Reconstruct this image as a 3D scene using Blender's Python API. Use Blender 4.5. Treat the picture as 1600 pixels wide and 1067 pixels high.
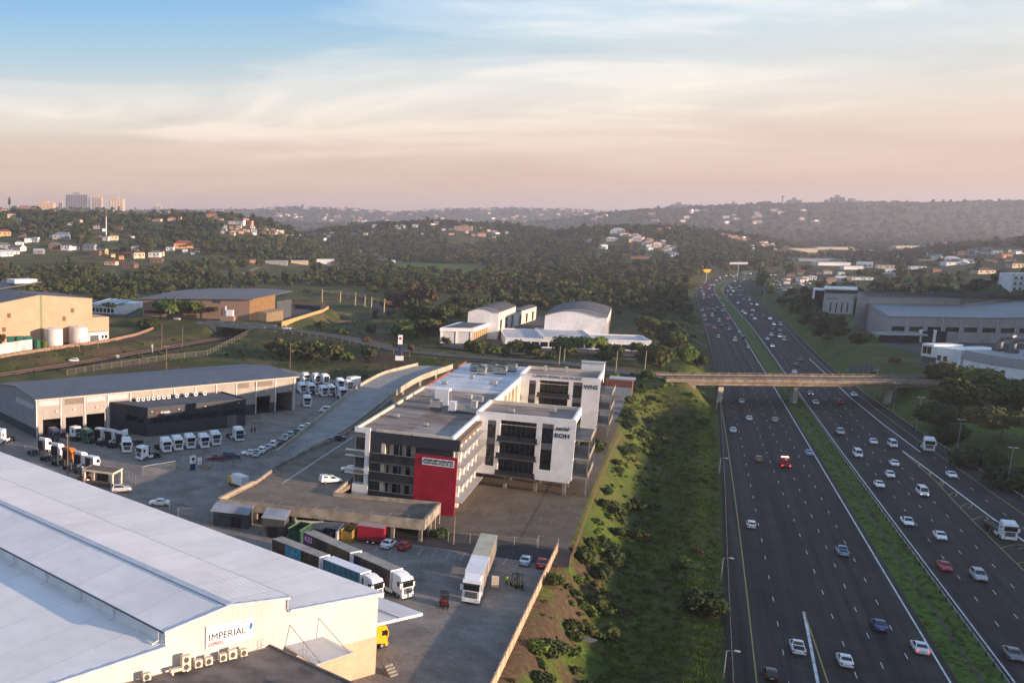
import bpy, bmesh, math, random
import numpy as np
from mathutils import Vector, Matrix, noise as mnoise
random.seed(7); np.random.seed(7)
scene = bpy.context.scene
for o in list(bpy.data.objects):
    bpy.data.objects.remove(o)
C = scene.collection
R = math.radians

# ---------------------------------------------------------------- camera
F_, CX, CY, CAMZ, HOR = 1500.0, 200.0, 633.0, 63.0, 350.0      # in units of a 1600 x 1067 frame
PIT = math.atan((CY - HOR) / F_)
cp, sp = math.cos(PIT), math.sin(PIT)
cam_d = bpy.data.cameras.new('camera')
cam = bpy.data.objects.new('camera', cam_d); C.objects.link(cam)
cam.location = (0, 0, CAMZ)
cam.rotation_euler = (math.pi / 2 - PIT, 0, 0)
cam_d.sensor_width = 36.0; cam_d.sensor_fit = 'HORIZONTAL'
cam_d.lens = F_ / 1600 * 36.0
cam_d.shift_x = (800 - CX) / 1600
cam_d.shift_y = (CY - 533.5) / 1600
cam_d.clip_start = 1.0; cam_d.clip_end = 60000
scene.camera = cam

# ---------------------------------------------------------------- light
SUN_AZ = -35.0        # compass direction towards the sun, degrees from +X (right of the picture), counter-clockwise
SUN_EL = 9.0
sx_, sy_ = math.cos(R(SUN_AZ)), math.sin(R(SUN_AZ))
sund = bpy.data.lights.new('sun', 'SUN'); sund.energy = 3.9; sund.angle = R(0.6)
sund.color = (1.0, 0.72, 0.52)
sun = bpy.data.objects.new('sun', sund); C.objects.link(sun)
d = Vector((-sx_ * math.cos(R(SUN_EL)), -sy_ * math.cos(R(SUN_EL)), -math.sin(R(SUN_EL))))
sun.rotation_euler = d.to_track_quat('-Z', 'Y').to_euler()
sun.location = (200, -150, 200)

world = bpy.data.worlds.new('World'); scene.world = world
world.use_nodes = True
nt = world.node_tree; nt.nodes.clear()
def N(tree, typ, **kw):
    n = tree.nodes.new(typ)
    for k, v in kw.items():
        setattr(n, k, v)
    return n
def LK(tree, a, b): tree.links.new(a, b)
def MATH(tree, op, a, b=None, c=None, clamp=False):
    n = N(tree, 'ShaderNodeMath', operation=op, use_clamp=clamp)
    for i, x in enumerate((a, b, c)):
        if x is None: continue
        if isinstance(x, (int, float)): n.inputs[i].default_value = x
        else: LK(tree, x, n.inputs[i])
    return n.outputs[0]
def MIXC(tree, fac, a, b, mode='MIX'):
    n = N(tree, 'ShaderNodeMix', data_type='RGBA', blend_type=mode)
    for sock, x in ((n.inputs[0], fac), (n.inputs[6], a), (n.inputs[7], b)):
        if isinstance(x, (int, float)): sock.default_value = x
        elif isinstance(x, (tuple, list)): sock.default_value = (*x[:3], 1)
        else: LK(tree, x, sock)
    return n.outputs[2]
def RAMP(tree, fac, stops, interp='LINEAR'):
    n = N(tree, 'ShaderNodeValToRGB'); cr = n.color_ramp; cr.interpolation = interp
    while len(cr.elements) > 1: cr.elements.remove(cr.elements[-1])
    cr.elements[0].position = stops[0][0]
    for i, (p, c) in enumerate(stops):
        e = cr.elements[0] if i == 0 else cr.elements.new(p)
        e.color = (*c[:3], 1) if isinstance(c, (tuple, list)) else (c, c, c, 1)
    LK(tree, fac, n.inputs[0])
    return n.outputs[0]
STR = 0.1
out = N(nt, 'ShaderNodeOutputWorld'); bg = N(nt, 'ShaderNodeBackground'); bg.inputs[1].default_value = STR
sky = N(nt, 'ShaderNodeTexSky'); sky.sky_type = 'NISHITA'; sky.sun_disc = False
sky.sun_elevation = R(SUN_EL); sky.sun_rotation = R(90 - SUN_AZ)
sky.altitude = 60; sky.air_density = 1.0; sky.dust_density = 1.6; sky.ozone_density = 1.4
tc = N(nt, 'ShaderNodeTexCoord')
nrm = N(nt, 'ShaderNodeVectorMath', operation='NORMALIZE'); LK(nt, tc.outputs['Generated'], nrm.inputs[0])
sep = N(nt, 'ShaderNodeSeparateXYZ'); LK(nt, nrm.outputs[0], sep.inputs[0])
el = MATH(nt, 'MAXIMUM', sep.outputs[2], 0.0)
# the evening haze: a warm veil that thins out with height, the same all round the horizon
veil = RAMP(nt, el, [(0.0, (.565, .335, .215)), (0.035, (.565, .355, .24)), (0.075, (.56, .42, .32)),
                     (0.12, (.50, .50, .47)), (0.17, (.27, .42, .52)), (0.225, (.12, .32, .58)), (0.30, (.11, .27, .50)), (1.0, (.10, .19, .38))])
veil10 = MIXC(nt, 1.0, veil, (5.6, 5.6, 5.6), 'MULTIPLY')
base = MIXC(nt, 0.9, sky.outputs[0], veil10)
# thin cirrus on a high flat layer
dz = MATH(nt, 'ADD', el, 0.05)
px_ = MATH(nt, 'DIVIDE', sep.outputs[0], dz); py_ = MATH(nt, 'DIVIDE', sep.outputs[1], dz)
comb = N(nt, 'ShaderNodeCombineXYZ'); LK(nt, px_, comb.inputs[0]); LK(nt, py_, comb.inputs[1])
mp = N(nt, 'ShaderNodeMapping'); mp.inputs['Location'].default_value = (1.2, 5.9, 0.0)
mp.inputs['Rotation'].default_value = (0, 0, R(35)); mp.inputs['Scale'].default_value = (0.44, 0.52, 1)
LK(nt, comb.outputs[0], mp.inputs[0])
n1 = N(nt, 'ShaderNodeTexNoise'); n1.inputs['Scale'].default_value = 0.75; n1.inputs['Detail'].default_value = 10
n1.inputs['Roughness'].default_value = 0.6; n1.inputs['Distortion'].default_value = 0.75
LK(nt, mp.outputs[0], n1.inputs[0])
mp2 = N(nt, 'ShaderNodeMapping'); mp2.inputs['Location'].default_value = (2.0, 7.1, 0); mp2.inputs['Scale'].default_value = (0.10, 0.12, 1)
LK(nt, comb.outputs[0], mp2.inputs[0])
n2 = N(nt, 'ShaderNodeTexNoise'); n2.inputs['Scale'].default_value = 1.0; n2.inputs['Detail'].default_value = 4
LK(nt, mp2.outputs[0], n2.inputs[0])
cov = MATH(nt, 'ADD', MATH(nt, 'MULTIPLY', n1.outputs[0], 0.75), MATH(nt, 'MULTIPLY', n2.outputs[0], 0.45))
mask = RAMP(nt, cov, [(0.53, 0.0), (0.61, 0.24), (0.70, 0.62), (0.82, 0.92)], 'EASE')
fade = RAMP(nt, el, [(0.0, 0.0), (0.05, 0.30), (0.10, 0.8), (0.16, 0.9), (1.0, 0.8)])
mask = MATH(nt, 'MULTIPLY', mask, fade)
cloudc = RAMP(nt, el, [(0.0, (4.4, 3.2, 2.4)), (0.10, (5.2, 4.5, 3.75)), (0.2, (4.8, 4.65, 4.4)), (1.0, (4.2, 4.3, 4.4))])
LK(nt, MIXC(nt, mask, base, cloudc), bg.inputs[0])
LK(nt, bg.outputs[0], out.inputs[0])

scene.view_settings.view_transform = 'Standard'; scene.view_settings.look = 'None'
scene.view_settings.exposure = 1.45; scene.view_settings.gamma = 1.0
scene.view_settings.use_curve_mapping = False
cy = scene.cycles
cy.use_denoising = True
try: cy.denoiser = 'OPENIMAGEDENOISE'
except Exception: pass
cy.max_bounces = 5; cy.diffuse_bounces = 3; cy.glossy_bounces = 2; cy.transmission_bounces = 2
cy.volume_bounces = 0; cy.transparent_max_bounces = 8
cy.sample_clamp_indirect = 4.0

# ---------------------------------------------------------------- helpers
def ray(u, v):
    x = (u - CX) / F_; y = -(v - CY) / F_
    return (x, cp + y * sp, -sp + y * cp)
def P(u, v, z=0.0):
    "point of the place at height z that lies on the line of sight u, v"
    d = ray(u, v); t = (z - CAMZ) / d[2]
    return Vector((d[0] * t, d[1] * t, z))
def Q(u, v, Y):
    d = ray(u, v); t = Y / d[1]
    return Vector((d[0] * t, Y, CAMZ + d[2] * t))
def WP(u, v, A, th):
    "point on the upright plane through A with compass angle th"
    d = ray(u, v); c, s = math.cos(R(th)), math.sin(R(th))
    t = (A[0] * -s + A[1] * c) / (d[0] * -s + d[1] * c)
    return Vector((d[0] * t, d[1] * t, CAMZ + d[2] * t))
LOC = {}
def tag(o, label=None, cat=None, group=None, kind=None):
    if label: o['label'] = label
    if cat: o['category'] = cat
    if group: o['group'] = group
    if kind: o['kind'] = kind
    return o
def thing(name, label, cat, loc=(0, 0, 0), rz=0.0, group=None):
    o = bpy.data.objects.new(name, None); o.empty_display_size = 0.5
    C.objects.link(o); o.location = loc; o.rotation_euler = (0, 0, rz)
    LOC[o.name] = Vector(loc)
    return tag(o, label, cat, group)
class MB:
    "collects faces for one mesh"
    def __init__(s): s.v = []; s.f = []; s.m = []
    def poly(s, pts, m=0):
        i = len(s.v); s.v += [tuple(p) for p in pts]; s.f.append(tuple(range(i, i + len(pts)))); s.m.append(m); return s
    def hexa(s, b, t, m=0, cap=True, bottom=True):
        i = len(s.v); n = len(b); s.v += [tuple(p) for p in b] + [tuple(p) for p in t]
        for k in range(n):
            j = (k + 1) % n; s.f.append((i + k, i + j, i + n + j, i + n + k)); s.m.append(m)
        if bottom: s.f.append(tuple(i + k for k in reversed(range(n)))); s.m.append(m)
        if cap: s.f.append(tuple(i + n + k for k in range(n))); s.m.append(m)
        return s
    def box(s, x0, x1, y0, y1, z0, z1, m=0):
        return s.hexa([(x0, y0, z0), (x1, y0, z0), (x1, y1, z0), (x0, y1, z0)], [(x0, y0, z1), (x1, y0, z1), (x1, y1, z1), (x0, y1, z1)], m)
    def cbox(s, c, size, rz=0.0, m=0):
        "box with base centre c"
        ca, sa = math.cos(rz), math.sin(rz); a, b = size[0] / 2, size[1] / 2
        pts = [(c[0] + x * ca - y * sa, c[1] + x * sa + y * ca) for x, y in ((-a, -b), (a, -b), (a, b), (-a, b))]
        return s.hexa([(*p, c[2]) for p in pts], [(*p, c[2] + size[2]) for p in pts], m)
    def prism(s, poly, z0, z1, m=0):
        if sum(poly[k][0] * poly[(k + 1) % len(poly)][1] - poly[(k + 1) % len(poly)][0] * poly[k][1] for k in range(len(poly))) < 0: poly = list(reversed(poly))
        return s.hexa([(p[0], p[1], z0) for p in poly], [(p[0], p[1], z1) for p in poly], m)
    def cyl(s, x, y, z0, z1, r, n=10, r2=None, m=0, axis='z'):
        r2 = r if r2 is None else r2; b = []; t = []
        for k in range(n):
            a = 2 * math.pi * k / n; c, q = math.cos(a), math.sin(a)
            if axis == 'z': b.append((x + r * c, y + r * q, z0)); t.append((x + r2 * c, y + r2 * q, z1))
            elif axis == 'x': b.append((z0, x + r * c, y + r * q)); t.append((z1, x + r2 * c, y + r2 * q))
            else: b.append((x + r * c, z1, y + r * q)); t.append((x + r2 * c, z0, y + r2 * q))
        return s.hexa(b, t, m)
    def tube(s, p, q, r, n=6, r2=None, m=0):
        p, q = Vector(p), Vector(q); d = (q - p).normalized(); r2 = r if r2 is None else r2
        a = d.orthogonal().normalized(); b = d.cross(a)
        ring = lambda o, rr: [tuple(o + a * (rr * math.cos(2 * math.pi * k / n)) + b * (rr * math.sin(2 * math.pi * k / n))) for k in range(n)]
        return s.hexa(ring(p, r), ring(q, r2), m)
    def bar(s, p, q, w, h, m=0):
        "upright bar from p to q, w wide and h high, resting on the line p-q"
        p, q = Vector(p), Vector(q); d = Vector((q.x - p.x, q.y - p.y, 0)).normalized(); n = Vector((-d.y, d.x, 0)) * (w / 2)
        up = Vector((0, 0, h))
        return s.hexa([p - n, q - n, q + n, p + n], [p - n + up, q - n + up, q + n + up, p + n + up], m)
    def loft(s, rings, m=0, cap=True):
        n = len(rings[0]); i0 = len(s.v)
        for r in rings: s.v += [tuple(p) for p in r]
        for a in range(len(rings) - 1):
            for k in range(n):
                j = (k + 1) % n
                s.f.append((i0 + a * n + k, i0 + a * n + j, i0 + (a + 1) * n + j, i0 + (a + 1) * n + k)); s.m.append(m)
        if cap:
            s.f.append(tuple(i0 + k for k in reversed(range(n)))); s.m.append(m)
            s.f.append(tuple(i0 + (len(rings) - 1) * n + k for k in range(n))); s.m.append(m)
        return s
    def mesh(s, name, mats, smooth=None, off=None):
        me = bpy.data.meshes.new(name)
        v = s.v if off is None else [(p[0] - off[0], p[1] - off[1], p[2] - off[2]) for p in s.v]
        me.from_pydata(v, [], s.f)
        for m in (mats if isinstance(mats, (list, tuple)) else [mats]): me.materials.append(m)
        if any(s.m): me.polygons.foreach_set('material_index', s.m)
        if smooth is not None:
            me.polygons.foreach_set('use_smooth', [True] * len(me.polygons)); me.set_sharp_from_angle(angle=R(smooth))
        me.validate(); me.update()
        return me
    def build(s, name, mats, parent=None, smooth=None, world=False):
        off = LOC[parent.name] if (world and parent is not None) else None
        return obj(name, s.mesh(name, mats, smooth, off), parent)
def obj(name, me, parent=None):
    o = bpy.data.objects.new(name, me); C.objects.link(o)
    if parent is not None:
        o.parent = parent; LOC[o.name] = LOC.get(parent.name, Vector((0, 0, 0)))
    return o
def struct(o): o['kind'] = 'structure'; return o
ORD = ['first', 'second', 'third', 'fourth', 'fifth', 'sixth', 'seventh', 'eighth', 'ninth', 'tenth', 'eleventh', 'twelfth', 'thirteenth', 'fourteenth', 'fifteenth',
       'sixteenth', 'seventeenth', 'eighteenth', 'nineteenth', 'twentieth']
def ordn(k):
    if k < 20: return ORD[k]
    tens = {2: 'twenty', 3: 'thirty', 4: 'forty', 5: 'fifty'}[(k + 1) // 10]; r = (k + 1) % 10
    return {2: 'twentieth', 3: 'thirtieth', 4: 'fortieth', 5: 'fiftieth'}[(k + 1) // 10] if r == 0 else tens + '-' + ORD[r - 1]

# ---------------------------------------------------------------- materials
MT = {}
def mat(name, col, rough=0.8, var=0.12, scale=1.5, metal=0.0, spec=0.3, bump=0.0, bscale=None, col2=None, dirt=0.0, objrand=0.0, coord='Object', emit=None, detail=6):
    "paint, plaster, metal and the like: a base colour broken up by noise of its own"
    if name in MT: return MT[name]
    m = bpy.data.materials.new(name); m.use_nodes = True; t = m.node_tree
    b = t.nodes['Principled BSDF']; b.inputs['Roughness'].default_value = rough; b.inputs['Metallic'].default_value = metal
    b.inputs['Specular IOR Level'].default_value = spec
    tcn = N(t, 'ShaderNodeTexCoord')
    src = tcn.outputs['Object']
    if coord == 'World':
        g = N(t, 'ShaderNodeNewGeometry'); src = g.outputs['Position']
    nz = N(t, 'ShaderNodeTexNoise'); nz.inputs['Scale'].default_value = scale; nz.inputs['Detail'].default_value = detail; nz.inputs['Roughness'].default_value = 0.62
    LK(t, src, nz.inputs[0])
    c2 = col2 or tuple(max(0, x * (1 - 2.2 * var)) for x in col)
    c1 = tuple(min(1, x * (1 + 1.0 * var)) for x in col)
    cc = RAMP(t, nz.outputs[0], [(0.32, c2), (0.62, c1)])
    if dirt:
        n2_ = N(t, 'ShaderNodeTexNoise'); n2_.inputs['Scale'].default_value = scale * 0.23; n2_.inputs['Detail'].default_value = 8; LK(t, src, n2_.inputs[0])
        f = RAMP(t, n2_.outputs[0], [(0.45, 0.0), (0.72, dirt)])
        cc = MIXC(t, f, cc, (0.09, 0.075, 0.06))
    if objrand:
        oi = N(t, 'ShaderNodeObjectInfo')
        f = MATH(t, 'ADD', MATH(t, 'MULTIPLY', oi.outputs['Random'], objrand), 1 - objrand / 2)
        hs = N(t, 'ShaderNodeHueSaturation'); LK(t, f, hs.inputs['Value']); LK(t, cc, hs.inputs['Color']); cc = hs.outputs[0]
    LK(t, cc, b.inputs['Base Color'])
    if bump:
        nb = N(t, 'ShaderNodeTexNoise'); nb.inputs['Scale'].default_value = bscale or scale * 4; nb.inputs['Detail'].default_value = 5; LK(t, src, nb.inputs[0])
        bp = N(t, 'ShaderNodeBump'); bp.inputs['Strength'].default_value = bump; bp.inputs['Distance'].default_value = 0.05
        LK(t, nb.outputs[0], bp.inputs['Height']); LK(t, bp.outputs[0], b.inputs['Normal'])
    if emit:
        b.inputs['Emission Color'].default_value = (*emit[0], 1); b.inputs['Emission Strength'].default_value = emit[1]
    MT[name] = m
    return m
def ribbed(name, col, ang, pitch, rough=0.5, depth=0.03, var=0.06, metal=0.0, sheet=0.0, dirt=0.0, gloss=0.4):
    "profiled steel sheet whose ribs run at right angles to compass angle ang (degrees); ang None = ribs upright on a wall"
    if name in MT: return MT[name]
    m = mat(name, col, rough, var, 0.35, metal, gloss, coord='World', dirt=dirt); t = m.node_tree; b = t.nodes['Principled BSDF']
    g = N(t, 'ShaderNodeNewGeometry'); dt = N(t, 'ShaderNodeVectorMath', operation='DOT_PRODUCT')
    LK(t, g.outputs['Position'], dt.inputs[0]); dt.inputs[1].default_value = (math.cos(R(ang)), math.sin(R(ang)), 0)
    w = MATH(t, 'SINE', MATH(t, 'MULTIPLY', dt.outputs['Value'], 2 * math.pi / pitch))
    w = MATH(t, 'POWER', MATH(t, 'ABSOLUTE', w), 3.0)
    bp = N(t, 'ShaderNodeBump'); bp.inputs['Strength'].default_value = 0.9; bp.inputs['Distance'].default_value = depth
    LK(t, w, bp.inputs['Height']); LK(t, bp.outputs[0], b.inputs['Normal'])
    lk = b.inputs['Base Color'].links[0].from_socket; LK(t, MIXC(t, MATH(t, 'MULTIPLY', MATH(t, 'SUBTRACT', 1.0, w), .08), lk, tuple(x * .55 for x in col)), b.inputs['Base Color'])
    if sheet:
        q = MATH(t, 'FRACT', MATH(t, 'DIVIDE', dt.outputs['Value'], sheet)); fl = MATH(t, 'FLOOR', MATH(t, 'DIVIDE', dt.outputs['Value'], sheet))
        wn = N(t, 'ShaderNodeTexWhiteNoise', noise_dimensions='1D'); LK(t, fl, wn.inputs['W'])
        f = MATH(t, 'MULTIPLY', MATH(t, 'ADD', MATH(t, 'MULTIPLY', wn.outputs['Value'], 0.07), 0.94), MATH(t, 'SUBTRACT', 1.0, MATH(t, 'MULTIPLY', MATH(t, 'LESS_THAN', q, .03), .14)))
        hs = N(t, 'ShaderNodeHueSaturation'); lk = b.inputs['Base Color'].links[0].from_socket
        LK(t, lk, hs.inputs['Color']); LK(t, f, hs.inputs['Value']); LK(t, hs.outputs[0], b.inputs['Base Color'])
    return m
def paint(name, col, rough=0.3):
    "car and truck paint"
    if name in MT: return MT[name]
    m = mat(name, col, rough, 0.05, 0.9, 0.0, 0.5, objrand=0.12)
    m.node_tree.nodes['Principled BSDF'].inputs['Coat Weight'].default_value = 0.4
    m.node_tree.nodes['Principled BSDF'].inputs['Coat Roughness'].default_value = 0.15
    return m
def glass(name='dark_glass', col=(0.012, 0.016, 0.02), rough=0.08):
    return mat(name, col, rough, 0.25, 0.4, 0.0, 0.6)
def leafmat(name, dark, light, warm=None):
    if name in MT: return MT[name]
    m = bpy.data.materials.new(name); m.use_nodes = True; t = m.node_tree; b = t.nodes['Principled BSDF']
    b.inputs['Roughness'].default_value = 0.75; b.inputs['Specular IOR Level'].default_value = 0.15
    g = N(t, 'ShaderNodeNewGeometry'); oi = N(t, 'ShaderNodeObjectInfo')
    nz = N(t, 'ShaderNodeTexNoise'); nz.inputs['Scale'].default_value = 0.011; nz.inputs['Detail'].default_value = 4; LK(t, g.outputs['Position'], nz.inputs[0])
    f = MATH(t, 'ADD', MATH(t, 'MULTIPLY', g.outputs['Random Per Island'], 0.55), MATH(t, 'MULTIPLY', oi.outputs['Random'], 0.45))
    cc = RAMP(t, f, [(0.05, dark), (0.9, light)])
    if warm:
        f2 = RAMP(t, MATH(t, 'ADD', MATH(t, 'MULTIPLY', nz.outputs[0], 0.7), MATH(t, 'MULTIPLY', oi.outputs['Random'], 0.3)), [(0.5, 0.0), (0.66, 0.8)])
        cc = MIXC(t, f2, cc, warm)
    LK(t, cc, b.inputs['Base Color'])
    MT[name] = m
    return m
# ================================================================ THE LIE OF THE LAND
YZ = 5.0            # level of the yards
RZ = 8.8           # level of the road that crosses the freeway
LINES = dict(
 LL=[(1139,1067),(1137,969),(1133,881),(1129,780),(1127,757),(1125.6,681),(1122,627),(1112,560),(1098,511),(1089,479),(1087.5,451),(1091,443),(1104,437),(1133,430),(1194,424)],
 LY=[(1181,1067),(1173,969),(1161,868),(1148,780),(1134,691),(1126,627),(1116,560),(1101,511),(1092,479),(1090,451),(1094,444),(1107,438),(1137,431),(1196,425)],
 LR=[(1487,1067),(1441,996),(1397.5,918),(1357,851),(1315,783),(1279,721),(1244,662),(1210,606),(1183,560),(1149,508),(1121,461),(1116,451),(1118,445),(1128,440),(1150,434.5),(1205,428)],
 RL=[(1586,1067),(1546,1013),(1495,945),(1441,871),(1397,817),(1353,757),(1323,717),(1284,662),(1254,619),(1226,583),(1210,560),(1200,542),(1162,498),(1136,464),(1129,451),(1132,446),(1141,441),(1160,436),(1210,429)],
 RR=[(1780,898),(1680,834),(1600,780),(1543,747),(1494,714),(1458,691),(1415,662),(1379,635),(1336,609),(1280,560),(1239,516),(1200,484),(1173,464),(1163,451),(1166,446),(1176,440),(1195,435),(1240,430)])
POLYX = {}
for k, l in LINES.items():
    p = np.array([tuple(P(u, v, 0))[:2] for u, v in l])
    POLYX[k] = (np.polyfit(p[:, 1] / 500, p[:, 0], 6, w=1 / p[:, 1]), p[:, 1].min(), min(p[:, 1].max(), 1240.0))
def roadx(k, Y):
    c, a, b = POLYX[k]; Y = np.asarray(Y, float); yc = np.clip(Y, a + 25, b)
    d1 = np.polyval(np.polyder(c), yc / 500) / 500
    return np.polyval(c, yc / 500) + d1 * (Y - yc)
HY = np.concatenate([np.arange(20, 420, 5.0), np.arange(420, 800, 10.0), np.arange(800, 1300, 15.0)])
def lane(a, b, f, Y):
    return roadx(a, Y) * (1 - f) + roadx(b, Y) * f

# ---- heights
def seg_dist(X, Y, pts, closed):
    D = np.full(X.shape, 1e9); T = np.zeros(X.shape); n = len(pts)
    acc = 0.0
    for k in range(n if closed else n - 1):
        ax, ay = pts[k][:2]; bx, by = pts[(k + 1) % n][:2]
        dx, dy = bx - ax, by - ay; L2 = dx * dx + dy * dy + 1e-9
        t = np.clip(((X - ax) * dx + (Y - ay) * dy) / L2, 0, 1)
        dd = np.hypot(X - ax - t * dx, Y - ay - t * dy)
        zz = (pts[k][2] * (1 - t) + pts[(k + 1) % n][2] * t) if len(pts[k]) > 2 else 0
        m = dd < D
        D = np.where(m, dd, D); T = np.where(m, zz, T)
    return D, T
def inside(X, Y, poly):
    r = np.zeros(X.shape, bool); n = len(poly)
    for k in range(n):
        x1, y1 = poly[k][:2]; x2, y2 = poly[(k + 1) % n][:2]
        c = ((y1 > Y) != (y2 > Y)) & (X < (x2 - x1) * (Y - y1) / ((y2 - y1) if abs(y2 - y1) > 1e-9 else 1e-9) + x1)
        r ^= c
    return r
def sst(x): x = np.clip(x, 0, 1); return x * x * (3 - 2 * x)
RIDGES = [  # foot, crest and back distances, outline (column, row) of the bare crest
 (950, 1900, 2700, [(-900,330),(-100,336),(0,341),(60,336),(100,338),(200,343),(260,343),(330,338),(400,347),(440,360),(480,376),(520,400),(600,470)]),
 (2400, 3600, 4600, [(-900,326),(0,330),(100,331),(200,331),(300,336),(420,350),(520,372)]),
 (1650, 2300, 3000, [(330,440),(380,420),(430,376),(520,362),(600,353),(650,349),(700,350),(760,354),(830,361),(900,375),(980,392),(1060,420)]),
 (1450, 2100, 2900, [(700,420),(760,398),(830,376),(900,362),(980,358),(1050,360),(1100,365),(1160,375),(1230,388),(1300,404),(1360,420)]),
 (4500, 7000, 9500, [(-900,330),(380,331),(450,326),(520,328),(600,334),(680,330),(800,328),(900,331),(950,336),(1050,345)]),
 (2900, 4600, 7500, [(800,352),(880,345),(930,337),(1000,331),(1060,327),(1200,323),(1300,321),(1450,321),(1600,318),(2400,312)]),
 (880, 1500, 2300, [(1240,450),(1330,432),(1400,408),(1450,397),(1500,390),(1550,385),(1600,380),(1800,368),(2600,350)])]
H0 = (88.0, 125.0)          # a point on the freeway's left edge; the freeway runs at 60 degrees
def hw_st(X, Y):
    x, y = X - H0[0], Y - H0[1]
    return x * .866 - y * .5, x * .5 + y * .866
road_px = [(1640,600),(1520,596),(1451,590),(1260,589),(1060,587),(990,583),(890,568),(800,562),(700,555),(620,546),(530,526),(450,515),(400,509),(345,505),(270,498),(200,493),(120,489),(0,486),(-140,486)]
ROAD = [P(u, v, RZ) for u, v in road_px]
RAIL = [P(u, v, 3.0) for u, v in [(-120,607),(0,586),(80,574),(160,561),(250,545),(330,531),(375,523),(430,514),(490,508),(545,502),(592,493),(604,485),(585,475),(540,467),(470,462)]]
YARD = [P(u, v, YZ) for u, v in [(700,1240),(776,1067),(871,861),(850,824),(873,771),(970,645),(986,606)]] + \
       [P(u, v, YZ) for u, v in [(800,590),(700,588),(600,600),(555,598),(440,573),(363,560)]] + [Vector((-140, 320, 0)), Vector((-200, 180, 0)), Vector((-120, 20, 0))]
HWL = [(float(roadx('LL', y)) - 1.0, y) for y in HY[::5]]
HWR = [(float(roadx('RR', y)) + 1.5, y) for y in HY[::5]]
HWPOLY = HWL + HWR[::-1]
DITCH = [(float(roadx('LL', y)) - 15.0, y) for y in range(20, 330, 20)]
CFPAD = [P(u, v, 9) for u, v in [(215, 497), (300, 501), (430, 506), (470, 498), (515, 484), (470, 462), (350, 465), (222, 480)]]
RLOT = [P(u, v, 7) for u, v in [(1270,500),(1345,545),(1440,575),(1700,640),(1900,560),(1640,470),(1290,462)]]
def terrain(X, Y):
    X = np.asarray(X, float); Y = np.asarray(Y, float)
    Ys = np.maximum(Y, 60.0)
    u = CX + F_ * X / Ys
    z = np.full(X.shape, 5.0)
    for (y0, y1, yb, pts) in RIDGES:
        us = [q[0] for q in pts]; top = np.interp(u, us, [CAMZ + (HOR - q[1]) / F_ * y1 for q in pts])
        w = sst((Y - y0) / (y1 - y0)) * (1 - 0.75 * sst((Y - y1) / (yb - y1)))
        z = np.maximum(z, 5 + (top - 5) * w)
    s, t = hw_st(X, Y)
    hill = (39 + 18 * sst((t - 330) / 130)) * sst((s - 140) / 100) * (1 - sst((t - 700) / 260)) * (1 - sst((-t - 500) / 200))  # unseen hill right of the view, shaped to shade the freeway
    z = np.maximum(z, 5 + np.maximum(hill - 5, 0))
    # fine relief
    far = sst((Y - 600) / 900)
    nz = (np.sin(X * .013 + 1.3 * np.sin(Y * .009)) * np.cos(Y * .011 + .7 * np.sin(X * .007)) + .5 * np.sin(X * .031 + Y * .027) * np.cos(Y * .035 - X * .012))
    z = z + far * nz * 3.2 * np.clip((z - 4) / 25, 0, 1)
    z = z + .22 * np.sin(X * .35 + np.sin(Y * .21)) * np.cos(Y * .31 + np.sin(X * .17))
    # ditch beside the freeway
    d, _ = seg_dist(X, Y, DITCH, False)
    z = z * (1 - sst(1 - (d - 3) / 12)) + (-2.6 + .3 * np.sin(Y * .2) + .25 * np.sin(X * .7)) * sst(1 - (d - 3) / 12)
    # road embankment
    for seg in (ROAD[4:13], ROAD[13:], ROAD[:3]):
        d, _ = seg_dist(X, Y, seg, False); w = sst(1 - (d - 6.5) / 16); z = z * (1 - w) + (RZ - .25) * w
    # rail cutting
    d, _ = seg_dist(X, Y, RAIL, False); w = sst(1 - (d - 6) / 10); z = z * (1 - w) + 2.7 * w
    # yard shelf
    d, _ = seg_dist(X, Y, YARD, True); d = np.where(inside(X, Y, YARD), 0, d); w = sst(1 - d / 5.0); z = z * (1 - w) + (YZ - .12) * w
    d, _ = seg_dist(X, Y, CFPAD, True); d = np.where(inside(X, Y, CFPAD), 0, d); w = sst(1 - d / 10.0); z = np.where(z > 9.5, z, z * (1 - w) + 8.9 * w)
    d, _ = seg_dist(X, Y, RLOT, True); d = np.where(inside(X, Y, RLOT), 0, d); w = sst(1 - d / 14.0); z = z * (1 - w) + 6.9 * w
    # freeway shelf
    d, _ = seg_dist(X, Y, HWPOLY, True); d = np.where(inside(X, Y, HWPOLY), 0, d); w = sst(1 - d / 11.0); z = z * (1 - w) + (-.12) * w
    return z
def tz(x, y): return float(terrain(np.array([x]), np.array([y]))[0])
def axis(lo, a, b, hi, st, gr=1.06):
    v = list(np.arange(a, b + .1, st)); s = st; x = b
    while x < hi: s *= gr; x += s; v.append(x)
    s = st; x = a
    while x > lo: s *= gr; x -= s; v.insert(0, x)
    return np.array(v)
gx = axis(-9000, -130, 420, 16000, 2.5, 1.035); gy = axis(-2500, 60, 470, 15000, 2.5, 1.03)
GX, GY = np.meshgrid(gx, gy); GZ = terrain(GX, GY)
nx, ny = len(gx), len(gy)
verts = np.stack([GX, GY, GZ], -1).reshape(-1, 3)
i = np.arange(ny - 1)[:, None] * nx + np.arange(nx - 1)[None]
quads = np.stack([i, i + 1, i + nx + 1, i + nx], -1).reshape(-1, 4)
me = bpy.data.meshes.new('ground'); me.vertices.add(len(verts)); me.vertices.foreach_set('co', verts.ravel())
me.loops.add(quads.size); me.loops.foreach_set('vertex_index', quads.ravel().astype(np.int32))
me.polygons.add(len(quads)); me.polygons.foreach_set('loop_start', (np.arange(len(quads)) * 4).astype(np.int32)); me.polygons.foreach_set('loop_total', np.full(len(quads), 4, np.int32))
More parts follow.
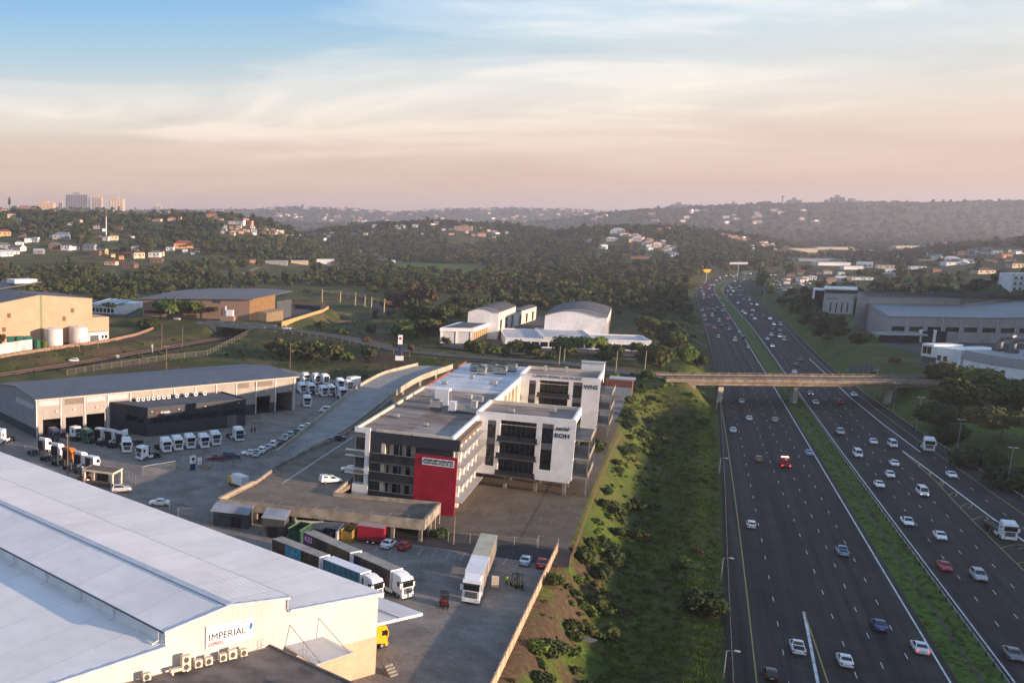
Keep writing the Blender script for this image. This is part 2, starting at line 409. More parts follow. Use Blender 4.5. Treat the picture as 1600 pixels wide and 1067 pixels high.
me.polygons.foreach_set('use_smooth', np.ones(len(quads), bool)); me.update(); me.validate()
# ---- ground cover: grass, dry grass, bare earth by noise
def ground_mat():
    m = bpy.data.materials.new('veld'); m.use_nodes = True; t = m.node_tree; b = t.nodes['Principled BSDF']; b.inputs['Roughness'].default_value = 0.95; b.inputs['Specular IOR Level'].default_value = .1
    g = N(t, 'ShaderNodeNewGeometry')
    def nz(sc, det=6, rough=.6):
        n = N(t, 'ShaderNodeTexNoise'); n.inputs['Scale'].default_value = sc; n.inputs['Detail'].default_value = det; n.inputs['Roughness'].default_value = rough; LK(t, g.outputs['Position'], n.inputs[0]); return n.outputs[0]
    c = RAMP(t, nz(.9, 8, .7), [(.3, (.019, .026, .008)), (.5, (.047, .060, .017)), (.7, (.10, .108, .033))])
    dry = RAMP(t, nz(.05, 7), [(.44, 0), (.62, .8)])
    c = MIXC(t, dry, c, RAMP(t, nz(1.6, 8, .7), [(.35, (.070, .060, .026)), (.7, (.22, .18, .08))]))
    soil = RAMP(t, nz(.11, 8, .7), [(.58, 0), (.68, .8)])
    c = MIXC(t, soil, c, RAMP(t, nz(2.5, 6, .7), [(.3, (.045, .028, .017)), (.7, (.13, .085, .055))]))
    al = N(t, 'ShaderNodeAttribute'); al.attribute_name = 'lush'
    c = MIXC(t, MATH(t, 'MULTIPLY', al.outputs['Fac'], .8), c, RAMP(t, nz(.8, 8, .7), [(.3, (.032, .062, .009)), (.5, (.075, .125, .018)), (.72, (.16, .20, .042))]))
    at = N(t, 'ShaderNodeAttribute'); at.attribute_name = 'bare'
    c = MIXC(t, RAMP(t, MATH(t, 'MULTIPLY', at.outputs['Fac'], MATH(t, 'ADD', nz(.35, 7, .7), .45)), [(.28, 0), (.55, .95)]), c, RAMP(t, nz(1.1, 8, .75), [(.3, (.050, .032, .020)), (.55, (.105, .070, .045)), (.75, (.20, .15, .10))]))
    LK(t, c, b.inputs['Base Color'])
    bp = N(t, 'ShaderNodeBump'); bp.inputs['Strength'].default_value = .8; bp.inputs['Distance'].default_value = .35; LK(t, nz(1.3, 8, .75), bp.inputs['Height']); LK(t, bp.outputs[0], b.inputs['Normal'])
    return m
me.attributes.new('bare', 'FLOAT', 'POINT'); dY, _ = seg_dist(GX, GY, YARD, True); eH = (roadx('LL', GY) - GX) * .866
lush = sst((eH + 1) / 2) * sst((32 - eH) / 10) * (GY < 420); eR = (GX - roadx('RR', GY)) * .866; lush = np.maximum(lush, sst((eR + 1) / 2) * sst((40 - eR) / 20) * (GY < 900)) * (.6 + .4 * np.sin(GX * .13 + 2 * np.sin(GY * .07)))
me.attributes.new('lush', 'FLOAT', 'POINT').data.foreach_set('value', np.clip(lush, 0, 1).astype(np.float32).ravel())
uG = CX + F_ * GX / np.maximum(GY, 60); emb = (GY > 270) * (GY < 520) * (uG < 640) * (uG > -60) * (.42 + .5 * np.sin(GX * .05 + 1.5 * np.sin(GY * .06)) * np.cos(GY * .07))
bare = sst(1 - (dY - 4) / 11) * (eH > 8) * (GX > 20) * np.where(GY < 175, 1.0, .35) * (GY < 300) * (.55 + .45 * np.sin(GX * .6 + np.sin(GY * .5)) * np.cos(GY * .45))
bare = np.maximum(bare, emb * .75); sa = me.attributes['bare']; sa.data.foreach_set('value', np.clip(bare, 0, 1).astype(np.float32).ravel())
me.materials.append(ground_mat())
ground = struct(obj('ground', me))

# ---- surfaces
def road_mat(name, c1, c2, scale=.5, streak=None, patch=.0, rough=.85, spec=.25):
    m = bpy.data.materials.new(name); m.use_nodes = True; t = m.node_tree; b = t.nodes['Principled BSDF']; b.inputs['Roughness'].default_value = rough; b.inputs['Specular IOR Level'].default_value = spec
    g = N(t, 'ShaderNodeNewGeometry'); src = g.outputs['Position']
    def nz(sc, det=6, rgh=.6, vec=None):
        n = N(t, 'ShaderNodeTexNoise'); n.inputs['Scale'].default_value = sc; n.inputs['Detail'].default_value = det; n.inputs['Roughness'].default_value = rgh; LK(t, vec or src, n.inputs[0]); return n.outputs[0]
    c = RAMP(t, nz(scale, 8, .65), [(.3, c1), (.7, c2)])
    fine = RAMP(t, nz(7.0, 3, .7), [(.3, .82), (.7, 1.12)])
    c = MIXC(t, 1.0, c, fine, 'MULTIPLY')
    if streak is not None:      # tyre wear drawn out along the road
        vr = N(t, 'ShaderNodeVectorRotate', rotation_type='Z_AXIS'); vr.inputs['Angle'].default_value = R(-streak); LK(t, src, vr.inputs[0])
        mpn2 = N(t, 'ShaderNodeMapping'); mpn2.inputs['Scale'].default_value = (.010, .62, 1); LK(t, vr.outputs[0], mpn2.inputs[0])
        c = MIXC(t, 1.0, c, RAMP(t, nz(1.0, 4, .6, mpn2.outputs[0]), [(.32, .52), (.68, 1.55)]), 'MULTIPLY')
        br = N(t, 'ShaderNodeTexBrick'); br.offset = .37; br.inputs['Scale'].default_value = 1.0; br.inputs['Brick Width'].default_value = 46; br.inputs['Row Height'].default_value = 3.6; br.inputs['Mortar Size'].default_value = .04; br.inputs['Mortar Smooth'].default_value = .6
        br.inputs['Color1'].default_value = (.84, .84, .84, 1); br.inputs['Color2'].default_value = (1.18, 1.17, 1.15, 1); br.inputs['Mortar'].default_value = (.8, .8, .8, 1); LK(t, vr.outputs[0], br.inputs[0]); c = MIXC(t, 1.0, c, br.outputs[0], 'MULTIPLY')
    if patch:
        c = MIXC(t, RAMP(t, nz(.09, 7, .7), [(.52, 0), (.6, patch)]), c, tuple(x * .6 for x in c1))
    LK(t, c, b.inputs['Base Color'])
    bp = N(t, 'ShaderNodeBump'); bp.inputs['Strength'].default_value = .25; bp.inputs['Distance'].default_value = .02; LK(t, nz(9, 3, .7), bp.inputs['Height']); LK(t, bp.outputs[0], b.inputs['Normal'])
    MT[name] = m
    return m
ASPH = road_mat('freeway_asphalt', (.025, .0205, .0185), (.041, .035, .032), .12, 60, .35)
ASPH2 = road_mat('road_asphalt', (.060, .055, .052), (.10, .092, .086), .3, None, .3)
def paver_mat(name, c1, c2, ang):
    m = road_mat(name, c1, c2, .22, None, .35); t = m.node_tree; b = t.nodes['Principled BSDF']
    g = N(t, 'ShaderNodeNewGeometry'); vr = N(t, 'ShaderNodeVectorRotate', rotation_type='Z_AXIS'); vr.inputs['Angle'].default_value = R(ang); LK(t, g.outputs['Position'], vr.inputs[0])
    br = N(t, 'ShaderNodeTexBrick'); br.inputs['Scale'].default_value = 1.6; br.inputs['Color1'].default_value = (.8, .8, .8, 1); br.inputs['Color2'].default_value = (1.15, 1.12, 1.1, 1); br.inputs['Mortar'].default_value = (.55, .53, .5, 1)
    LK(t, vr.outputs[0], br.inputs[0])
    old = b.inputs['Base Color'].links[0].from_socket
    LK(t, MIXC(t, 1.0, old, br.outputs[0], 'MULTIPLY'), b.inputs['Base Color'])
    return m
PAVE = paver_mat('yard_pavers', (.165, .147, .130), (.33, .30, .268), 30)
PAVE2 = paver_mat('brown_pavers', (.12, .095, .072), (.20, .165, .125), 30)
DECKM = road_mat('deck_screed', (.14, .112, .085), (.24, .195, .15), .25, None, .45)
WHITE_L = mat('road_paint_white', (.68, .70, .70), .6, .15, 3.0, coord='World', dirt=.5)
YELLOW_L = mat('road_paint_yellow', (.42, .28, .07), .6, .15, 3.0, coord='World', dirt=.5)
def strip(name, a, b, z, m, Ys=HY, zfun=None):
    mb = MB(); L = [(float(a(y)), y) for y in Ys]; Rr = [(float(b(y)), y) for y in Ys]
    for k in range(len(Ys) - 1):
        zz = lambda y: z
        mb.poly([(*L[k], z), (*Rr[k], z), (*Rr[k + 1], z), (*L[k + 1], z)])
    return mb.build(name, m)
fw_l = struct(strip('freeway_left_carriageway', lambda y: roadx('LL', y) - .2, lambda y: roadx('LR', y) + 1.1, 0.0, ASPH)); fw_l['label'] = 'left carriageway of the freeway, traffic heading away'
fw_r = struct(strip('freeway_right_carriageway', lambda y: roadx('RL', y) - .9, lambda y: roadx('RR', y) + .3, 0.0, ASPH)); fw_r['label'] = 'right carriageway of the freeway, traffic coming closer'
GRASS = ground.data.materials[0]
med = MB()     # median: two low banks and a drain between them
for k in range(len(HY) - 1):
    prof = [(0.0, -.02), (.12, .12), (.3, .22), (.46, -.05), (.5, -.16), (.54, -.05), (.75, .25), (.9, .14), (1.0, -.02)]
    row = lambda y: [(float(roadx('LR', y) + 1.1) * (1 - f) + float(roadx('RL', y) - .9) * f, y, z_) for f, z_ in prof]
    r0, r1 = row(HY[k]), row(HY[k + 1])
    for q in range(len(prof) - 1): med.poly([r0[q], r0[q + 1], r1[q + 1], r1[q]])
def lush_mat():
    m = bpy.data.materials.new('verge_grass'); m.use_nodes = True; t = m.node_tree; b = t.nodes['Principled BSDF']; b.inputs['Roughness'].default_value = .95; b.inputs['Specular IOR Level'].default_value = .1
    g = N(t, 'ShaderNodeNewGeometry')
    def nz(sc, det=6, rough=.65):
        n = N(t, 'ShaderNodeTexNoise'); n.inputs['Scale'].default_value = sc; n.inputs['Detail'].default_value = det; n.inputs['Roughness'].default_value = rough; LK(t, g.outputs['Position'], n.inputs[0]); return n.outputs[0]
    c = RAMP(t, nz(1.2, 8), [(.3, (.028, .050, .010)), (.5, (.068, .115, .020)), (.72, (.15, .20, .042))])
    c = MIXC(t, RAMP(t, nz(.12, 6), [(.55, 0), (.7, .7)]), c, (.10, .085, .04))
    LK(t, c, b.inputs['Base Color'])
    return m
LUSH = lush_mat()
struct(med.build('freeway_median', LUSH, smooth=80))
struct(strip('median_drain', lambda y: roadx('LR', y) * .53 + roadx('RL', y) * .47, lambda y: roadx('LR', y) * .46 + roadx('RL', y) * .54, -.03, road_mat('drain_dirt', (.045, .036, .028), (.11, .09, .07), .6), HY[HY < 700]))

# ---- painted markings, each line an object of its own lying 4 mm above the asphalt
def mark(name, fx, m, w, Ys, z=.008):
    mb = MB()
    for k in range(len(Ys) - 1):
        a, b = fx(Ys[k]), fx(Ys[k + 1]); mb.poly([(a - w, Ys[k], z), (a + w, Ys[k], z), (b + w, Ys[k + 1], z), (b - w, Ys[k + 1], z)])
    return struct(mb.build(name, m))
mark('edge_line', lambda y: float(roadx('LY', y)), YELLOW_L, .11, HY)
mark('edge_line', lambda y: float(roadx('LR', y)), WHITE_L, .15, HY)
mark('edge_line', lambda y: float(roadx('RL', y)), WHITE_L, .13, HY)
YN = HY[HY <= 345]
FR = lambda y: float(np.interp(y, [100, 190, 222, 330, 1300], [.83, .855, .862, .90, .92]))
mark('edge_line', lambda y: lane('RL', 'RR', FR(y), y), YELLOW_L, .11, HY)
def dashes(name, fx, y0=60, y1=760, cyc=12.0, ln=2.3, w=.07):
    y = y0; mb = MB()
    while y < y1:
        q = y + ln * .866
        a, b = fx(y), fx(q); mb.poly([(a - w, y, .008), (a + w, y, .008), (b + w, q, .008), (b - w, q, .008)]); y += cyc * .866 * (1 if y < 400 else 1.0)
    return struct(mb.build(name, WHITE_L))
def px_frac(a, b, pts):
    ys, fs = [], []
    for u, v in pts:
        p = P(u, v, 0); A, B = float(roadx(a, p.y)), float(roadx(b, p.y)); ys.append(p.y); fs.append((p.x - A) / (B - A))
    c = np.polyfit(ys, fs, 1)
    return lambda y: float(np.polyval(c, min(max(y, min(ys) - 30), 330.0)))
LD = [px_frac('LY', 'LR', q) for q in (
 [(1229,1057),(1221,1004),(1214,960),(1206,922),(1199,887),(1193,856.6),(1187,829),(1182,804.6),(1178,783)],
 [(1322,1015),(1303,970),(1287,929),(1273,893),(1260,861),(1249,834),(1239,809),(1230,786)],
 [(1369,1020),(1347,974),(1328,932),(1311,896),(1296,865),(1282,836),(1271,811),(1260,788)],
 [(1417,1026),(1390,978),(1368,936),(1349,900),(1332,868),(1316.5,839),(1302,813),(1290,791)])]
for k, f in enumerate(LD):
    dashes('lane_line', lambda y, f=f: lane('LY', 'LR', f(y), y), y0=40 + 3 * k)
RD = [px_frac('RL', 'RR', q) for q in (
 [(1455,847.5),(1433,820.5),(1414,797.5),(1397,775.6)], [(1490,851),(1466,824),(1447,801),(1426,778)], [(1525.5,854),(1501,828),(1479,804),(1458,782)])]
for k, f in enumerate(RD):
    dashes('lane_line', lambda y, f=f: lane('RL', 'RR', f(y), y), y0=40 + 3 * k)
dashes('lane_line', lambda y: lane('RL', 'RR', float(np.interp(y, [150, 215, 260], [.735, .742, .80])), y), y0=120, y1=262)
wl = [P(u, v) for u, v in [(1264,560),(1289,583),(1330,622),(1379,662),(1438,706)]]
def pline(name, pts, m, w, z=.008):
    mb = MB()
    for k in range(len(pts) - 1):
        d = (pts[k + 1] - pts[k]).normalized(); n = Vector((-d.y, d.x, 0)) * w
        a, b = pts[k], pts[k + 1]; up = Vector((0, 0, z)); mb.poly([a - n + up, b - n + up, b + n + up, a + n + up])
    return struct(mb.build(name, m))
pline('slip_road_line', wl, WHITE_L, .17)
gw = [P(u, v) for u, v in [(1410,704),(1480,756),(1549,808),(1600,845),(1700,917)]]
gyl = [P(u, v) for u, v in [(1410,705),(1461,750),(1494,786),(1523,816),(1566,858),(1600,891),(1680,968)]]
pline('gore_line', gw, WHITE_L, .20); pline('gore_line', gyl, YELLOW_L, .09, .009)
GYP = [(704, 1410), (750, 1461), (786, 1494), (816, 1523), (858, 1566), (891, 1600)]; GWP = [(704, 1410), (756, 1480), (808, 1549), (845, 1600), (900, 1676)]
for k in range(9):     # yellow hooked hatching in the gore
    v = 728 + k * 13 + k * k * .75; yu = float(np.interp(v, *zip(*GYP))); wu = float(np.interp(v - 5, *zip(*GWP))); w_ = wu - yu
    pline('gore_hatching', [P(yu, v), P(yu + .45 * w_, v - 5), P(yu + .82 * w_, v - 5), P(yu + .88 * w_, v - 1), P(yu + .6 * w_, v + 2)], YELLOW_L, .085, .010)
pline('gore_line', [P(1256, 955), P(1267, 1010), P(1278, 1067), P(1288, 1120)], WHITE_L, .20)
pline('gore_line', [P(1256, 955), P(1275, 1010), P(1294, 1067), P(1310, 1115)], YELLOW_L, .10, .009)

# ---- the road over the freeway and the rail line
def ribbon(name, pts, hw, z, m, lo=0.0):
    mb = MB()
    ds = [(pts[min(k + 1, len(pts) - 1)] - pts[max(k - 1, 0)]) for k in range(len(pts))]
    e = []
    for p, d in zip(pts, ds):
        d = Vector((d.x, d.y, 0)).normalized(); n = Vector((-d.y, d.x, 0)); e.append((p - n * hw, p + n * hw))
    for k in range(len(pts) - 1):
        q = [e[k][0], e[k][1], e[k + 1][1], e[k + 1][0]]
        mb.poly([(v.x, v.y, (z if z is not None else v.z)) for v in q][::-1])
    return mb, e
mb, RE = ribbon('road', ROAD, 5.0, RZ + .02, ASPH2)
for p in range(len(mb.f)): pass
struct(mb.build('road', ASPH2))
mb, _ = ribbon('rail_ballast', RAIL, 4.6, 3.05, None)
struct(mb.build('rail_ballast', road_mat('ballast', (.045, .034, .028), (.10, .078, .064), .4)))
for o_ in (-2.9, -1.5, 1.5, 2.9):
    mb = MB(); pts = RAIL
    off = []
    for k, p in enumerate(pts):
        d = (pts[min(k + 1, len(pts) - 1)] - pts[max(k - 1, 0)]); d = Vector((d.x, d.y, 0)).normalized(); off.append(Vector((p.x - d.y * o_, p.y + d.x * o_, 3.08)))
    for k in range(len(off) - 1): mb.bar(off[k], off[k + 1], .12, .16)
    struct(mb.build('rail', mat('rail_steel', (.16, .10, .07), .5, .2, 2.0, .3)))

# ---- paved lots
def sheet(name, poly, z, m, kerb=None):
    mb = MB(); pts = [(p[0], p[1]) for p in poly]
    if sum(pts[k][0] * pts[(k + 1) % len(pts)][1] - pts[(k + 1) % len(pts)][0] * pts[k][1] for k in range(len(pts))) < 0: pts.reverse()
    mb.poly([(x, y, z) for x, y in pts])
    return struct(mb.build(name, m))
YB = mat('yard_bay_paint', (.42, .42, .42), .8, .2, 1)
for k in range(11): pline('bay_line', [P(592 + k * 22.5, 850 + k * 2.3, YZ), P(586 + k * 22.0, 861 + k * 2.4, YZ)], YB, .06, .012)
sheet('yard_paving', [P(u, v, YZ) for u, v in [(690,1250),(775,1067),(869,864),(849,827),(872,773),(968,648),(983,609),(800,593),(700,590),(600,602),(555,601),(440,575),(380,600)]] + [Vector((-110, 300, 0)), Vector((-110, 40, 0))], YZ, PAVE)
# ================================================================ BUILDINGS OF THE NEAR YARDS
WHITEP = mat('white_plaster', (.83, .82, .81), .75, .05, .5, dirt=.22)
CREAM = mat('cream_plaster', (.66, .58, .46), .8, .07, .6, dirt=.25)
CHAR = mat('charcoal_cladding', (.030, .034, .044), .55, .12, .4)
RED = mat('red_cladding', (.36, .010, .030), .5, .10, .35)
GREYC = mat('grey_concrete', (.26, .24, .215), .9, .16, .6, dirt=.4, bump=.2)
DGREY = mat('dark_grey_paint', (.07, .075, .085), .6, .12, .8)
LGREY = mat('light_grey_metal', (.42, .43, .44), .45, .08, 1.0, .2)
ROOFM = mat('roof_membrane', (.30, .235, .19), .85, .22, .16, dirt=.55, col2=(.15, .13, .12))
ROOFB = mat('silver_roof_paint', (.55, .58, .62), .4, .12, .18, dirt=.4, col2=(.30, .33, .38))
GLASS = glass()
GLASSB = glass('blue_glass', (.03, .045, .06), .1)
STEEL = mat('galvanised_steel', (.38, .39, .40), .45, .1, 1.2, .6)
BLACK = mat('black_rubber', (.012, .012, .013), .85, .2, 3)
ALUM = mat('pale_aluminium', (.55, .56, .56), .4, .06, 1, .3)
BRICK = mat('face_brick', (.24, .085, .06), .9, .15, 2.5, bump=.2)
TAN = mat('tan_plaster', (.42, .30, .19), .9, .1, .7, dirt=.3)
ORANGE_PL = mat('peach_plaster', (.56, .39, .27), .9, .07, .5, dirt=.3)
MESHM = None
def fence_mat():
    m = bpy.data.materials.new('fence_mesh'); m.use_nodes = True; t = m.node_tree; b = t.nodes['Principled BSDF']; b.inputs['Base Color'].default_value = (.20, .20, .19, 1); b.inputs['Roughness'].default_value = .6
    tr = N(t, 'ShaderNodeBsdfTransparent'); mx = N(t, 'ShaderNodeMixShader'); mx.inputs[0].default_value = .2
    nz = N(t, 'ShaderNodeTexNoise'); nz.inputs['Scale'].default_value = .8; g = N(t, 'ShaderNodeNewGeometry'); LK(t, g.outputs['Position'], nz.inputs[0])
    LK(t, MATH(t, 'MULTIPLY', nz.outputs[0], .22), mx.inputs[0])
    LK(t, tr.outputs[0], mx.inputs[1]); LK(t, b.outputs[0], mx.inputs[2]); LK(t, mx.outputs[0], t.nodes['Material Output'].inputs[0])
    return m
MESHM = fence_mat()
def text(name, s, size, m, parent, loc, rz, ext=.02, width=None, shear=0.0, bold=0.0):
    cu = bpy.data.curves.new(name, 'FONT'); cu.body = s; cu.size = size; cu.extrude = ext; cu.align_x = 'CENTER'; cu.align_y = 'CENTER'; cu.shear = shear; cu.offset = bold; cu.resolution_u = 3
    o = bpy.data.objects.new(name, cu); C.objects.link(o)
    bpy.context.view_layer.update()
    me = bpy.data.meshes.new_from_object(o.evaluated_get(bpy.context.evaluated_depsgraph_get())); bpy.data.objects.remove(o)
    me.materials.clear(); me.materials.append(m)
    xs = [v.co.x for v in me.vertices]
    k = (width / (max(xs) - min(xs))) if width else 1.0
    M_ = Matrix.Translation(Vector(loc)) @ Matrix.Rotation(rz, 4, 'Z') @ Matrix.Rotation(math.pi / 2, 4, 'X') @ Matrix.Diagonal((k, 1, 1, 1))
    me.transform(M_); me.update()
    return obj(name, me, parent)
INK = mat('navy_lettering', (.012, .014, .05), .6, .1)
RINK = mat('red_lettering', (.55, .05, .05), .6, .1)

# ---------------------------------------------------------------- near warehouse with the white roof
IA, IB = 28.0, 127.5
C0 = P(585, 1052, YZ)
ia = Vector((math.cos(R(IA)), math.sin(R(IA)), 0)); ib = Vector((math.cos(R(IB)), math.sin(R(IB)), 0)); inn = Vector((math.sin(R(IA)), -math.cos(R(IA)), 0))
def I(s, b, z, o=0.0): return Vector((C0.x, C0.y, 0)) + ia * s + ib * b + inn * o + Vector((0, 0, z))
ROOFW = ribbed('white_roof_sheet', (.86, .82, .79), IB, .75, .5, .03, .03, 0, 6.0, .12)
WALLW = ribbed('white_wall_sheet', (.62, .59, .55), IA, .7, .55, .05, .04, 0, 0, .14)
FLASH = mat('pale_flashing', (.42, .47, .54), .5, .08, 1)
wh = thing('warehouse', 'large white sheet-clad warehouse with stepped white roof in the near left corner', 'warehouse', C0)
L_ = 135.0
def panel(name, m, pts, th=.18, par=wh):
    up = Vector((0, 0, th)); mb = MB(); mb.hexa([p - up for p in pts], pts); return mb.build(name, m, par, world=True)
mb = MB(); prof = [(0, YZ), (0, 16.25), (-14.7, 16.75), (-14.7, 18.45), (-23.4, 19.15), (-31.9, 17.65), (-31.9, 15.85), (-64, 12.9), (-64, YZ)]
mb.poly([I(s, 0, z) for s, z in prof][::-1])
mb.poly([I(0, 0, YZ), I(0, L_, YZ), I(0, L_, 16.25), I(0, 0, 16.25)]); mb.poly([I(s, L_, z) for s, z in prof]); mb.poly([I(-64, 0, YZ), I(-64, 0, 12.9), I(-64, L_, 12.9), I(-64, L_, YZ)])
mb.build('wall', WALLW, wh, world=True)
for s0, z0, s1, z1 in ((.45, 16.33, -14.72, 16.87), (-14.4, 18.53, -23.4, 19.27), (-23.4, 19.27, -32.3, 17.72), (-31.92, 15.95, -64.4, 13.0)):
    panel('roof_sheet', ROOFW, [I(s0, -.3, z0), I(s0, L_, z0), I(s1, L_, z1), I(s1, -.3, z1)][::-1], .12)
sw = MB().poly([I(-31.95, .02, 15.85), I(-31.95, .02, 17.65), I(-31.95, L_, 17.65), I(-31.95, L_, 15.85)]).build('clerestory_wall', ribbed('step_wall_sheet', (.72, .73, .75), IB, .6, .5, .03), wh, world=True)
mb = MB(); mb.bar(I(-23.4, -.32, 19.29), I(-23.4, L_, 19.29), 1.1, .05); mb.build('ridge_cap', FLASH, wh, world=True)
mb = MB(); mb.bar(I(-14.35, -.32, 18.35), I(-14.35, L_, 18.35), .14, .16); mb.build('gutter', mat('gutter_grey', (.10, .11, .13), .6), wh, world=True)
mb = MB(); mb.bar(I(-32.35, -.32, 17.50), I(-32.35, L_, 17.50), .16, .16); mb.build('gutter', MT['gutter_grey'], wh, world=True)
for (a, b) in (((.45, 16.30), (-14.6, 16.83)), ((-14.6, 18.50), (-23.4, 19.24)), ((-23.4, 19.24), (-32.3, 17.70)), ((-32.0, 15.92), (-64, 13.0))):
    mb = MB(); p, q = I(a[0], -.34, a[1]), I(b[0], -.34, b[1]); n = ib * .14
    mb.hexa([p - n - Vector((0, 0, .25)), q - n - Vector((0, 0, .25)), q + n - Vector((0, 0, .25)), p + n - Vector((0, 0, .25))], [p - n + Vector((0, 0, .08)), q - n + Vector((0, 0, .08)), q + n + Vector((0, 0, .08)), p + n + Vector((0, 0, .08))]); mb.build('verge_flashing', FLASH, wh, world=True)
mb = MB(); mb.tube(I(-14.75, -.1, 16.85), I(-14.75, -.1, 18.6), .12); mb.build('verge_flashing', FLASH, wh, world=True)
for b in (.8, 9.5, 16.5, 24.5, 33, 42, 51, 60, 69):
    mb = MB(); mb.tube(I(-32.15, b, 17.5), I(-32.15, b, 16.2), .09); mb.tube(I(-32.15, b, 16.25), I(-33.0, b, 15.95), .09); mb.build('downpipe', mat('pale_pipe', (.62, .66, .70), .5), wh, world=True)
mb = MB(); mb.poly([I(-17, 0, YZ, .06), I(.06, 0, YZ, .06), I(.06, 0, 10.2, .06), I(-17, 0, 10.2, .06)]); mb.poly([I(.06, 0, YZ, .06), I(.06, L_, YZ), I(.06, L_, 8.0), I(.06, 0, 10.2, .06)]); mb.build('plinth_wall', ORANGE_PL, wh, world=True)
# loading canopy down the long side
cn = [I(.1, .2, 11.9), I(8.3, .2, 11.75), I(8.3, 62, 11.75), I(.1, 62, 11.9)]
panel('loading_canopy', ribbed('canopy_sheet', (.66, .65, .66), IB, .75, .45, .03), cn, .4)
mb = MB(); mb.bar(I(4.0, .2, 11.92), I(4.0, 62, 11.92), .12, .06); mb.build('canopy_gutter', MT['gutter_grey'], wh, world=True)
# door canopy
c1, c2 = I(-14.9, 0, 12.1, .02), I(-9.0, 0, 12.1, .02); o1, o2 = P(494, 1038, 11.3), P(553, 1018, 11.3)
dc = panel('door_canopy', ribbed('small_canopy_sheet', (.40, .42, .45), IA, .5, .4, .03), [c1, o1, o2, c2], .14)
for f in (.12, .88):
    mb = MB(); mb.tube(c1.lerp(c2, f) + Vector((0, 0, 2.6)), o1.lerp(o2, f) + Vector((0, 0, .05)), .06); mb.build('stay_rod', STEEL, dc, world=True)
# flat-roofed annex
aa, bb_ = I(-17.2, 0, 12.7, .05), P(539, 1062, 12.7)
fw_ = (bb_ - aa) * 1.5; fw_.z = 0
an = thing('annex', 'flat-roofed grey annex against the front of the white warehouse', 'building', (aa.x, aa.y, YZ))
pts = [aa, aa + fw_, aa + fw_ - ia * 46, aa - ia * 46]
mb = MB(); mb.prism([(p.x, p.y) for p in pts], YZ, 12.55); mb.build('wall', TAN, an, world=True)
mb = MB(); mb.prism([(p.x, p.y) for p in (aa + fw_ * .02 - ia * .3, aa + fw_ - ia * .3, aa + fw_ - ia * 45.5, aa - ia * 45.5 + fw_ * .02)], 12.551, 12.60); mb.build('roof', mat('annex_roof', (.14, .125, .12), .85, .25, .25, dirt=.6, col2=(.06, .055, .052)), an, world=True)
for p, q in ((pts[0], pts[1]), (pts[1], pts[2])):
    mb = MB(); mb.bar((p.x, p.y, 12.5), (q.x, q.y, 12.5), .3, .32); mb.build('parapet', mat('annex_parapet', (.15, .14, .135), .85, .2, .8), an, world=True)
mb = MB(); mb.cbox(aa + fw_ * .62 - ia * 6 + Vector((0, 0, -.1)), (.6, .5, .6), R(IA)); mb.build('roof_vent', DGREY, an, world=True)
# condensers along the wall
nac = 0
for u, w, h, d in ((222, 1.0, .9, .45), (283, 1.15, 1.9, .5), (302, 1.0, 1.0, .45), (318, 1.0, 1.0, .45), (340, .95, 1.0, .45), (355, 1.15, 1.2, .45), (372, .95, .95, .45)):
    s = (WP(u, 1035, C0, IA) - C0).dot(ia)
    base = I(s, 0, 12.72, 1.0)
    t = thing('air_conditioner', 'cream air conditioner condenser, ' + ORD[nac] + ' from the left along the annex roof', 'air conditioner', base, R(IA), 'condensers along the warehouse wall'); nac += 1
    MB().box(-w / 2, w / 2, -d / 2, d / 2, .08, h).build('casing', mat('cream_enamel', (.62, .55, .44), .6), t)
    for k in range(2 if h > 1.5 else 1):
        z = h * (.5 if h < 1.5 else (.28 + .46 * k)); MB().cyl(-.05 * w, z, -d / 2 - .02, -d / 2 + .01, min(w, .9) * .38, 14, axis='y').build('fan_grille', DGREY, t)
    for x in (-.35, .35): MB().box(x - .05, x + .05, -d / 2, d / 2, 0, .08).build('foot', STEEL, t)
pt = thing('pipe_bundle', 'cream cased pipe run on the annex roof left of the condensers', 'pipes', I(-30.5, 0, 12.62, 1.0), R(IA))
MB().box(-1.3, 1.3, -.25, .25, .35, .7).build('duct', MT['cream_enamel'], pt)
for x in (-1.0, 1.0): MB().box(x - .12, x + .12, -.2, .2, 0, .35).build('foot', MT['cream_enamel'], pt)
# ladder with hoops on the annex roof edge
ld = thing('cat_ladder', 'steel hooped ladder rising above the annex roof edge', 'ladder', aa + fw_ * .30 + Vector((.3, 0, -.4)), R(IA))
for x in (-.3, .3): MB().tube((x, 0, -2), (x, 0, 2.4), .035, 5).build('rail', STEEL, ld)
for k in range(9): MB().tube((-.3, 0, -1.8 + k * .45), (.3, 0, -1.8 + k * .45), .025, 4).build('rung', STEEL, ld)
for k in range(3):
    mb = MB(); q = [(.42 * math.cos(a), .35 - .5 * math.sin(a) * -1, .6 + k * .8) for a in np.linspace(math.pi, 0, 7)]
    for j in range(6): mb.tube(q[j], q[j + 1], .025, 4)
    mb.build('hoop', STEEL, ld)
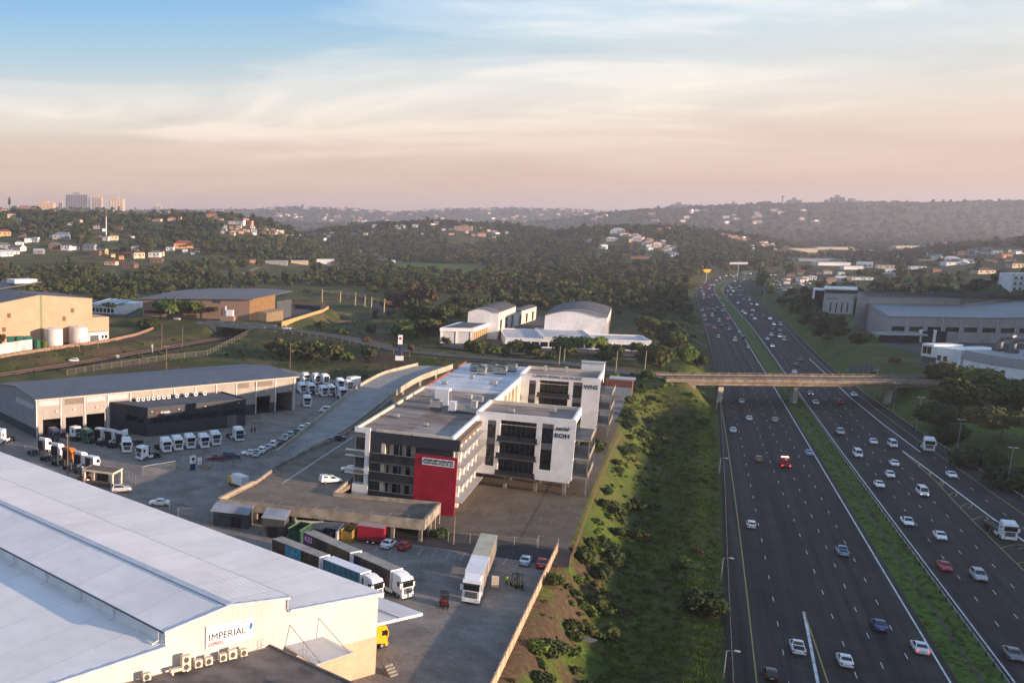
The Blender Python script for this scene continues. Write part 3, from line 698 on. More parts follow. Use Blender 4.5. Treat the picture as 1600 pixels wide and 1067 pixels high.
# sign
sg = thing('warehouse_sign', 'white board with dark blue and red lettering on the warehouse gable', 'sign', I(-23.1, 0, 14.2, .1), R(IA))
MB().box(-3.35, 3.35, -.05, .03, 0, 2.8).build('board', mat('sign_white', (.80, .79, .78), .5, .03), sg)
text('lettering', 'IMPERIAL', 1.25, INK, sg, (-.35, -.07, 1.32), 0, .015, 5.2)
text('lettering', 'EXPRESS', .62, RINK, sg, (-1.95, -.07, .46), 0, .015, 2.1, bold=.012)
BLUEINK = mat('blue_lettering', (.02, .15, .36), .5, .1)
mb = MB()
for k in range(6):
    a0, a1 = R(75 - 20 * k), R(75 - 20 * (k + 1)); f = lambda a, r: (2.3 + r * math.cos(a), -.075, 1.75 + r * .72 * math.sin(a))
    w0, w1 = .18 + .06 * k, .18 + .06 * (k + 1)
    if k > 1: mb.poly([f(a0, .95), f(a1, .95), f(a1, .95 - w1), f(a0, .95 - w0)])
mb.build('emblem_arc', BLUEINK, sg)
mb = MB(); f = lambda a, r: (2.0 + r * math.cos(a), -.078, 1.95 + r * .6 * math.sin(a))
for k in range(3): a0, a1 = R(130 - 25 * k), R(105 - 25 * k); mb.poly([f(a0, .82), f(a1, .82), f(a1, .62), f(a0, .62 + .1)])
mb.build('emblem_arc', RINK, sg)
# dock steps
st = thing('dock_steps', 'concrete steps with a pipe railing at the warehouse corner', 'steps', I(1.2, -.4, YZ), R(IA))
for k in range(4): MB().box(-.2 - .0, 1.2, -.35 * k - .35, -.35 * k, 0, 1.2 - .3 * k).build('step', GREYC, st)
for x in (-.15, 1.15):
    mb = MB(); mb.tube((x, 0, 2.1), (x, -1.4, 1.2), .03, 5); mb.tube((x, 0, 0), (x, 0, 2.1), .03, 5); mb.tube((x, -1.4, 0), (x, -1.4, 1.2), .03, 5); mb.build('railing', STEEL, st)

# yard boundary wall, right side
yw = thing('boundary_wall', 'long peach plastered wall along the right edge of the truck yard', 'wall', P(776, 1067, YZ))
a, b = P(740, 1140, YZ), P(870, 862, YZ); n_ = 22
for k in range(n_):
    p, q = a.lerp(b, k / n_), a.lerp(b, (k + .985) / n_); mb = MB(); mb.bar(p + Vector((0, 0, -1)), q + Vector((0, 0, -1)), .18, 2.55); mb.build('wall_panel', ORANGE_PL, yw, world=True)
for k in range(n_ + 1):
    p = a.lerp(b, k / n_); mb = MB(); mb.cbox(p + Vector((0, 0, -1)), (.3, .3, 2.65), R(60)); mb.build('pier', ORANGE_PL, yw, world=True)

# ---------------------------------------------------------------- office block
FO = Vector((47.6, 197.3, YZ)); er = Vector((math.cos(R(-30)), math.sin(R(-30)), 0)); ea = Vector((.5, .8660254, 0))
def UL(r, a, z=0.0): return FO + er * r + ea * a + Vector((0, 0, z))
ob = thing('office_block', 'long white and charcoal office building with two projecting white wings and a red sign wall', 'building', FO, R(-30))
def part(name, m, *boxes, par=ob):
    mb = MB()
    for b in boxes: mb.box(*b)
    return mb.build(name, m, par)
part('core_wall', mat('grey_plaster', (.34, .33, .33), .8, .08, .5), (.3, 19.7, 2.2, 116, 0, 15.3))
part('roof', ROOFM, (.45, 19.6, .8, 60.2, 15.3, 15.45))
part('roof', ROOFB, (.45, 19.6, 61.0, 115.6, 15.3, 15.5))
part('parapet', CREAM, (0, .45, .6, 60, 15.0, 16.05)); part('parapet', BRICK, (-.02, .42, 61.0, 116, 15.0, 15.95))
part('parapet', WHITEP, (19.6, 20.1, .6, 26.2, 14.9, 16.1)); part('parapet', WHITEP, (.45, 20.1, 60.2, 60.9, 15.0, 16.1)); part('parapet', WHITEP, (19.6, 20.1, 43.2, 89.8, 14.9, 16.15)); part('parapet', CHAR, (0, 22, 115.6, 116.2, 15.0, 16.1))
for x0, x1 in ((4.4, 11.6), (11.9, 19.4)): part('parapet', CREAM, (x0, x1, .6, .95, 15.5, 16.0))
part('parapet', WHITEP, (-.02, 3.3, .2, .75, 14.9, 16.1))
# front facade: charcoal frame, glazing set back behind balconies
part('facade_band', CHAR, (3.3, 21.3, .35, 1.2, 13.25, 15.5)); part('facade_band', CHAR, (3.3, 5.7, .4, 1.2, 0, 13.25)); part('facade_band', CHAR, (13.0, 20.0, .9, 1.7, 0, 13.25))
part('overhang', mat('brown_fascia', (.16, .11, .075), .7), (19.7, 21.4, 1.2, 24, 14.5, 15.3))
part('pier', CREAM, (5.7, 6.5, .45, 1.3, 0, 13.25))
for z0, z1 in ((11.3, 13.25), (7.4, 9.5), (3.3, 5.6)):
    g = part('glazing', GLASS, (6.5, 13.0, 1.7, 1.78, z0 - 2.4, z1))
    for x in np.linspace(6.6, 12.9, 6): part('mullion', LGREY, (x - .05, x + .05, 1.62, 1.70, z0 - 2.4, z1), par=g)
    for x in (7.1, 9.7, 11.6): part('blind', mat('pale_blind', (.30, .29, .26), .9), (x, x + .9, 1.64, 1.695, z0 - 2.3, z1 - .1), par=g)
for z0, z1 in ((9.4, 11.3), (5.5, 7.35), (1.9, 3.25)):
    bl = part('balcony', DGREY, (3.5, 13.0, -.55, 1.6, z0 - .35, z0)); part('balustrade', mat('smoked_glass', (.03, .033, .036), .15, .2, .6), (3.5, 13.0, -.55, -.48, z0, z1 - .12), par=bl); part('handrail', STEEL, (3.5, 13.0, -.6, -.45, z1 - .12, z1 - .04), par=bl)
# white frame and sun fins at the left corner
part('white_frame', WHITEP, (2.35, 3.3, .1, 1.2, 0, 15.0)); part('white_frame', WHITEP, (-.05, 2.35, .1, 1.0, 0, 3.9))
part('corner_wall', mat('grey_plaster', (.34, .33, .33)), (.0, 2.35, .75, 1.4, 3.9, 14.9))
for z0, z1 in ((11.4, 13.9), (7.5, 9.8), (4.3, 6.0)): w = part('window', GLASSB, (.25, 2.3, .66, .74, z0, z1)); part('mullion', DGREY, (1.0, 1.08, .62, .66, z0, z1), par=w)
for z in (14.95, 11.15, 9.95, 7.15, 6.2): part('sun_fin', LGREY if z != 14.95 else DGREY, (-1.7, 2.3, -.45, .7, z, z + .14))
# red screen wall with the sign
rw = part('red_screen_wall', RED, (12.9, 21.25, -.55, -.05, 0, 12.05))
part('sign_board', mat('sign_white', (.8, .8, .8)), (14.4, 20.7, -.63, -.56, 10.05, 11.5), par=rw)
text('lettering', 'GRIDEYE', 1.25, mat('black_lettering', (.01, .01, .012), .5), rw, (17.55, -.66, 10.76), 0, .02, 5.9, bold=.07)
text('lettering', 'GRIDEYE', .75, mat('sign_white', (.8, .8, .8)), rw, (17.55, -.70, 10.72), 0, .01, 5.5, bold=-.01)
# right flank of the front part: piers, windows and sun shelves
part('flank_wall', CREAM, (19.7, 20.05, 2, 25.9, 0, 14.5))
for a_ in np.arange(3, 25, 4.4):
    for z in (3.0, 6.7, 10.6): part('window', GLASSB, (20.05, 20.12, a_, a_ + 3.0, z, z + 2.2))
    part('pier', WHITEP, (20.05, 20.6, a_ + 3.2, a_ + 4.0, 0, 14.5))
for z in (2.2, 5.9, 9.6, 12.9): part('sun_shelf', LGREY, (20.1, 22.1, 2, 25.5, z, z + .14))
def wing(a0, signs):
    "white wing on columns that stands out towards the freeway"
    x0, x1, dp = 19.6, 39.6, 17.0
    zb, zt = 3.05, 17.0
    # front wall in pieces round its openings
    for (p, q, z0, z1) in ((x0, 22.2, zb, zt), (24.0, 24.9, zb, zt), (32.3, 33.4, zb, zt), (35.7, x1, zb, zt), (22.2, 24.0, 15.3, zt), (24.9, 32.3, 15.55, zt), (33.4, 35.7, 15.65, zt), (22.2, 24.0, zb, 4.95), (33.4, 35.7, zb, 5.4)):
        part('front_wall', WHITEP, (p, q, a0, a0 + .6, z0, z1))
    part('side_wall', WHITEP, (x1 - .5, x1, a0 + .6, a0 + dp, zb + 1.2, zt)); part('back_wall', CREAM, (x0, x1 - .5, a0 + dp - .5, a0 + dp, zb, zt - .05)); part('inner_wall', WHITEP, (x0, x0 + .5, a0 + .6, a0 + dp - .5, zb, zt))
    part('soffit', GREYC, (x0 + .5, x1 - .5, a0 + .6, a0 + dp - .5, zb, zb + .3)); part('roof', ROOFM, (x0 + .5, x1 - .5, a0 + .6, a0 + dp - .5, 16.0, 16.15))
    g = part('glazing', GLASS, (24.9, 32.3, a0 + .9, a0 + 1.0, 3.9, 15.55))
    for x in np.linspace(25, 32.2, 8): part('mullion', DGREY, (x - .04, x + .04, a0 + .83, a0 + .9, 3.9, 15.5), par=g)
    for z in (14.45, 10.9, 6.9): part('transom', CREAM, (24.9, 32.3, a0 + .55, a0 + .75, z, z + .16), par=g)
    for z in (11.2, 7.35, 3.45):
        bl = part('balcony', DGREY, (24.4, 32.8, a0 - .95, a0 + .5, z - .3, z)); part('balustrade', MT['smoked_glass'], (24.5, 32.7, a0 - .93, a0 - .87, z, z + 1.05), par=bl)
    for p, q, top, bot in ((22.2, 24.0, 15.3, 4.95), (33.4, 35.7, 15.65, 5.4)):
        for z0, z1, m in ((top - 1.0, top, 'sp'), (11.3, top - 1.0, 'gl'), (9.9, 11.3, 'sp'), (7.0, 9.9, 'gl'), (bot + .0, 7.0, 'gl')):
            part('strip_window' if m == 'gl' else 'spandrel', GLASS if m == 'gl' else mat('mauve_spandrel', (.17, .16, .18), .6), (p, q, a0 + .3, a0 + .38, z0 + .03, z1 - .03))
    for p in ((20.2, a0 + 1.5), (26.5, a0 + 1.5), (32.8, a0 + 1.5), (38.6, a0 + 1.5), (20.2, a0 + 9), (26.5, a0 + 9), (32.8, a0 + 9), (38.6, a0 + 9), (20.2, a0 + 15.5), (32.8, a0 + 15.5), (38.6, a0 + 15.5)):
        part('column', GREYC, (p[0] - .35, p[0] + .35, p[1] - .35, p[1] + .35, 0, zb))
    part('flank_fin', WHITEP, (x1, x1 + .45, a0 + .0, a0 + .5, zb + .6, zt)); 
    for z in (12.4, 8.3, 4.2):
        bl = part('flank_balcony', GREYC, (x1, x1 + 3.4, a0 + 2, a0 + dp - 1, z - .25, z)); part('balustrade', GREYC, (x1 + 3.3, x1 + 3.4, a0 + 2, a0 + dp - 1, z, z + .95), par=bl)
        for q in (a0 + 2.1, a0 + 9, a0 + dp - 1.2): part('post', GREYC, (x1 + 3.05, x1 + 3.3, q, q + .25, z - 3.9, z - .25), par=bl)
        part('lamp', mat('lit_lamp', (.9, .8, .6), .5, emit=((1, .82, .55), 3.0)), (x1 + .02, x1 + .25, a0 + 3, a0 + 3.3, z - .8, z - .55), par=bl)
    part('flank_glazing', GLASS, (x1 + .01, x1 + .06, a0 + 2, a0 + dp - 1, 4.3, 15.2))
    for (s, w, x, z, m, sz, sh) in signs:
        text('lettering', s, sz, m, ob, (x, a0 - .03, z), 0, .06, w, sh, .03)
BLKL = mat('black_lettering', (.01, .01, .012))
wing(26.2, [('AEGIS', 2.7, 37.4, 14.75, BLKL, .85, .0), ('EOH', 2.9, 37.5, 13.3, INK, 1.25, 0)])
mb = MB(); mb.box(38.6, 38.75, 26.1, 26.16, 14.6, 15.5); mb.box(38.2, 39.2, 26.1, 26.155, 14.95, 15.08); mb.build('emblem_cross', mat('grey_lettering', (.15, .15, .16), .6), ob)
wing(90.1, [('UMPHEME HOUSE', 12.6, 29.1, 16.55, mat('grey_lettering', (.15, .15, .16), .6), 1.0, .25), ('WNS', 3.5, 37.75, 14.5, INK, 1.6, 0)])
part('link_roof', ROOFM, (19.7, 39, 43.2, 43.6, 15.2, 15.3))
for k in range(4): part('link_fin', CREAM, (20.1, 20.7, 62 + k * 6, 62.7 + k * 6, 4, 15.0))
part('link_wall', CREAM, (19.7, 20.1, 43.2, 90, 0, 15))
# plant on the roofs
def plant(name, label, r, a, boxes, group='plant on the office roofs'):
    t = thing(name, label, 'rooftop unit', UL(r, a, 15.5), R(-30), group)
    for nm, m, b in boxes: MB().box(*b).build(nm, m, t)
    return t
GALV = mat('galvanised_duct', (.46, .45, .43), .5, .15, .8, .2)
plant('condenser_unit', 'square cream condenser on a stand on the front office roof', 9.9, 30.5, [('casing', GALV, (-1.2, 1.2, -1, 1, .9, 2.4)), ('fan_cowl', DGREY, (-.7, .7, -.6, .6, 2.4, 2.65)), ('stand', DGREY, (-1.1, 1.1, -.9, .9, 0, .9))])
plant('air_handler', 'tall white air handler casing behind the square condenser on the office roof', 9.6, 39, [('casing', WHITEP, (-1.6, 1.6, -1.5, 1.5, 0, 3.9)), ('louvre', DGREY, (1.6, 1.66, -1.1, 1.1, .5, 3.4)), ('duct', GALV, (-2.6, -1.6, -1.0, 1.0, .4, 2.2))])
t = plant('duct_assembly', 'long galvanised duct with a bent elbow on the office roof beside the near wing', 15.5, 31, [('duct', GALV, (-2.2, 2.2, -1.2, .2, .5, 2.1)), ('duct_box', WHITEP, (-2.6, -1.0, -1.6, .6, .4, 2.5)), ('riser', GALV, (2.2, 3.4, -1.3, .9, .2, 3.0)), ('skid', DGREY, (-2.4, 3.3, -1.4, .8, 0, .35))])
for k, (r, a, w) in enumerate(((6.5, 99, 3.4), (10.5, 101, 2.6), (13.5, 97, 3.2), (9.0, 93, 2.2), (15.5, 104, 2.4))):
    plant('chiller', 'greenish-grey chiller, ' + ORD[k] + ' from the left in the plant cluster on the silver roof', r, a,
          [('casing', mat('greenish_casing', (.24, .27, .24), .6, .25, .9), (-w / 2, w / 2, -1.6, 1.6, .3, 2.0)), ('fan_cowl', DGREY, (-w / 3, w / 3, -1.1, 1.1, 2.0, 2.3)), ('pipe', ALUM, (-w / 2 - 1.6, w / 2 + 1.4, -2.0, -1.75, .4, .65)), ('skid', DGREY, (-w / 2, w / 2, -1.5, 1.5, 0, .3))])
for k, (r, a) in enumerate(((24.5, 104), (30, 105))): plant('roof_vent', ['left', 'right'][k] + ' stub vent pipe on the far white wing', r, a, [('pipe', ALUM, (-.3, .3, -.3, .3, .5, 2.0)), ('cap', ALUM, (-.42, .42, -.42, .42, 2.0, 2.2))])
for k, (r, a, w, d, h) in enumerate(((4, 18, 1.2, .8, .7), (12, 12, .9, .9, .5), (6.5, 48, 2.4, 1.4, 1.3), (13.5, 50, 1.6, 1.6, 1.1), (16.5, 46, 2.2, 1.0, 1.6), (3.5, 70, 1.4, 1.0, .8), (15, 76, 1.8, 1.4, 1.0), (8, 84, 1.0, 1.0, .9), (26, 33, 1.2, .9, .8), (34, 38, 1.5, 1.0, .9))): plant('roof_box', 'small grey roof box, ' + ORD[k] + ' counting back from the front of the office roof', r, a, [('casing', GALV, (-w / 2, w / 2, -d / 2, d / 2, .12 if r < 20 else .8, h + (0 if r < 20 else .7))), ('curb', DGREY, (-w / 2 - .1, w / 2 + .1, -d / 2 - .1, d / 2 + .1, 0, .12 if r < 20 else .8))])
for r0, r1, a0, a1 in ((10.5, 19.3, 1.2, 14), (1, 8.5, 20, 27), (12, 19.3, 36, 44), (2, 9, 51, 59)): part('roof_patch', mat('pale_membrane', (.30, .27, .25), .8, .15, .3, dirt=.4), (r0, r1, a0, a1, 15.45, 15.456 + r0 * .0004))
for a_ in (8, 23.5, 34, 47): part('roof_seam', mat('roof_seam', (.10, .09, .085), .8), (.5, 19.5, a_, a_ + .12, 15.45, 15.475))
plant('lift_motor_room', 'white box on the roof of the far wing near the road', 36, 118, [('casing', WHITEP, (-3, 3, -2, 2, -3.5, 2.2)), ('cap', LGREY, (-3.2, 3.2, -2.2, 2.2, 2.2, 2.45))])
# brick lodge beside the far wing
bl = thing('brick_lodge', 'low red brick building with a pale sheet roof beside the far white wing', 'building', P(966, 615, YZ), R(-30))
MB().box(-4.2, 4.2, -4, 4, 0, 5.2).build('wall', BRICK, bl); MB().box(-3.2, 4.8, -1.5, 4.6, 5.2, 5.45).build('roof', LGREY, bl); MB().box(-4.25, 4.25, -4.06, -4.0, 0, 2.9).build('plinth', mat('pale_blue_plinth', (.34, .36, .38), .8), bl)
# lower parking court
sheet('parking_court', [UL(r, a) for r, a in ((14, -11), (43.5, -11), (44, 120), (19, 120), (19.5, 1), (14, 1))], YZ + .02, PAVE2)
sheet('court_drive', [UL(r, a) for r, a in ((6, -22), (44.5, -21), (44, -11), (13, -11))], YZ + .024, road_mat('dark_drive', (.028, .027, .03), (.05, .048, .05), .4))
for k in range(10):
    for row in (0, 1):
        a = UL(22 + k * 2.1, 4 + row * 11); pline('bay_line', [a, a + ea * 3.8], mat('faded_paint', (.24, .215, .18), .8), .05, .03)
# fence up the right side of the court
def fence(label, pts, h=2.2, step=3.0, rail=True, m=STEEL, group=None, name='fence', panel=True):
    t = thing(name, label, 'fence', pts[0], 0, group)
    pm = MB().box(-.045, .045, -.045, .045, -.3, h).mesh('post', m)
    first = True
    for k in range(len(pts) - 1):
        a, b = Vector(pts[k]), Vector(pts[k + 1]); n = max(1, round((b - a).length / step))
        for j in range(n + (1 if k == len(pts) - 2 else 0)):
            o = obj('post', pm, t); o.location = a.lerp(b, j / n) - Vector(pts[0])
        if panel:
            mb = MB(); up = Vector((0, 0, h - .08)); mb.poly([a, b, b + up, a + up]); mb.build('mesh_panel', MESHM, t, world=True)
        if rail:
            mb = MB(); mb.tube(a + Vector((0, 0, h - .05)), b + Vector((0, 0, h - .05)), .03, 4); mb.build('top_rail', m, t, world=True)
    return t
RUST = mat('rusty_steel', (.22, .13, .075), .8, .2, 2)
fence('rust-brown fence running up the bank beside the office court', [UL(r, a, 0) for r, a in ((44.6, -20), (44.6, 40), (45.2, 80), (45.8, 98))], 1.6, 3.0, m=RUST)
fence('short mesh fence at the back right corner of the truck yard', [P(871, 861, YZ), P(840, 856, YZ)], 2.4, 2.5)
fence('low mesh fence between the truck yard and the dark court drive', [P(838, 857, YZ), P(700, 846, YZ)], 1.9, 4.0)

# ---------------------------------------------------------------- parking deck on columns
DZ = 8.5
d_ = dict(FL=P(343, 779, 9.25), FR=P(662, 812, 9.25), BR=P(687, 785, 9.25), N1=P(521, 769, 9.25))
deck = thing('parking_deck', 'brown concrete parking deck on columns in front of the office block', 'parking deck', (d_['FL'].x, d_['FL'].y, YZ))
dp = [d_['FL'], d_['FR'], d_['BR'], d_['N1'], UL(-.4, 1.2), UL(-.4, 62)] + [P(u, v, 9.25) for u, v in ((612, 622), (585, 643), (557, 661), (526, 681), (486, 697), (439, 722), (400, 750))]
dp2 = [(p.x, p.y) for p in dp]
mb = MB(); mb.prism(dp2, 7.7, DZ); mb.build('slab', DECKM, deck, world=True)
def wall_run(name, m, pts, z0, z1, w, par, world=True):
    for k in range(len(pts) - 1):
        mb = MB(); mb.bar((pts[k].x, pts[k].y, z0), (pts[k + 1].x, pts[k + 1].y, z0), w, z1 - z0); mb.build(name, m, par, world=world)
CONC2 = mat('weathered_concrete', (.30, .265, .215), .9, .2, .5, dirt=.55, bump=.2)
wall_run('parapet', CONC2, [d_['FL'], d_['FR']], 7.3, 9.25, .5, deck); wall_run('parapet', CONC2, [d_['FR'], d_['BR']], 7.3, 9.25, .5, deck); wall_run('parapet', CONC2, [d_['BR'], d_['N1']], 7.5, 9.3, .4, deck)
wall_run('parapet', CONC2, [d_['N1'], P(556, 740, 9.25)], 7.5, 9.3, .35, deck)
wall_run('parapet', CONC2, [d_['FL']] + [P(u, v, 9.25) for u, v in ((400, 750), (439, 722), (486, 698), (526, 683), (557, 664), (585, 643), (612, 622))], 7.3, 9.2, .4, deck)
CAPM = mat('peach_coping', (.62, .42, .26), .8, .08, .6)
wall_run('coping', CAPM, [d_['FL'] + Vector((.02, .3, 0)), P(396, 752, 9.25)], 9.2, 9.34, .75, deck)
back = [(p.x, p.y) for p in dp]
for u in (347, 403, 465, 507, 548, 583, 617, 658):
    f = (P(u, 800, 8) - P(343, 800, 8)).length / (P(662, 800, 8) - P(343, 800, 8)).length
    p = d_['FL'].lerp(d_['FR'], min(f, .995)); 
    for dpt in (0.35, 8.0):
        q = p + ea * dpt; mb = MB(); mb.cbox((q.x, q.y, YZ), (.62, .62, 2.75), R(-30)); mb.build('column', CONC2, deck, world=True)
for f in (.35, .7, .98):
    p = d_['FR'].lerp(d_['BR'], f); mb = MB(); mb.cbox((p.x, p.y, YZ), (.5, .5, 2.6), R(-30)); mb.build('column', CONC2, deck, world=True)
mb = MB(); q0, q1 = d_['FL'] + ea * 11, d_['FR'] + ea * 8.5; mb.bar((q0.x, q0.y, YZ), (q1.x, q1.y, YZ), .3, 2.72); mb.build('retaining_wall', mat('brown_block_wall', (.13, .085, .055), .9, .2, .7), deck, world=True)
mb = MB(); q2 = UL(-.4, 60); mb.poly([(q0.x, q0.y, YZ), (q0.x, q0.y, 7.7), (dp[-1].x, dp[-1].y, 7.7), (dp[-1].x, dp[-1].y, YZ)]); mb.build('side_wall', CONC2, deck, world=True)
wall_run('side_wall', CONC2, [d_['FL']] + dp[-1:5:-1], YZ - .3, 7.7, .3, deck)
PB = mat('bay_paint', (.42, .37, .30), .8, .2, 1)
fd = (d_['FR'] - d_['FL']).normalized()
for k in range(9):
    a = P(400 + k * 29, 789 + k * 3.0, DZ) ; a.z = DZ; pline('bay_line', [a, a + ea * 4.2], PB, .07, .012)
for k in range(7):
    a = P(392 + k * 14, 742 - k * 9.2, DZ); pline('bay_line', [a, a + er * 4.6], PB, .07, .012)
pline('deck_line', [P(552, 682, DZ), P(441, 755, DZ)], mat('road_paint_white', (.5, .5, .5)), .12, .013)
pline('deck_line', [P(360, 746, DZ) + Vector((2, 2, 0)), P(516, 763, DZ)], PB, .09, .013)

# ---------------------------------------------------------------- curved ramp from the road down to the yard
RL_ = [(653, 571), (625, 578), (597, 586), (560, 606), (528, 631), (486, 667), (432, 710)]
RR_ = [(706, 573), (677, 583), (648, 595), (611, 619), (583, 642), (535, 677), (466, 711)]
RZs = [8.8, 8.75, 8.6, 8.15, 7.4, 6.4, 5.08]
LP_ = [P(u, v, z) for (u, v), z in zip(RL_, RZs)]; RP_ = [P(u, v, z) for (u, v), z in zip(RR_, RZs)]
def smooth_line(pts, n=6):
    out = []
    for k in range(len(pts) - 1):
        p0, p1, p2, p3 = pts[max(k - 1, 0)], pts[k], pts[k + 1], pts[min(k + 2, len(pts) - 1)]
        for j in range(n):
            t = j / n; out.append(.5 * ((2 * p1) + (p2 - p0) * t + (2 * p0 - 5 * p1 + 4 * p2 - p3) * t * t + (3 * p1 - p0 - 3 * p2 + p3) * t ** 3))
    return out + [pts[-1]]
LP, RP = smooth_line(LP_), smooth_line(RP_)
ramp = thing('access_ramp', 'curved concrete ramp with solid parapets climbing from the yard to the road', 'ramp', LP[-1])
mb = MB(); mt = MB()
for k in range(len(LP) - 1):
    dn = Vector((0, 0, .9))
    mb.hexa([LP[k] - dn, LP[k + 1] - dn, RP[k + 1] - dn, RP[k] - dn], [LP[k], LP[k + 1], RP[k + 1], RP[k]])
mb.build('deck', road_mat('ramp_pavers', (.24, .225, .21), (.36, .345, .325), .3, None, .3), ramp, world=True)
RAMPC = mat('ramp_concrete', (.44, .38, .29), .85, .12, .5, dirt=.35)
def para(line, side, h0, h1):
    mb = MB()
    for k in range(len(line) - 1):
        o0 = (line[k] - side[k]); o0.z = 0; o0 = o0.normalized() * .35; o1 = (line[k + 1] - side[k + 1]); o1.z = 0; o1 = o1.normalized() * .35
        a, b = line[k], line[k + 1]; U0, U1 = Vector((0, 0, h0)), Vector((0, 0, h1))
        mb.hexa([a + U0, b + U0, b + o1 + U0, a + o0 + U0], [a + U1, b + U1, b + o1 + U1, a + o0 + U1])
    return mb.build('parapet', RAMPC, ramp, world=True)
para(LP, RP, -.9, 1.05); para(RP, LP, -.9, 1.05)
for k in (4, 9, 14, 19, 23):
    for l, s in ((LP, RP), (RP, LP)):
        p = l[k].lerp(s[k], .12); mb = MB(); mb.cbox((p.x, p.y, YZ - .5), (.7, .7, p.z - YZ - .3), 0); mb.build('column', RAMPC, ramp, world=True)
mb = MB(); 
for k in range(22, len(LP) - 1): mb.hexa([Vector((p.x, p.y, YZ - .5)) for p in (LP[k], LP[k + 1], RP[k + 1], RP[k])], [p - Vector((0, 0, .91)) for p in (LP[k], LP[k + 1], RP[k + 1], RP[k])])
mb.build('fill_wall', CONC2, ramp, world=True)
fence('dark pipe barrier at the foot of the ramp', [P(u, v, YZ) for u, v in ((439, 716), (462, 702), (490, 692))], 1.3, 2.0, m=DGREY, panel=False)

# ---------------------------------------------------------------- grey workshop with dark showroom
WS_A = Vector((-25.3, 258.8, YZ)); WSR = 27.5
ws = thing('truck_workshop', 'long grey truck workshop with dark blue-grey roof and open doors', 'workshop', WS_A, R(WSR))
def wp(name, m, *boxes, par=ws):
    mb = MB()
    for b in boxes: mb.box(*b)
    return mb.build(name, m, par)
WSG = ribbed('workshop_sheet', (.34, .31, .275), WSR, .8, .6, .03, .06, 0, 0, .15); WSD = mat('workshop_plinth', (.05, .055, .065), .7)
WSL = ribbed('workshop_gable_sheet', (.26, .265, .28), WSR + 90, .8, .6, .03, .06)
DP, EH, RH = 29.5, 10.7, 12.2
doors = [(2.0, 7.8, 4.9), (8.9, 14.2, 4.9), (15.3, 21.0, 5.2), (73.2, 78.6, 5.4), (81.0, 87.0, 6.0)]
x = 0.0
for (a, b, h) in doors + [(88.4, 88.4, 0)]:
    if a > x + .05: wp('front_wall', WSG, (x, a, 0, .3, 0, EH))
    if b > a: wp('front_wall', WSG, (a, b, 0, .3, h, EH))
    x = b
for x_, sgn in ((0, -1), (88.1, 1)):
    q_ = x_ + (.3 if sgn > 0 else 0); MB().hexa([(x_, .3, 0), (x_ + .3, .3, 0), (x_ + .3, DP, 0), (x_, DP, 0)], [(x_, .3, EH), (x_ + .3, .3, EH), (x_ + .3, DP, EH), (x_, DP, EH)]).build('gable_wall', WSL, ws)
    MB().poly([(q_, .3, EH), (q_, DP, EH), (q_, DP / 2, RH)][::sgn]).build('gable_peak', WSL, ws)
wp('back_wall', WSL, (.3, 88.1, DP - .3, DP, 0, EH)); wp('floor_slab', DGREY, (.3, 88.1, .3, DP - .3, .0, .06))
wp('gable_plinth', WSD, (-.05, .0, 0, DP, 0, 2.4)); wp('light_panel', mat('clear_sheet', (.42, .45, .48), .5), (-.07, -.01, 1.5, 15, 7.6, 9.2))
WSROOF = ribbed('slate_blue_roof', (.085, .105, .13), WSR, 1.0, .55, .04, .1, 0, 9.0, .2)
for y0, z0, y1, z1 in ((-.6, EH - .02, DP / 2, RH), (DP / 2, RH, DP + .5, EH)):
    MB().hexa([(-.5, y0, z0), (88.9, y0, z0), (88.9, y1, z1), (-.5, y1, z1)], [(-.5, y0, z0 + .15), (88.9, y0, z0 + .15), (88.9, y1, z1 + .15), (-.5, y1, z1 + .15)]).build('roof_sheet', WSROOF, ws)
wp('gutter', mat('peach_gutter', (.52, .44, .36), .6), (-.5, 88.9, -.8, -.6, EH - .2, EH + .12))
for k in range(13): wp('downpipe', WHITEP, (k * 7.3 - .0, k * 7.3 + .22, -.25, -.03, .1, EH - .1))
for a, b in ((8.7, 14.4), (72.5, 79.3), (66.0, 70.5)): wp('louvre_panel', mat('taupe_louvre', (.20, .17, .145), .8), (a, b, -.04, .0, 8.5, 10.1))
for a, b in ((1.0, 7.0), (15.4, 21.2), (22, 28.4)): wp('light_panel', MT['clear_sheet'], (a, b, -.04, 0, 8.7, 10.2))
wp('plinth', WSD, (63.5, 73.2, -.05, 0, 0, 3.2)); wp('plinth', WSD, (78.6, 81.0, -.05, 0, 0, 3.2))
for x_ in (6, 11.5, 18.5, 77, 86): wp('floodlight', WHITEP, (x_ - .25, x_ + .25, -.5, -.2, 6.9, 7.15))
# showroom
SR = [(28.0, -12.8), (60.6, -12.8), (60.6, -.02), (22.8, -.02)]
sh = wp('showroom_wall', CHAR, (0, .01, 0, .01, 0, .01)); bpy.data.objects.remove(sh)
sh = MB().prism(SR, 0, 7.7).build('showroom_wall', CHAR, ws)
MB().prism([(28.3, -12.5), (60.3, -12.5), (60.3, -.3), (23.3, -.3)], 7.7, 7.85).build('showroom_roof', mat('showroom_roof', (.075, .09, .11), .7, .15, .3), ws)
for p, q in zip(SR, SR[1:] + SR[:1]): MB().bar((*p, 7.7), (*q, 7.7), .28, .45).build('showroom_parapet', CHAR, ws)
w = wp('window_band', GLASS, (28.6, 60.2, -12.87, -12.81, 3.7, 5.2))
for x_ in np.arange(29.5, 60, 1.6): wp('mullion', CHAR, (x_, x_ + .12, -12.91, -12.87, 3.7, 5.2), par=w)
wp('cladding_band', mat('charcoal_band', (.045, .05, .06), .5), (28.1, 60.6, -12.85, -12.8, .4, 3.3)); wp('door_panel', mat('showroom_door', (.12, .12, .125), .6), (54.2, 57.6, -12.88, -12.82, 0, 3.4))
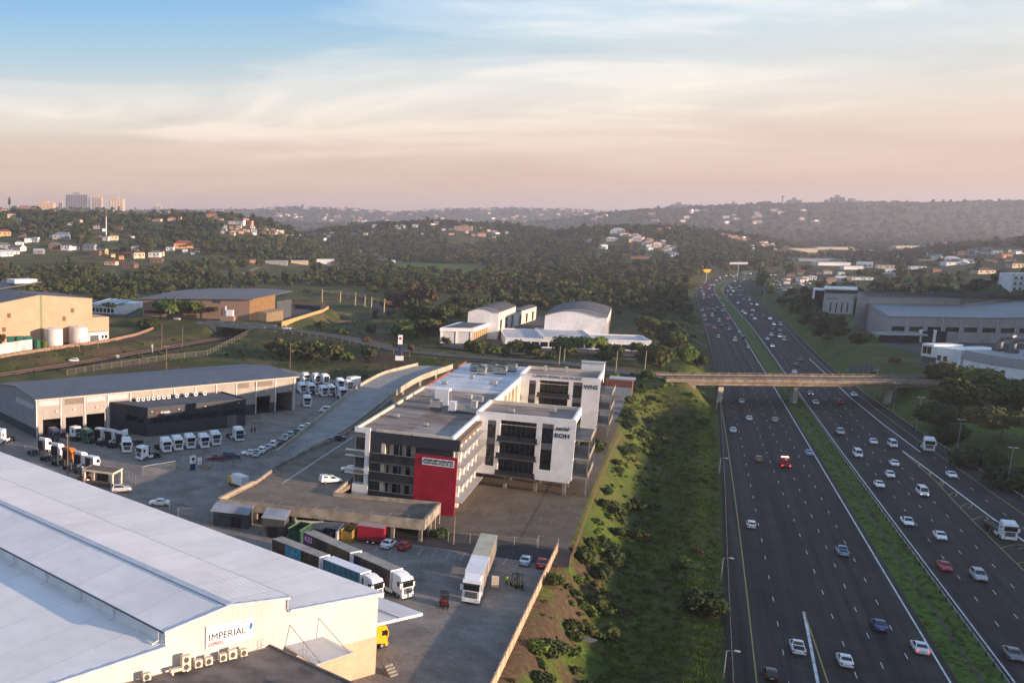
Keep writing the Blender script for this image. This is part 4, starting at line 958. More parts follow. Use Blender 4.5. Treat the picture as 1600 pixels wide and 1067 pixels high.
d0 = Vector((28.0, -12.8, 0)); d1 = Vector((22.8, -.02, 0)); nn = (d1 - d0).normalized()
mb = MB(); a = d0 + nn * 1.5; b = d0 + nn * 8; off = Vector((-nn.y, nn.x, 0)) * .06
mb.poly([a + off + Vector((0, 0, 3.7)), a + off + Vector((0, 0, 5.2)), b + off + Vector((0, 0, 5.2)), b + off + Vector((0, 0, 3.7))]); mb.build('window_band', GLASS, ws)
text('lettering', 'SCANIA', .8, mat('white_lettering', (.85, .85, .85), .5), ws, (33.6, -12.86, 6.4), 0, .03, 3.0, bold=.02)
mb = MB(); mb.cyl(30.9, 6.4, -12.84, -12.9, .42, 14, axis='y'); mb.build('emblem_disc', mat('dim_red', (.20, .03, .03), .6), ws)
for x_ in (29.2, 37.8, 46.5, 58): wp('floodlight', WHITEP, (x_ - .2, x_ + .2, -13.2, -12.9, 6.9, 7.1))
for k in range(11):
    x_ = 31 + k * 1.7 if k < 7 else 44 + (k - 7) * 3.2
    t = thing('air_conditioner', 'white condenser on the showroom roof, ' + ORD[k] + ' from the left', 'air conditioner', Matrix.Translation(WS_A) @ Matrix.Rotation(R(WSR), 4, 'Z') @ Vector((x_, -1.4, 7.85)), R(WSR), 'condensers on the showroom roof')
    MB().box(-.5, .5, -.25, .25, .1, 1.0).build('casing', WHITEP, t); MB().cyl(0, .55, -.25, -.28, .33, 10, axis='y').build('fan_grille', DGREY, t); MB().box(-.4, .4, -.2, .2, 0, .1).build('foot', STEEL, t)

# ---------------------------------------------------------------- guard house, gates and fences of the truck yard
gp = P(171, 759, YZ)
gh = thing('guard_house', 'small open-sided guard house with flat brown roof beside the truck yard gate', 'guard house', gp, R(WSR))
mb = MB(); pr_ = [P(u, v, YZ + 3.6) for u, v in ((138, 728), (165, 723.5), (196, 734), (169, 739))]
mb.prism([(p.x, p.y) for p in pr_], YZ + 3.35, YZ + 3.6); mb.build('roof', mat('brown_roof_felt', (.15, .115, .085), .9, .2, .8), gh, world=True)
wall_run('fascia', CREAM, pr_ + pr_[:1], YZ + 3.2, YZ + 3.62, .14, gh)
cen = sum(pr_, Vector()) / 4
for p in pr_: q = p.lerp(cen, .1); mb = MB(); mb.cbox((q.x, q.y, YZ), (.5, .5, 3.3), R(30)); mb.build('pillar', CREAM, gh, world=True)
q = [p.lerp(cen, .12) for p in pr_]
wall_run('back_wall', mat('guard_wall', (.09, .085, .08), .8), [q[0], q[3]], YZ, YZ + 1.1, .15, gh); wall_run('back_wall', MT['guard_wall'], [q[0], q[1]], YZ, YZ + 3.3, .15, gh); wall_run('glazing', GLASS, [q[1].lerp(q[2], .1), q[1].lerp(q[2], .55)], YZ, YZ + 3.3, .1, gh)
fence('long mesh fence along the back edge of the white warehouse roof', [P(u, v, YZ) for u, v in ((-20, 690), (60, 716), (135, 748), (150, 757))], 2.4, 3.2)
fence('sliding mesh gate of the truck yard entrance', [P(u, v, YZ) for u, v in ((223, 745), (292, 733))], 2.6, 9.0, name='gate')
fence('mesh fence beside the guard house', [P(u, v, YZ) for u, v in ((192, 743), (212, 758))], 2.4, 2.5)
fence('low mesh fence behind the parked cars beside the entrance road', [P(u, v, YZ) for u, v in ((300, 732), (340, 728), (400, 718), (430, 712))], 1.6, 2.6)
fence('mesh gate leaf beside the dark shed at the yard corner', [P(u, v, YZ) for u, v in ((252, 800), (278, 812), (326, 815))], 2.6, 3.0, name='gate')
sp_ = thing('entrance_sign', 'white and blue sign pillar with a dark emblem beside the truck yard gate', 'sign', P(301, 734, YZ), R(WSR))
MB().box(-.65, .65, -.2, .2, 0, 1.6).build('base_panel', mat('deep_blue_panel', (.015, .03, .12), .5), sp_); pnl = MB().box(-.7, .7, -.21, .21, 1.6, 3.5).build('panel', WHITEP, sp_)
MB().cyl(0, 2.75, -.22, -.26, .42, 12, axis='y').build('emblem', mat('emblem_dark', (.05, .01, .04), .5), pnl); text('lettering', 'SCANIA', .3, INK, pnl, (0, -.24, 1.95), 0, .02, 1.0)
nb = thing('notice_board', 'plain white notice board right of the blue entrance sign', 'sign', P(312, 729, YZ), R(WSR)); MB().box(-.6, .6, -.05, .05, .5, 2.3).build('panel', WHITEP, nb)
for x_ in (-.5, .5): MB().box(x_ - .04, x_ + .04, -.04, .04, 0, .5).build('leg', STEEL, nb)
pl = thing('planter', 'round tan planter beside the entrance road', 'planter', P(322, 731, YZ)); MB().cyl(0, 0, 0, .7, .8, 14, 1.0).build('bowl', TAN, pl); MB().cyl(0, 0, .62, .72, .85, 12, .5).build('soil', mat('dry_soil', (.1, .07, .04), .9), pl)
# ---------------------------------------------------------------- sheds and skips in front of the deck
def shed(label, base, rz, sx, sy, h0, h1, over, m, doors_):
    t = thing('shed', label, 'shed', base, rz)
    MB().hexa([(0, 0, 0), (sx, 0, 0), (sx, sy, 0), (0, sy, 0)], [(0, 0, h0), (sx, 0, h0), (sx, sy, h1), (0, sy, h1)]).build('wall', m, t)
    MB().hexa([(-over, -over, h0 - .0), (sx + .2, -over, h0), (sx + .2, sy + .2, h1 + .05), (-over, sy + .2, h1 + .05)], [(-over, -over, h0 + .15), (sx + .2, -over, h0 + .15), (sx + .2, sy + .2, h1 + .2), (-over, sy + .2, h1 + .2)]).build('roof', ribbed('shed_roof_sheet', (.30, .32, .36), -25, .5, .5, .03, .1, 0, 0, .3), t)
    for x_ in doors_: MB().box(x_, x_ + .95, -.05, -.0, .05, 2.2).build('door', mat('shed_door', (.02, .02, .022), .6), t)
    return t
shed('long dark grey shed with a pale sheet roof under the deck edge', P(333, 820, YZ), R(-22), 7.0, 4.0, 2.9, 3.6, .5, DGREY, (3.6, 4.7))
shed('tall dark grey kiosk with a pale sheet roof beside the long shed', P(409, 838, YZ), R(-22), 4.2, 4.2, 3.7, 4.3, .15, mat('kiosk_grey', (.06, .06, .062), .7), (1.1, 2.1))
def skip(name, label, base, rz, L, W, h, m, cat='skip', rim=None):
    t = thing(name, label, cat, base, rz)
    MB().hexa([(-L / 2 + .3, -W / 2, 0), (L / 2 - .3, -W / 2, 0), (L / 2 - .3, W / 2, 0), (-L / 2 + .3, W / 2, 0)], [(-L / 2, -W / 2, h), (L / 2, -W / 2, h), (L / 2, W / 2, h), (-L / 2, W / 2, h)], cap=False).build('body', m, t)
    MB().box(-L / 2 + .35, L / 2 - .35, -W / 2 + .1, W / 2 - .1, .05, h * .55).build('load', mat('rubbish', (.05, .04, .03), .9, .3, 2), t)
    for x_ in np.linspace(-L / 2 + .3, L / 2 - .3, 5): MB().box(x_ - .06, x_ + .06, -W / 2 - .08, -W / 2, .1, h).build('rib', m, t)
    for y_ in (-W / 2, W / 2): MB().box(-L / 2 - .05, L / 2 + .05, y_ - .07, y_ + .07, h - .05, h + .08).build('rim', rim or m, t)
    return t
skip('waste_skip', 'large green open waste skip beside the kiosk', P(468, 842, YZ), R(55), 5.2, 2.4, 2.6, mat('green_skip', (.02, .075, .045), .6, .25, 1.5, dirt=.4), rim=mat('green_rim', (.10, .20, .08), .6))
skip('waste_skip', 'low dark skip inside the walled refuse bay', P(512, 843, YZ), R(60), 4.0, 2.2, 1.6, mat('navy_skip', (.02, .025, .05), .6, .2, 1.5))
skip('waste_skip', 'low brown skip between the green skip and the refuse wall', P(492, 843, YZ), R(60), 4.0, 1.8, 1.5, mat('brown_skip', (.07, .05, .03), .7, .2, 1.5))
skip('waste_skip', 'mustard yellow waste skip right of the refuse bay', P(546, 843, YZ), R(60), 4.6, 2.1, 2.3, mat('mustard_skip', (.36, .22, .05), .6, .15, 1.5))
rb = thing('refuse_wall', 'pale grey block walls of the open refuse bay', 'wall', P(527, 849, YZ), 0)
for a, b in (((461, 830), (537, 835)), ((537, 835), (525, 850))): mb = MB(); mb.bar(P(*a, YZ), P(*b, YZ), .3, 2.3); mb.build('wall', mat('pale_block', (.40, .37, .33), .9, .15, .8), rb, world=True)
bt = thing('box_trailer', 'red enclosed box trailer parked in front of the deck', 'trailer', P(580, 847, YZ), R(-25))
MB().box(-2.4, 2.4, -1.1, 1.1, .75, 3.3).build('body', mat('trailer_red', (.30, .012, .03), .45, .08, .8), bt); MB().box(-2.42, 2.42, -1.12, 1.12, 3.3, 3.36).build('roof', mat('trailer_roof', (.34, .26, .25), .6), bt)
for x_ in (-.5, .55):
    for y_ in (-1.05, 1.05): wl_ = MB().cyl(x_, .38, y_ - .12, y_ + .12, .38, 14, axis='y').build('wheel', BLACK, bt); MB().cyl(x_, .38, y_ - .14, y_ + .14, .2, 10, axis='y').build('hub', WHITEP, wl_)
MB().box(-3.6, -2.4, -.06, .06, .6, .72).build('drawbar', DGREY, bt); MB().box(2.36, 2.43, -1.0, 1.0, .85, 3.2).build('door', mat('trailer_red', (.3, .01, .03)), bt)
# ================================================================ BRIDGE AND ROAD FURNITURE
BRC = mat('bridge_concrete', (.25, .20, .15), .9, .18, .5, dirt=.4, bump=.15)
bl_, br_ = P(1056, 590, RZ), P(1452, 594, RZ)
bd = (br_ - bl_).normalized(); bn = Vector((-bd.y, bd.x, 0)); BL = (br_ - bl_).length
brg = thing('road_bridge', 'concrete road bridge on slim piers crossing the freeway', 'bridge', bl_, math.atan2(bd.y, bd.x))
MB().box(-6, BL + 10, -5.6, 5.6, -.35, 0).build('deck', BRC, brg)
for y in (-4.2, 0, 4.2): MB().box(-2, BL + 3, y - .7, y + .7, -1.9, -.35).build('girder', BRC, brg)
MB().box(-4, BL + 8, -4.6, 4.6, .0, .05).build('road_surface', ASPH2, brg)
for s in (-1, 1):
    pp = MB().box(-6, BL + 10, s * 5.6 - .18, s * 5.6 + .18, -.7, .55).build('parapet', BRC, brg)
    MB().box(-6, BL + 10, s * 5.6 - .1, s * 5.6 + .1, .95, 1.1).build('rail', BRC, pp)
    pm = MB().box(-.18, .18, s * 5.6 - .12, s * 5.6 + .12, .55, .96).mesh('baluster', BRC)
    for k in range(int(BL / 3.6) + 3): o = obj('baluster', pm, pp); o.location = (-4 + k * 3.6, 0, 0)
for u, v in ((1117.5, 627), (1243, 631), (1372, 628)):
    q = P(u, v, 0); loc = q - bl_; x = loc.dot(bd)
    for y in (0,):
        MB().hexa([(x - .8, y - .9, -RZ), (x + .8, y - .9, -RZ), (x + .8, y + .9, -RZ), (x - .8, y + .9, -RZ)], [(x - .95, y - 1.0, -1.9), (x + .95, y - 1.0, -1.9), (x + .95, y + 1.0, -1.9), (x - .95, y + 1.0, -1.9)]).build('pier', mat('pale_pier', (.46, .44, .40), .85, .12, .5, dirt=.3), brg)
for x in (3.0, BL - 3.0): MB().box(x - 1.6, x + 1.6, -5.2, 5.2, -3.6, -1.9).build('abutment', BRC, brg)
# guard rails
def guardrail(label, fx, ys, zf=lambda y: 0.0, step=4.0, rails=(.55,), m=None, postm=None, group='freeway guard rails'):
    m = m or STEEL
    pts = [Vector((fx(y), y, zf(y))) for y in ys]
    t = thing('guard_rail', label, 'guard rail', pts[0], 0, group)
    for rz_ in rails:
        mb = MB()
        for k in range(len(pts) - 1): mb.bar(pts[k] + Vector((0, 0, rz_)), pts[k + 1] + Vector((0, 0, rz_)), .07, .30)
        mb.build('rail', m, t, world=True)
    pm = MB().box(-.11, .11, -.11, .11, -.3, .86).mesh('post', postm or mat('timber_post', (.07, .05, .035), .9, .2, 3))
    L = 0.0; nxt = 0.0; n = 0
    for k in range(len(pts) - 1):
        s = (pts[k + 1] - pts[k]).length
        while nxt <= L + s and n < 150:
            o = obj('post', pm, t); o.location = pts[k].lerp(pts[k + 1], (nxt - L) / s) - pts[0]; nxt += step; n += 1
        L += s
    return t
GRL = mat('weathered_rail', (.30, .27, .23), .6, .2, .6, .3)
guardrail('long guard rail along the left edge of the freeway', lambda y: float(roadx('LL', y)) + .5, [y for y in HY if 60 < y < 560], m=GRL)
guardrail('guard rail on the right side of the grassy freeway median', lambda y: float(roadx('RL', y)) - 1.4, [y for y in HY if 100 < y < 560])
guardrail('guard rail along the right edge of the freeway', lambda y: float(roadx('RR', y)) + .2, [y for y in HY if 180 < y < 560])
# lamp posts
GALP = mat('lamp_post_steel', (.25, .28, .29), .5, .1, 1, .3)
def lamp(label, base, h, arm, rz, m=GALP, name='street_lamp', group='street lamps'):
    t = thing(name, label, 'street lamp', base, rz, group)
    MB().cyl(0, 0, 0, h, .11, 7, .06).build('pole', m, t)
    if arm:
        for s in ((-1, 1) if arm < 0 else (1,)): MB().tube((0, 0, h), (s * abs(arm), 0, h + .15), .045, 5).build('arm', m, t); MB().box(s * abs(arm) - .35, s * abs(arm) + .35, -.14, .14, h + .08, h + .25).build('lamp_head', ALUM, t)
    return t
for k, (u, v, ut, vt) in enumerate(((1432, 668.5, 1441, 616), (1494, 709, 1505, 650), (1573, 760, 1585, 693), (1395, 641, 1402, 594))):
    b = P(u, v, 1.0); h = Q(ut, vt, b.y).z - 1.0
    lamp(['lamp post on the right bank just before the bridge', 'lamp post on the right bank beside the white truck cab', 'lamp post on the right bank nearest the picture edge', 'lamp post on the right bank almost under the bridge'][k], (b.x, b.y, tz(b.x, b.y)), h, -.55, R(150))
for k, v in enumerate((740, 905, 1058, 640)):
    y = P(1135, v, 0).y; x = float(roadx('LL', y)) - .8
    lamp('low roadside marker lamp by the left guard rail, ' + ['third', 'second', 'first', 'fourth'][k] + ' from the picture bottom', (x, y, tz(x, y)), 4.2, 1.3, R(-25), name='roadside_lamp', group='marker lamps by the left guard rail')
# sign gantries over the right carriageway
def gantry(label, ya, fa, fb, h, board, m=GALP):
    a = Vector((float(roadx('RL', ya)) + fa, ya, 0)); b = Vector((float(roadx('RR', ya)) + fb, ya, 0)); L = (b - a).length
    t = thing('sign_gantry', label, 'gantry', a, math.atan2(b.y - a.y, b.x - a.x))
    for x in (0, L): MB().box(x - .3, x + .3, -.3, .3, 0, h + .7).build('leg', m, t)
    MB().box(0, L, -.35, .35, h, h + .8).build('beam', m, t)
    if board:
        bb2 = MB().box(*board, -.6, -.5, h - .9, h + 3.4).build('sign_board', mat('sign_back', (.11, .13, .14), .7), t)
        for x in np.linspace(board[0] + .5, board[1] - .5, 6): MB().box(x - .06, x + .06, -.72, -.6, h - .8, h + 3.3).build('stiffener', GALP, bb2)
    return t
yg = P(1137, 472, 0).y
gantry('pale portal gantry with sign boards over the distant right carriageway', yg, -2.5, 4, 9.5, (12, 33))
# second gantry seen just above the bridge
a, b = P(1322, 590, 2), P(1370, 592, 2); 
g2 = thing('sign_gantry', 'short pale sign gantry on the right verge just above the bridge', 'gantry', b, 0)
gw_ = (Q(1322, 577, b.y) - Q(1371, 580, b.y)); top = Q(1371, 579, b.y).z - b.z
MB().cyl(0, 0, -3, top, .28, 8).build('leg', GALP, g2); MB().box(gw_.x, .3, -.3, .3, top - .4, top + .6).build('beam', GALP, g2); sbk = MB().box(gw_.x + .4, -2.0, -.55, -.45, top - .6, top + 2.6).build('sign_board', MT['sign_back'], g2)
for x in np.linspace(gw_.x + .6, -2.4, 6): MB().box(x - .05, x + .05, -.68, -.55, top - .5, top + 2.5).build('stiffener', GALP, sbk)
# billboards far up the freeway
def billboard(label, u, vb, vt, wpx, hpx, m, Y, name='billboard'):
    b = Q(u, vb, Y); k = Y / F_; t = thing(name, label, 'billboard', b)
    H = (vb - vt) * k; w, h = wpx * k, hpx * k
    MB().cyl(0, 0, -3, H - h * .5, .5, 8).build('post', GALP, t); MB().box(-w / 2, w / 2, -.5, .5, H - h, H).build('panel', m, t)
    return t, w, h, H
billboard('wide grey billboard on a post above the far freeway bend', 1152, 429, 410, 28, 3.5, mat('billboard_grey', (.40, .42, .45), .7), 1120)
t, w, h, H = billboard('bright orange bowl-shaped sign beside the far freeway bend', 1103, 437, 421, 1, 1, mat('billboard_orange', (.75, .33, .02), .5), 960)
mb = MB(); k_ = 960 / F_; n = 10; pts = [(-6.2 * k_ * math.cos(a), -.55, H - 5.4 * k_ * math.sin(a)) for a in np.linspace(0, math.pi, n)]
mb.hexa(pts, [(p[0], .0 - .3 + .8, p[2]) for p in pts]); mb.build('bowl', mat('billboard_orange', (.75, .33, .02)), t)
MB().box(-4 * k_, 4 * k_, -.8, -.56, H - 2.4 * k_, H - 1.2 * k_).build('stripe', mat('billboard_yellow', (.8, .55, .1), .5), t)
billboard('dark green road sign above the far freeway bend', 1164, 432, 424, 10, 4, mat('sign_green', (.01, .08, .06), .6), 1150)

# ================================================================ RAIL BRIDGE, FENCES AND POLES ON THE LEFT
a, b = P(306, 505, RZ), P(414, 513, RZ)
rbr = thing('rail_overbridge', 'concrete road bridge over the rail cutting with sloping wing wall', 'bridge', a, math.atan2(b.y - a.y, b.x - a.x)); L = (b - a).length
GC = mat('grey_bridge_concrete', (.33, .32, .29), .9, .15, .5, dirt=.4)
x0, x1 = L * .30, L * .80
MB().box(x0 - 1, x1 + 1, .3, 11.5, -1.2, -.06).build('deck', GC, rbr)
for k in range(8): q = L / 8; MB().box(k * q + .05, (k + 1) * q - .05, -.1, .25, -1.0 if x0 - 2 < k * q < x1 else -.4, 1.0).build('parapet_panel', GC, rbr)
MB().box(0, L, 11.3, 11.6, -.2, 1.0).build('parapet_panel', GC, rbr)
MB().poly([(2, -.05, -.4), (x0, -.05, -8), (x0, -.05, -.4)]).build('wing_wall', GC, rbr)
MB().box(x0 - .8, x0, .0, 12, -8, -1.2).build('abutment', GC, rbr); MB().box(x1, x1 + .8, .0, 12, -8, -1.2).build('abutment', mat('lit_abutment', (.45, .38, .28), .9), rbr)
PINKC = mat('sunlit_precast', (.42, .34, .25), .85, .12, 1)
def zpts(px, z): return [Vector((p.x, p.y, tz(p.x, p.y))) for p in (P(u, v, z) for u, v in px)]
fence('pale palisade fence following the rail line behind the workshop', zpts([(105, 586), (160, 577), (218, 569), (270, 561), (324, 556), (350, 543), (395, 521)], 5), 2.3, 5.5, m=PINKC)
fence('post and wire fence along the near edge of the raised road', [P(u, v, RZ) for u, v in ((430, 519), (471, 523), (535, 533), (603, 548), (640, 556))], 1.3, 6.0, m=PINKC)
# brick boundary wall of the factory
bw_ = thing('boundary_wall', 'brown brick boundary wall in front of the peach factory', 'wall', P(170, 536, 4))
pts = zpts([(-60, 572), (0, 563), (85, 549), (170, 537), (215, 527), (240, 517), (258, 505)], 4)
wall_run('wall_panel', mat('dusky_brick', (.26, .17, .12), .9, .2, 1.0), pts, 2.5, 6.4, .4, bw_)
for k in range(len(pts)): mb = MB(); mb.cbox((pts[k].x, pts[k].y, 2.5), (.7, .7, 4.2)); mb.build('pier', MT['dusky_brick'], bw_, world=True)
TIM = mat('timber_pole', (.22, .16, .11), .9, .2, 2)
def pole(label, u, vb, vt, z, cross=True, name='utility_pole', m=TIM, group='utility poles'):
    b = P(u, vb, z); b.z = tz(b.x, b.y); b = P(u, vb, b.z); b.z = tz(b.x, b.y); h = Q(u, vt, b.y).z - b.z
    t = thing(name, label, 'pole', b, R(20), group); MB().cyl(0, 0, -.3, h, .17, 7, .11).build('shaft', m, t)
    if cross: MB().box(-1.1, 1.1, -.07, .07, h - .7, h - .55).build('crossarm', m, t); MB().box(.9, 1.0, -.05, .05, h - .55, h - .3).build('insulator', ALUM, t); MB().box(-1.0, -.9, -.05, .05, h - .55, h - .3).build('insulator', ALUM, t)
    return t
for lab, u, vb, vt, z, cr in (('tall bare pole left of the rail overbridge', 252.6, 547, 506, 4, False), ('tall bare pole just in front of the overbridge wing wall', 285, 544, 511, 4, False), ('pole with crossarm rising over the workshop roof', 260, 577, 539, 5, True), ('lone pole on the grass bank above the white trucks', 453, 577, 536, 8, False),
    ('forked pole in front of the white silo', 124, 547, 530, 4, True), ('short forked pole right of the white silo', 153, 545, 531, 4, True), ('tall pole beside the trees in front of the curved-roof factory', 321, 498, 460, 9, False), ('thin lamp pole on the grass by the rail curve', 503, 506, 468, 8, False), ('thin pole at the left end of the truck yard fence', 106, 742, 676, YZ, False), ('thin pole beside the entrance sign', 317, 728, 700, YZ, False), ('thin pole beside the gate sign', 298, 735, 703, YZ, False), ('thin pole standing in the yard behind the green skip fence', 708, 851, 806, YZ, False)):
    pole(lab, u, vb, vt, z, cr)
for lab, u, vb, vt in (('first pale pole on the verge beyond the office roof', 873, 573, 541), ('second pale pole on the verge beyond the office roof', 881, 566, 544), ('green pole on the verge left of the bridge', 962, 580, 548), ('tan pole on the verge nearer the bridge', 1007, 581, 548)): pole(lab, u, vb, vt, RZ, False, 'verge_pole', mat('pale_pole', (.35, .32, .24), .7), 'poles on the road verge')
sw_ = thing('rail_signal', 'white rail signal post beside the cutting', 'signal', zpts([(238, 549)], 4)[0]); MB().cyl(0, 0, 0, 3.0, .18, 7).build('post', ALUM, sw_); MB().box(-.4, .4, -.25, .25, 3.0, 4.6).build('head', ALUM, sw_)
cb = thing('relay_cabinet', 'small pale relay cabinet beside the rail track', 'cabinet', zpts([(184, 556)], 4)[0]); MB().box(-.7, .7, -.5, .5, 0, 1.7).build('body', CREAM, cb); MB().box(-.6, .6, -.54, -.5, .15, 1.5).build('door', LGREY, cb)
# sign pylon by the road
pz = P(624, 557, RZ); k_ = pz.y / F_ * 1.03
py = thing('sign_pylon', 'tall blue and white roadside pylon with a dark emblem above the ramp', 'sign', pz, R(-12)); H1, H2 = 19 * k_, 33 * k_
MB().box(-6 * k_, 6 * k_, -1.2, 1.2, -1.5, .3).build('plinth', WHITEP, py); MB().box(-2.2 * k_, 2.2 * k_, -.5, .5, .3, H1).build('shaft', mat('deep_blue_panel', (.015, .03, .12)), py)
pn = MB().box(-3.3 * k_, 3.3 * k_, -.6, .6, H1, H2).build('panel', WHITEP, py); MB().cyl(0, H1 + 9 * k_, -.61, -.68, 1.9 * k_, 14, axis='y').build('emblem', mat('emblem_red', (.28, .03, .03), .5), pn)
# catenary portals over the rail curve
CATM = mat('catenary_steel', (.40, .30, .15), .7, .2, 1)
cat = [(503, 452, 474), (531.5, 455, 475), (555, 457, 479), (570, 462, 480), (580, 464, 487), (600, 467, 490), (611, 472, 492)]
cp_ = []
for u, vt, vb in cat:
    b = P(u, vb, 4.0); b.z = tz(b.x, b.y); cp_.append((b, Q(u, vt, b.y).z))
for k in range(len(cp_) - 1):
    (b, zt), (b2, zt2) = cp_[k], cp_[k + 1]
    t = thing('catenary_portal', ORD[k] + ' rail portal frame from the left over the rail curve', 'rail portal', b, 0, 'rail portal frames'); H = zt - b.z
    MB().box(-.35, .35, -.35, .35, -.5, H).build('mast', CATM, t); e = b2 - b; e.z = 0
    mb = MB(); mb.bar((0, 0, H - 1.9), (e.x, e.y, H - 1.9 + (zt2 - zt)), .3, .22); mb.bar((0, 0, H - .9), (e.x, e.y, H - .9 + (zt2 - zt)), .25, .16)
    for q in range(6): f = (q + .5) / 6; p = e * f; mb.tube((p.x - .6, p.y, H - 1.8), (p.x + .6, p.y, H - .8), .06, 4)
    mb.build('truss', CATM, t); mb = MB(); mb.cbox((e.x * .5, e.y * .5, H - 3.9), (.18, .18, 2.1)); mb.build('dropper', CATM, t)

# ================================================================ FACTORIES ON THE LEFT
def bld(name, label, cat, loc, deg, group=None): return thing(name, label, cat, loc, R(deg), group)
f1b = P(170, 531, YZ); f1a = P(-60, 546, YZ); F1D = math.degrees(math.atan2(f1b.y - f1a.y, f1b.x - f1a.x))
PEACHS = ribbed('peach_wall_sheet', (.52, .325, .21), F1D, 1.1, .7, .04, .05, 0, 0, .12)
org = P(141, 533, YZ)
def lz(u, v): p = WP(u, v, org, F1D); c, s = math.cos(R(F1D)), math.sin(R(F1D)); return ((p.x - org.x) * c + (p.y - org.y) * s, p.z - YZ)
fa = bld('peach_factory', 'tall peach-clad factory hall lit by the low sun at the left edge', 'factory', org, F1D)
xl, zl = lz(-60, 486); xa, za = lz(61.4, 461); xr, zr = lz(144, 466.5); xq, zq = lz(171, 495)
mb = MB(); mb.poly([(xl, 0, 0), (xr, 0, 0), (xr, 0, zr), (xa, 0, za), (xl, 0, zl)]); mb.poly([(xr, 0, 0), (xr, 45, 0), (xr, 45, zr), (xr, 0, zr)]); mb.build('wall', PEACHS, fa)
mb = MB(); mb.box(xr, xq, .6, 16, 0, zq); mb.build('lean_to_wall', PEACHS, fa)
FR_ = ribbed('brown_grey_roof', (.11, .10, .105), F1D, 1.2, .6, .05, .12, 0, 0, .3)
MB().hexa([(xl, -.3, zl), (xa, -.3, za), (xa, 45, za), (xl, 45, zl)], [(xl, -.3, zl + .2), (xa, -.3, za + .2), (xa, 45, za + .2), (xl, 45, zl + .2)]).build('roof_sheet', FR_, fa)
MB().hexa([(xa, -.3, za), (xr + .3, -.3, zr), (xr + .3, 45, zr), (xa, 45, za)], [(xa, -.3, za + .2), (xr + .3, -.3, zr + .2), (xr + .3, 45, zr + .2), (xa, 45, za + .2)]).build('roof_sheet', FR_, fa)
MB().hexa([(xa - 3, 46, za), (xa + 22, 46, za + 3.0), (xa + 22, 80, za + 3.0), (xa - 3, 80, za)], [(xa - 3, 46, za + .4), (xa + 22, 46, za + 3.4), (xa + 22, 80, za + 3.4), (xa - 3, 80, za + .4)]).build('rear_roof', FR_, fa)
MB().box(xa + 8, xa + 21, 50, 62, za + 2.6, za + 4.6).build('ridge_vent', WHITEP, fa)
gx0, _ = lz(62.5, 480); gx1, _ = lz(66, 480); MB().box(gx0, gx1, -.08, -.01, 2, za - .1).build('stripe', mat('sage_stripe', (.20, .24, .12), .7), fa)
for u, v in ((14, 493), (113, 485), (6, 515), (100, 498)): x, z = lz(u, v); MB().box(x - .9, x + .9, -.12, -.01, z - 1.1, z + 1.1).build('vent', mat('rusty_vent', (.16, .10, .07), .8), fa)
x0, z0 = lz(138, 517); x1, z1 = lz(170, 532)
lb = bld('pump_house', 'low white pump house with dark windows at the corner of the peach factory', 'building', P(154, 534, YZ), F1D); w = (x1 - x0) * .95
MB().box(-w / 2, w / 2, 0, 6, 0, 4.6).build('wall', WHITEP, lb); MB().box(-w / 2 - .2, w / 2 + .2, -.3, 6.2, 4.6, 4.85).build('roof', LGREY, lb)
for x in (w * .15, w * .32): MB().box(x, x + 1.3, -.06, 0, 1.6, 3.2).build('window', GLASS, lb)
MB().box(-w * .42, w * .0, -.3, -.01, .2, 3.4).build('door', DGREY, lb)
sb2 = P(0, 545, YZ)
def tank(name, label, u, vb, vt, wpx, m, n=24, ribs=0, group=None):
    b = P(u, vb, YZ); k = b.y / F_; r = wpx * k / 2; h = Q(u, vt, b.y).z - YZ
    b = b + Vector((0, r, 0)); t = thing(name, label, 'tank', b, 0, group)
    sh_ = MB().cyl(0, 0, 0, h - .4, r, n).build('shell', m, t, smooth=40); MB().cyl(0, 0, h - .4, h + .5, r, n, r * .25).build('roof', m, t, smooth=40)
    for q in range(ribs): z = h * (q + 1) / (ribs + 1); MB().cyl(0, 0, z - .06, z + .06, r + .05, n).build('hoop', m, t)
    return t
SILO = mat('silo_white', (.66, .62, .60), .5, .08, .4, .1)
tank('storage_silo', 'large white cylindrical storage tank, left of the two', 83, 542, 514, 29, SILO, ribs=3, group='white storage tanks')
tank('storage_silo', 'white cylindrical storage tank with a band at its rim, right of the two', 122, 538, 511.5, 30, SILO, ribs=3, group='white storage tanks')
tank('green_tank', 'dark green round tank standing before the white yard wall', 56.6, 546, 531, 14, mat('dark_green_tank', (.01, .09, .045), .5, .12, 1), ribs=2)
tank('green_tank', 'olive green round tank beside the dark green one', 69, 545, 532, 13, mat('olive_tank', (.08, .09, .02), .6, .12, 1), ribs=2)
for k, u in enumerate((17.5, 32, 45)):
    b = P(u, 541, YZ); kk = b.y / F_; t = thing('hopper', ORD[k] + ' green hopper from the left above the white yard wall', 'hopper', b, 0, 'green hoppers'); r = 5 * kk; gm = mat('teal_hopper', (.03, .17, .12), .5, .15, 1)
    MB().box(-r, r, -r, r, 8 * kk, 16 * kk).build('bin', gm, t); MB().hexa([(-r * .3, -r * .3, 5 * kk), (r * .3, -r * .3, 5 * kk), (r * .3, r * .3, 5 * kk), (-r * .3, r * .3, 5 * kk)], [(-r, -r, 8 * kk), (r, -r, 8 * kk), (r, r, 8 * kk), (-r, r, 8 * kk)]).build('cone', gm, t)
    for x in (-r, r): MB().box(x - .15, x + .15, -.15, .15, 0, 8 * kk).build('leg', DGREY, t)
yw2 = thing('yard_wall', 'white painted yard wall with grey stains below the green hoppers', 'wall', P(50, 545, YZ)); pts = [P(-60, 566, YZ), P(18, 552, YZ), P(34, 549.5, YZ), P(50, 547.5, YZ)]
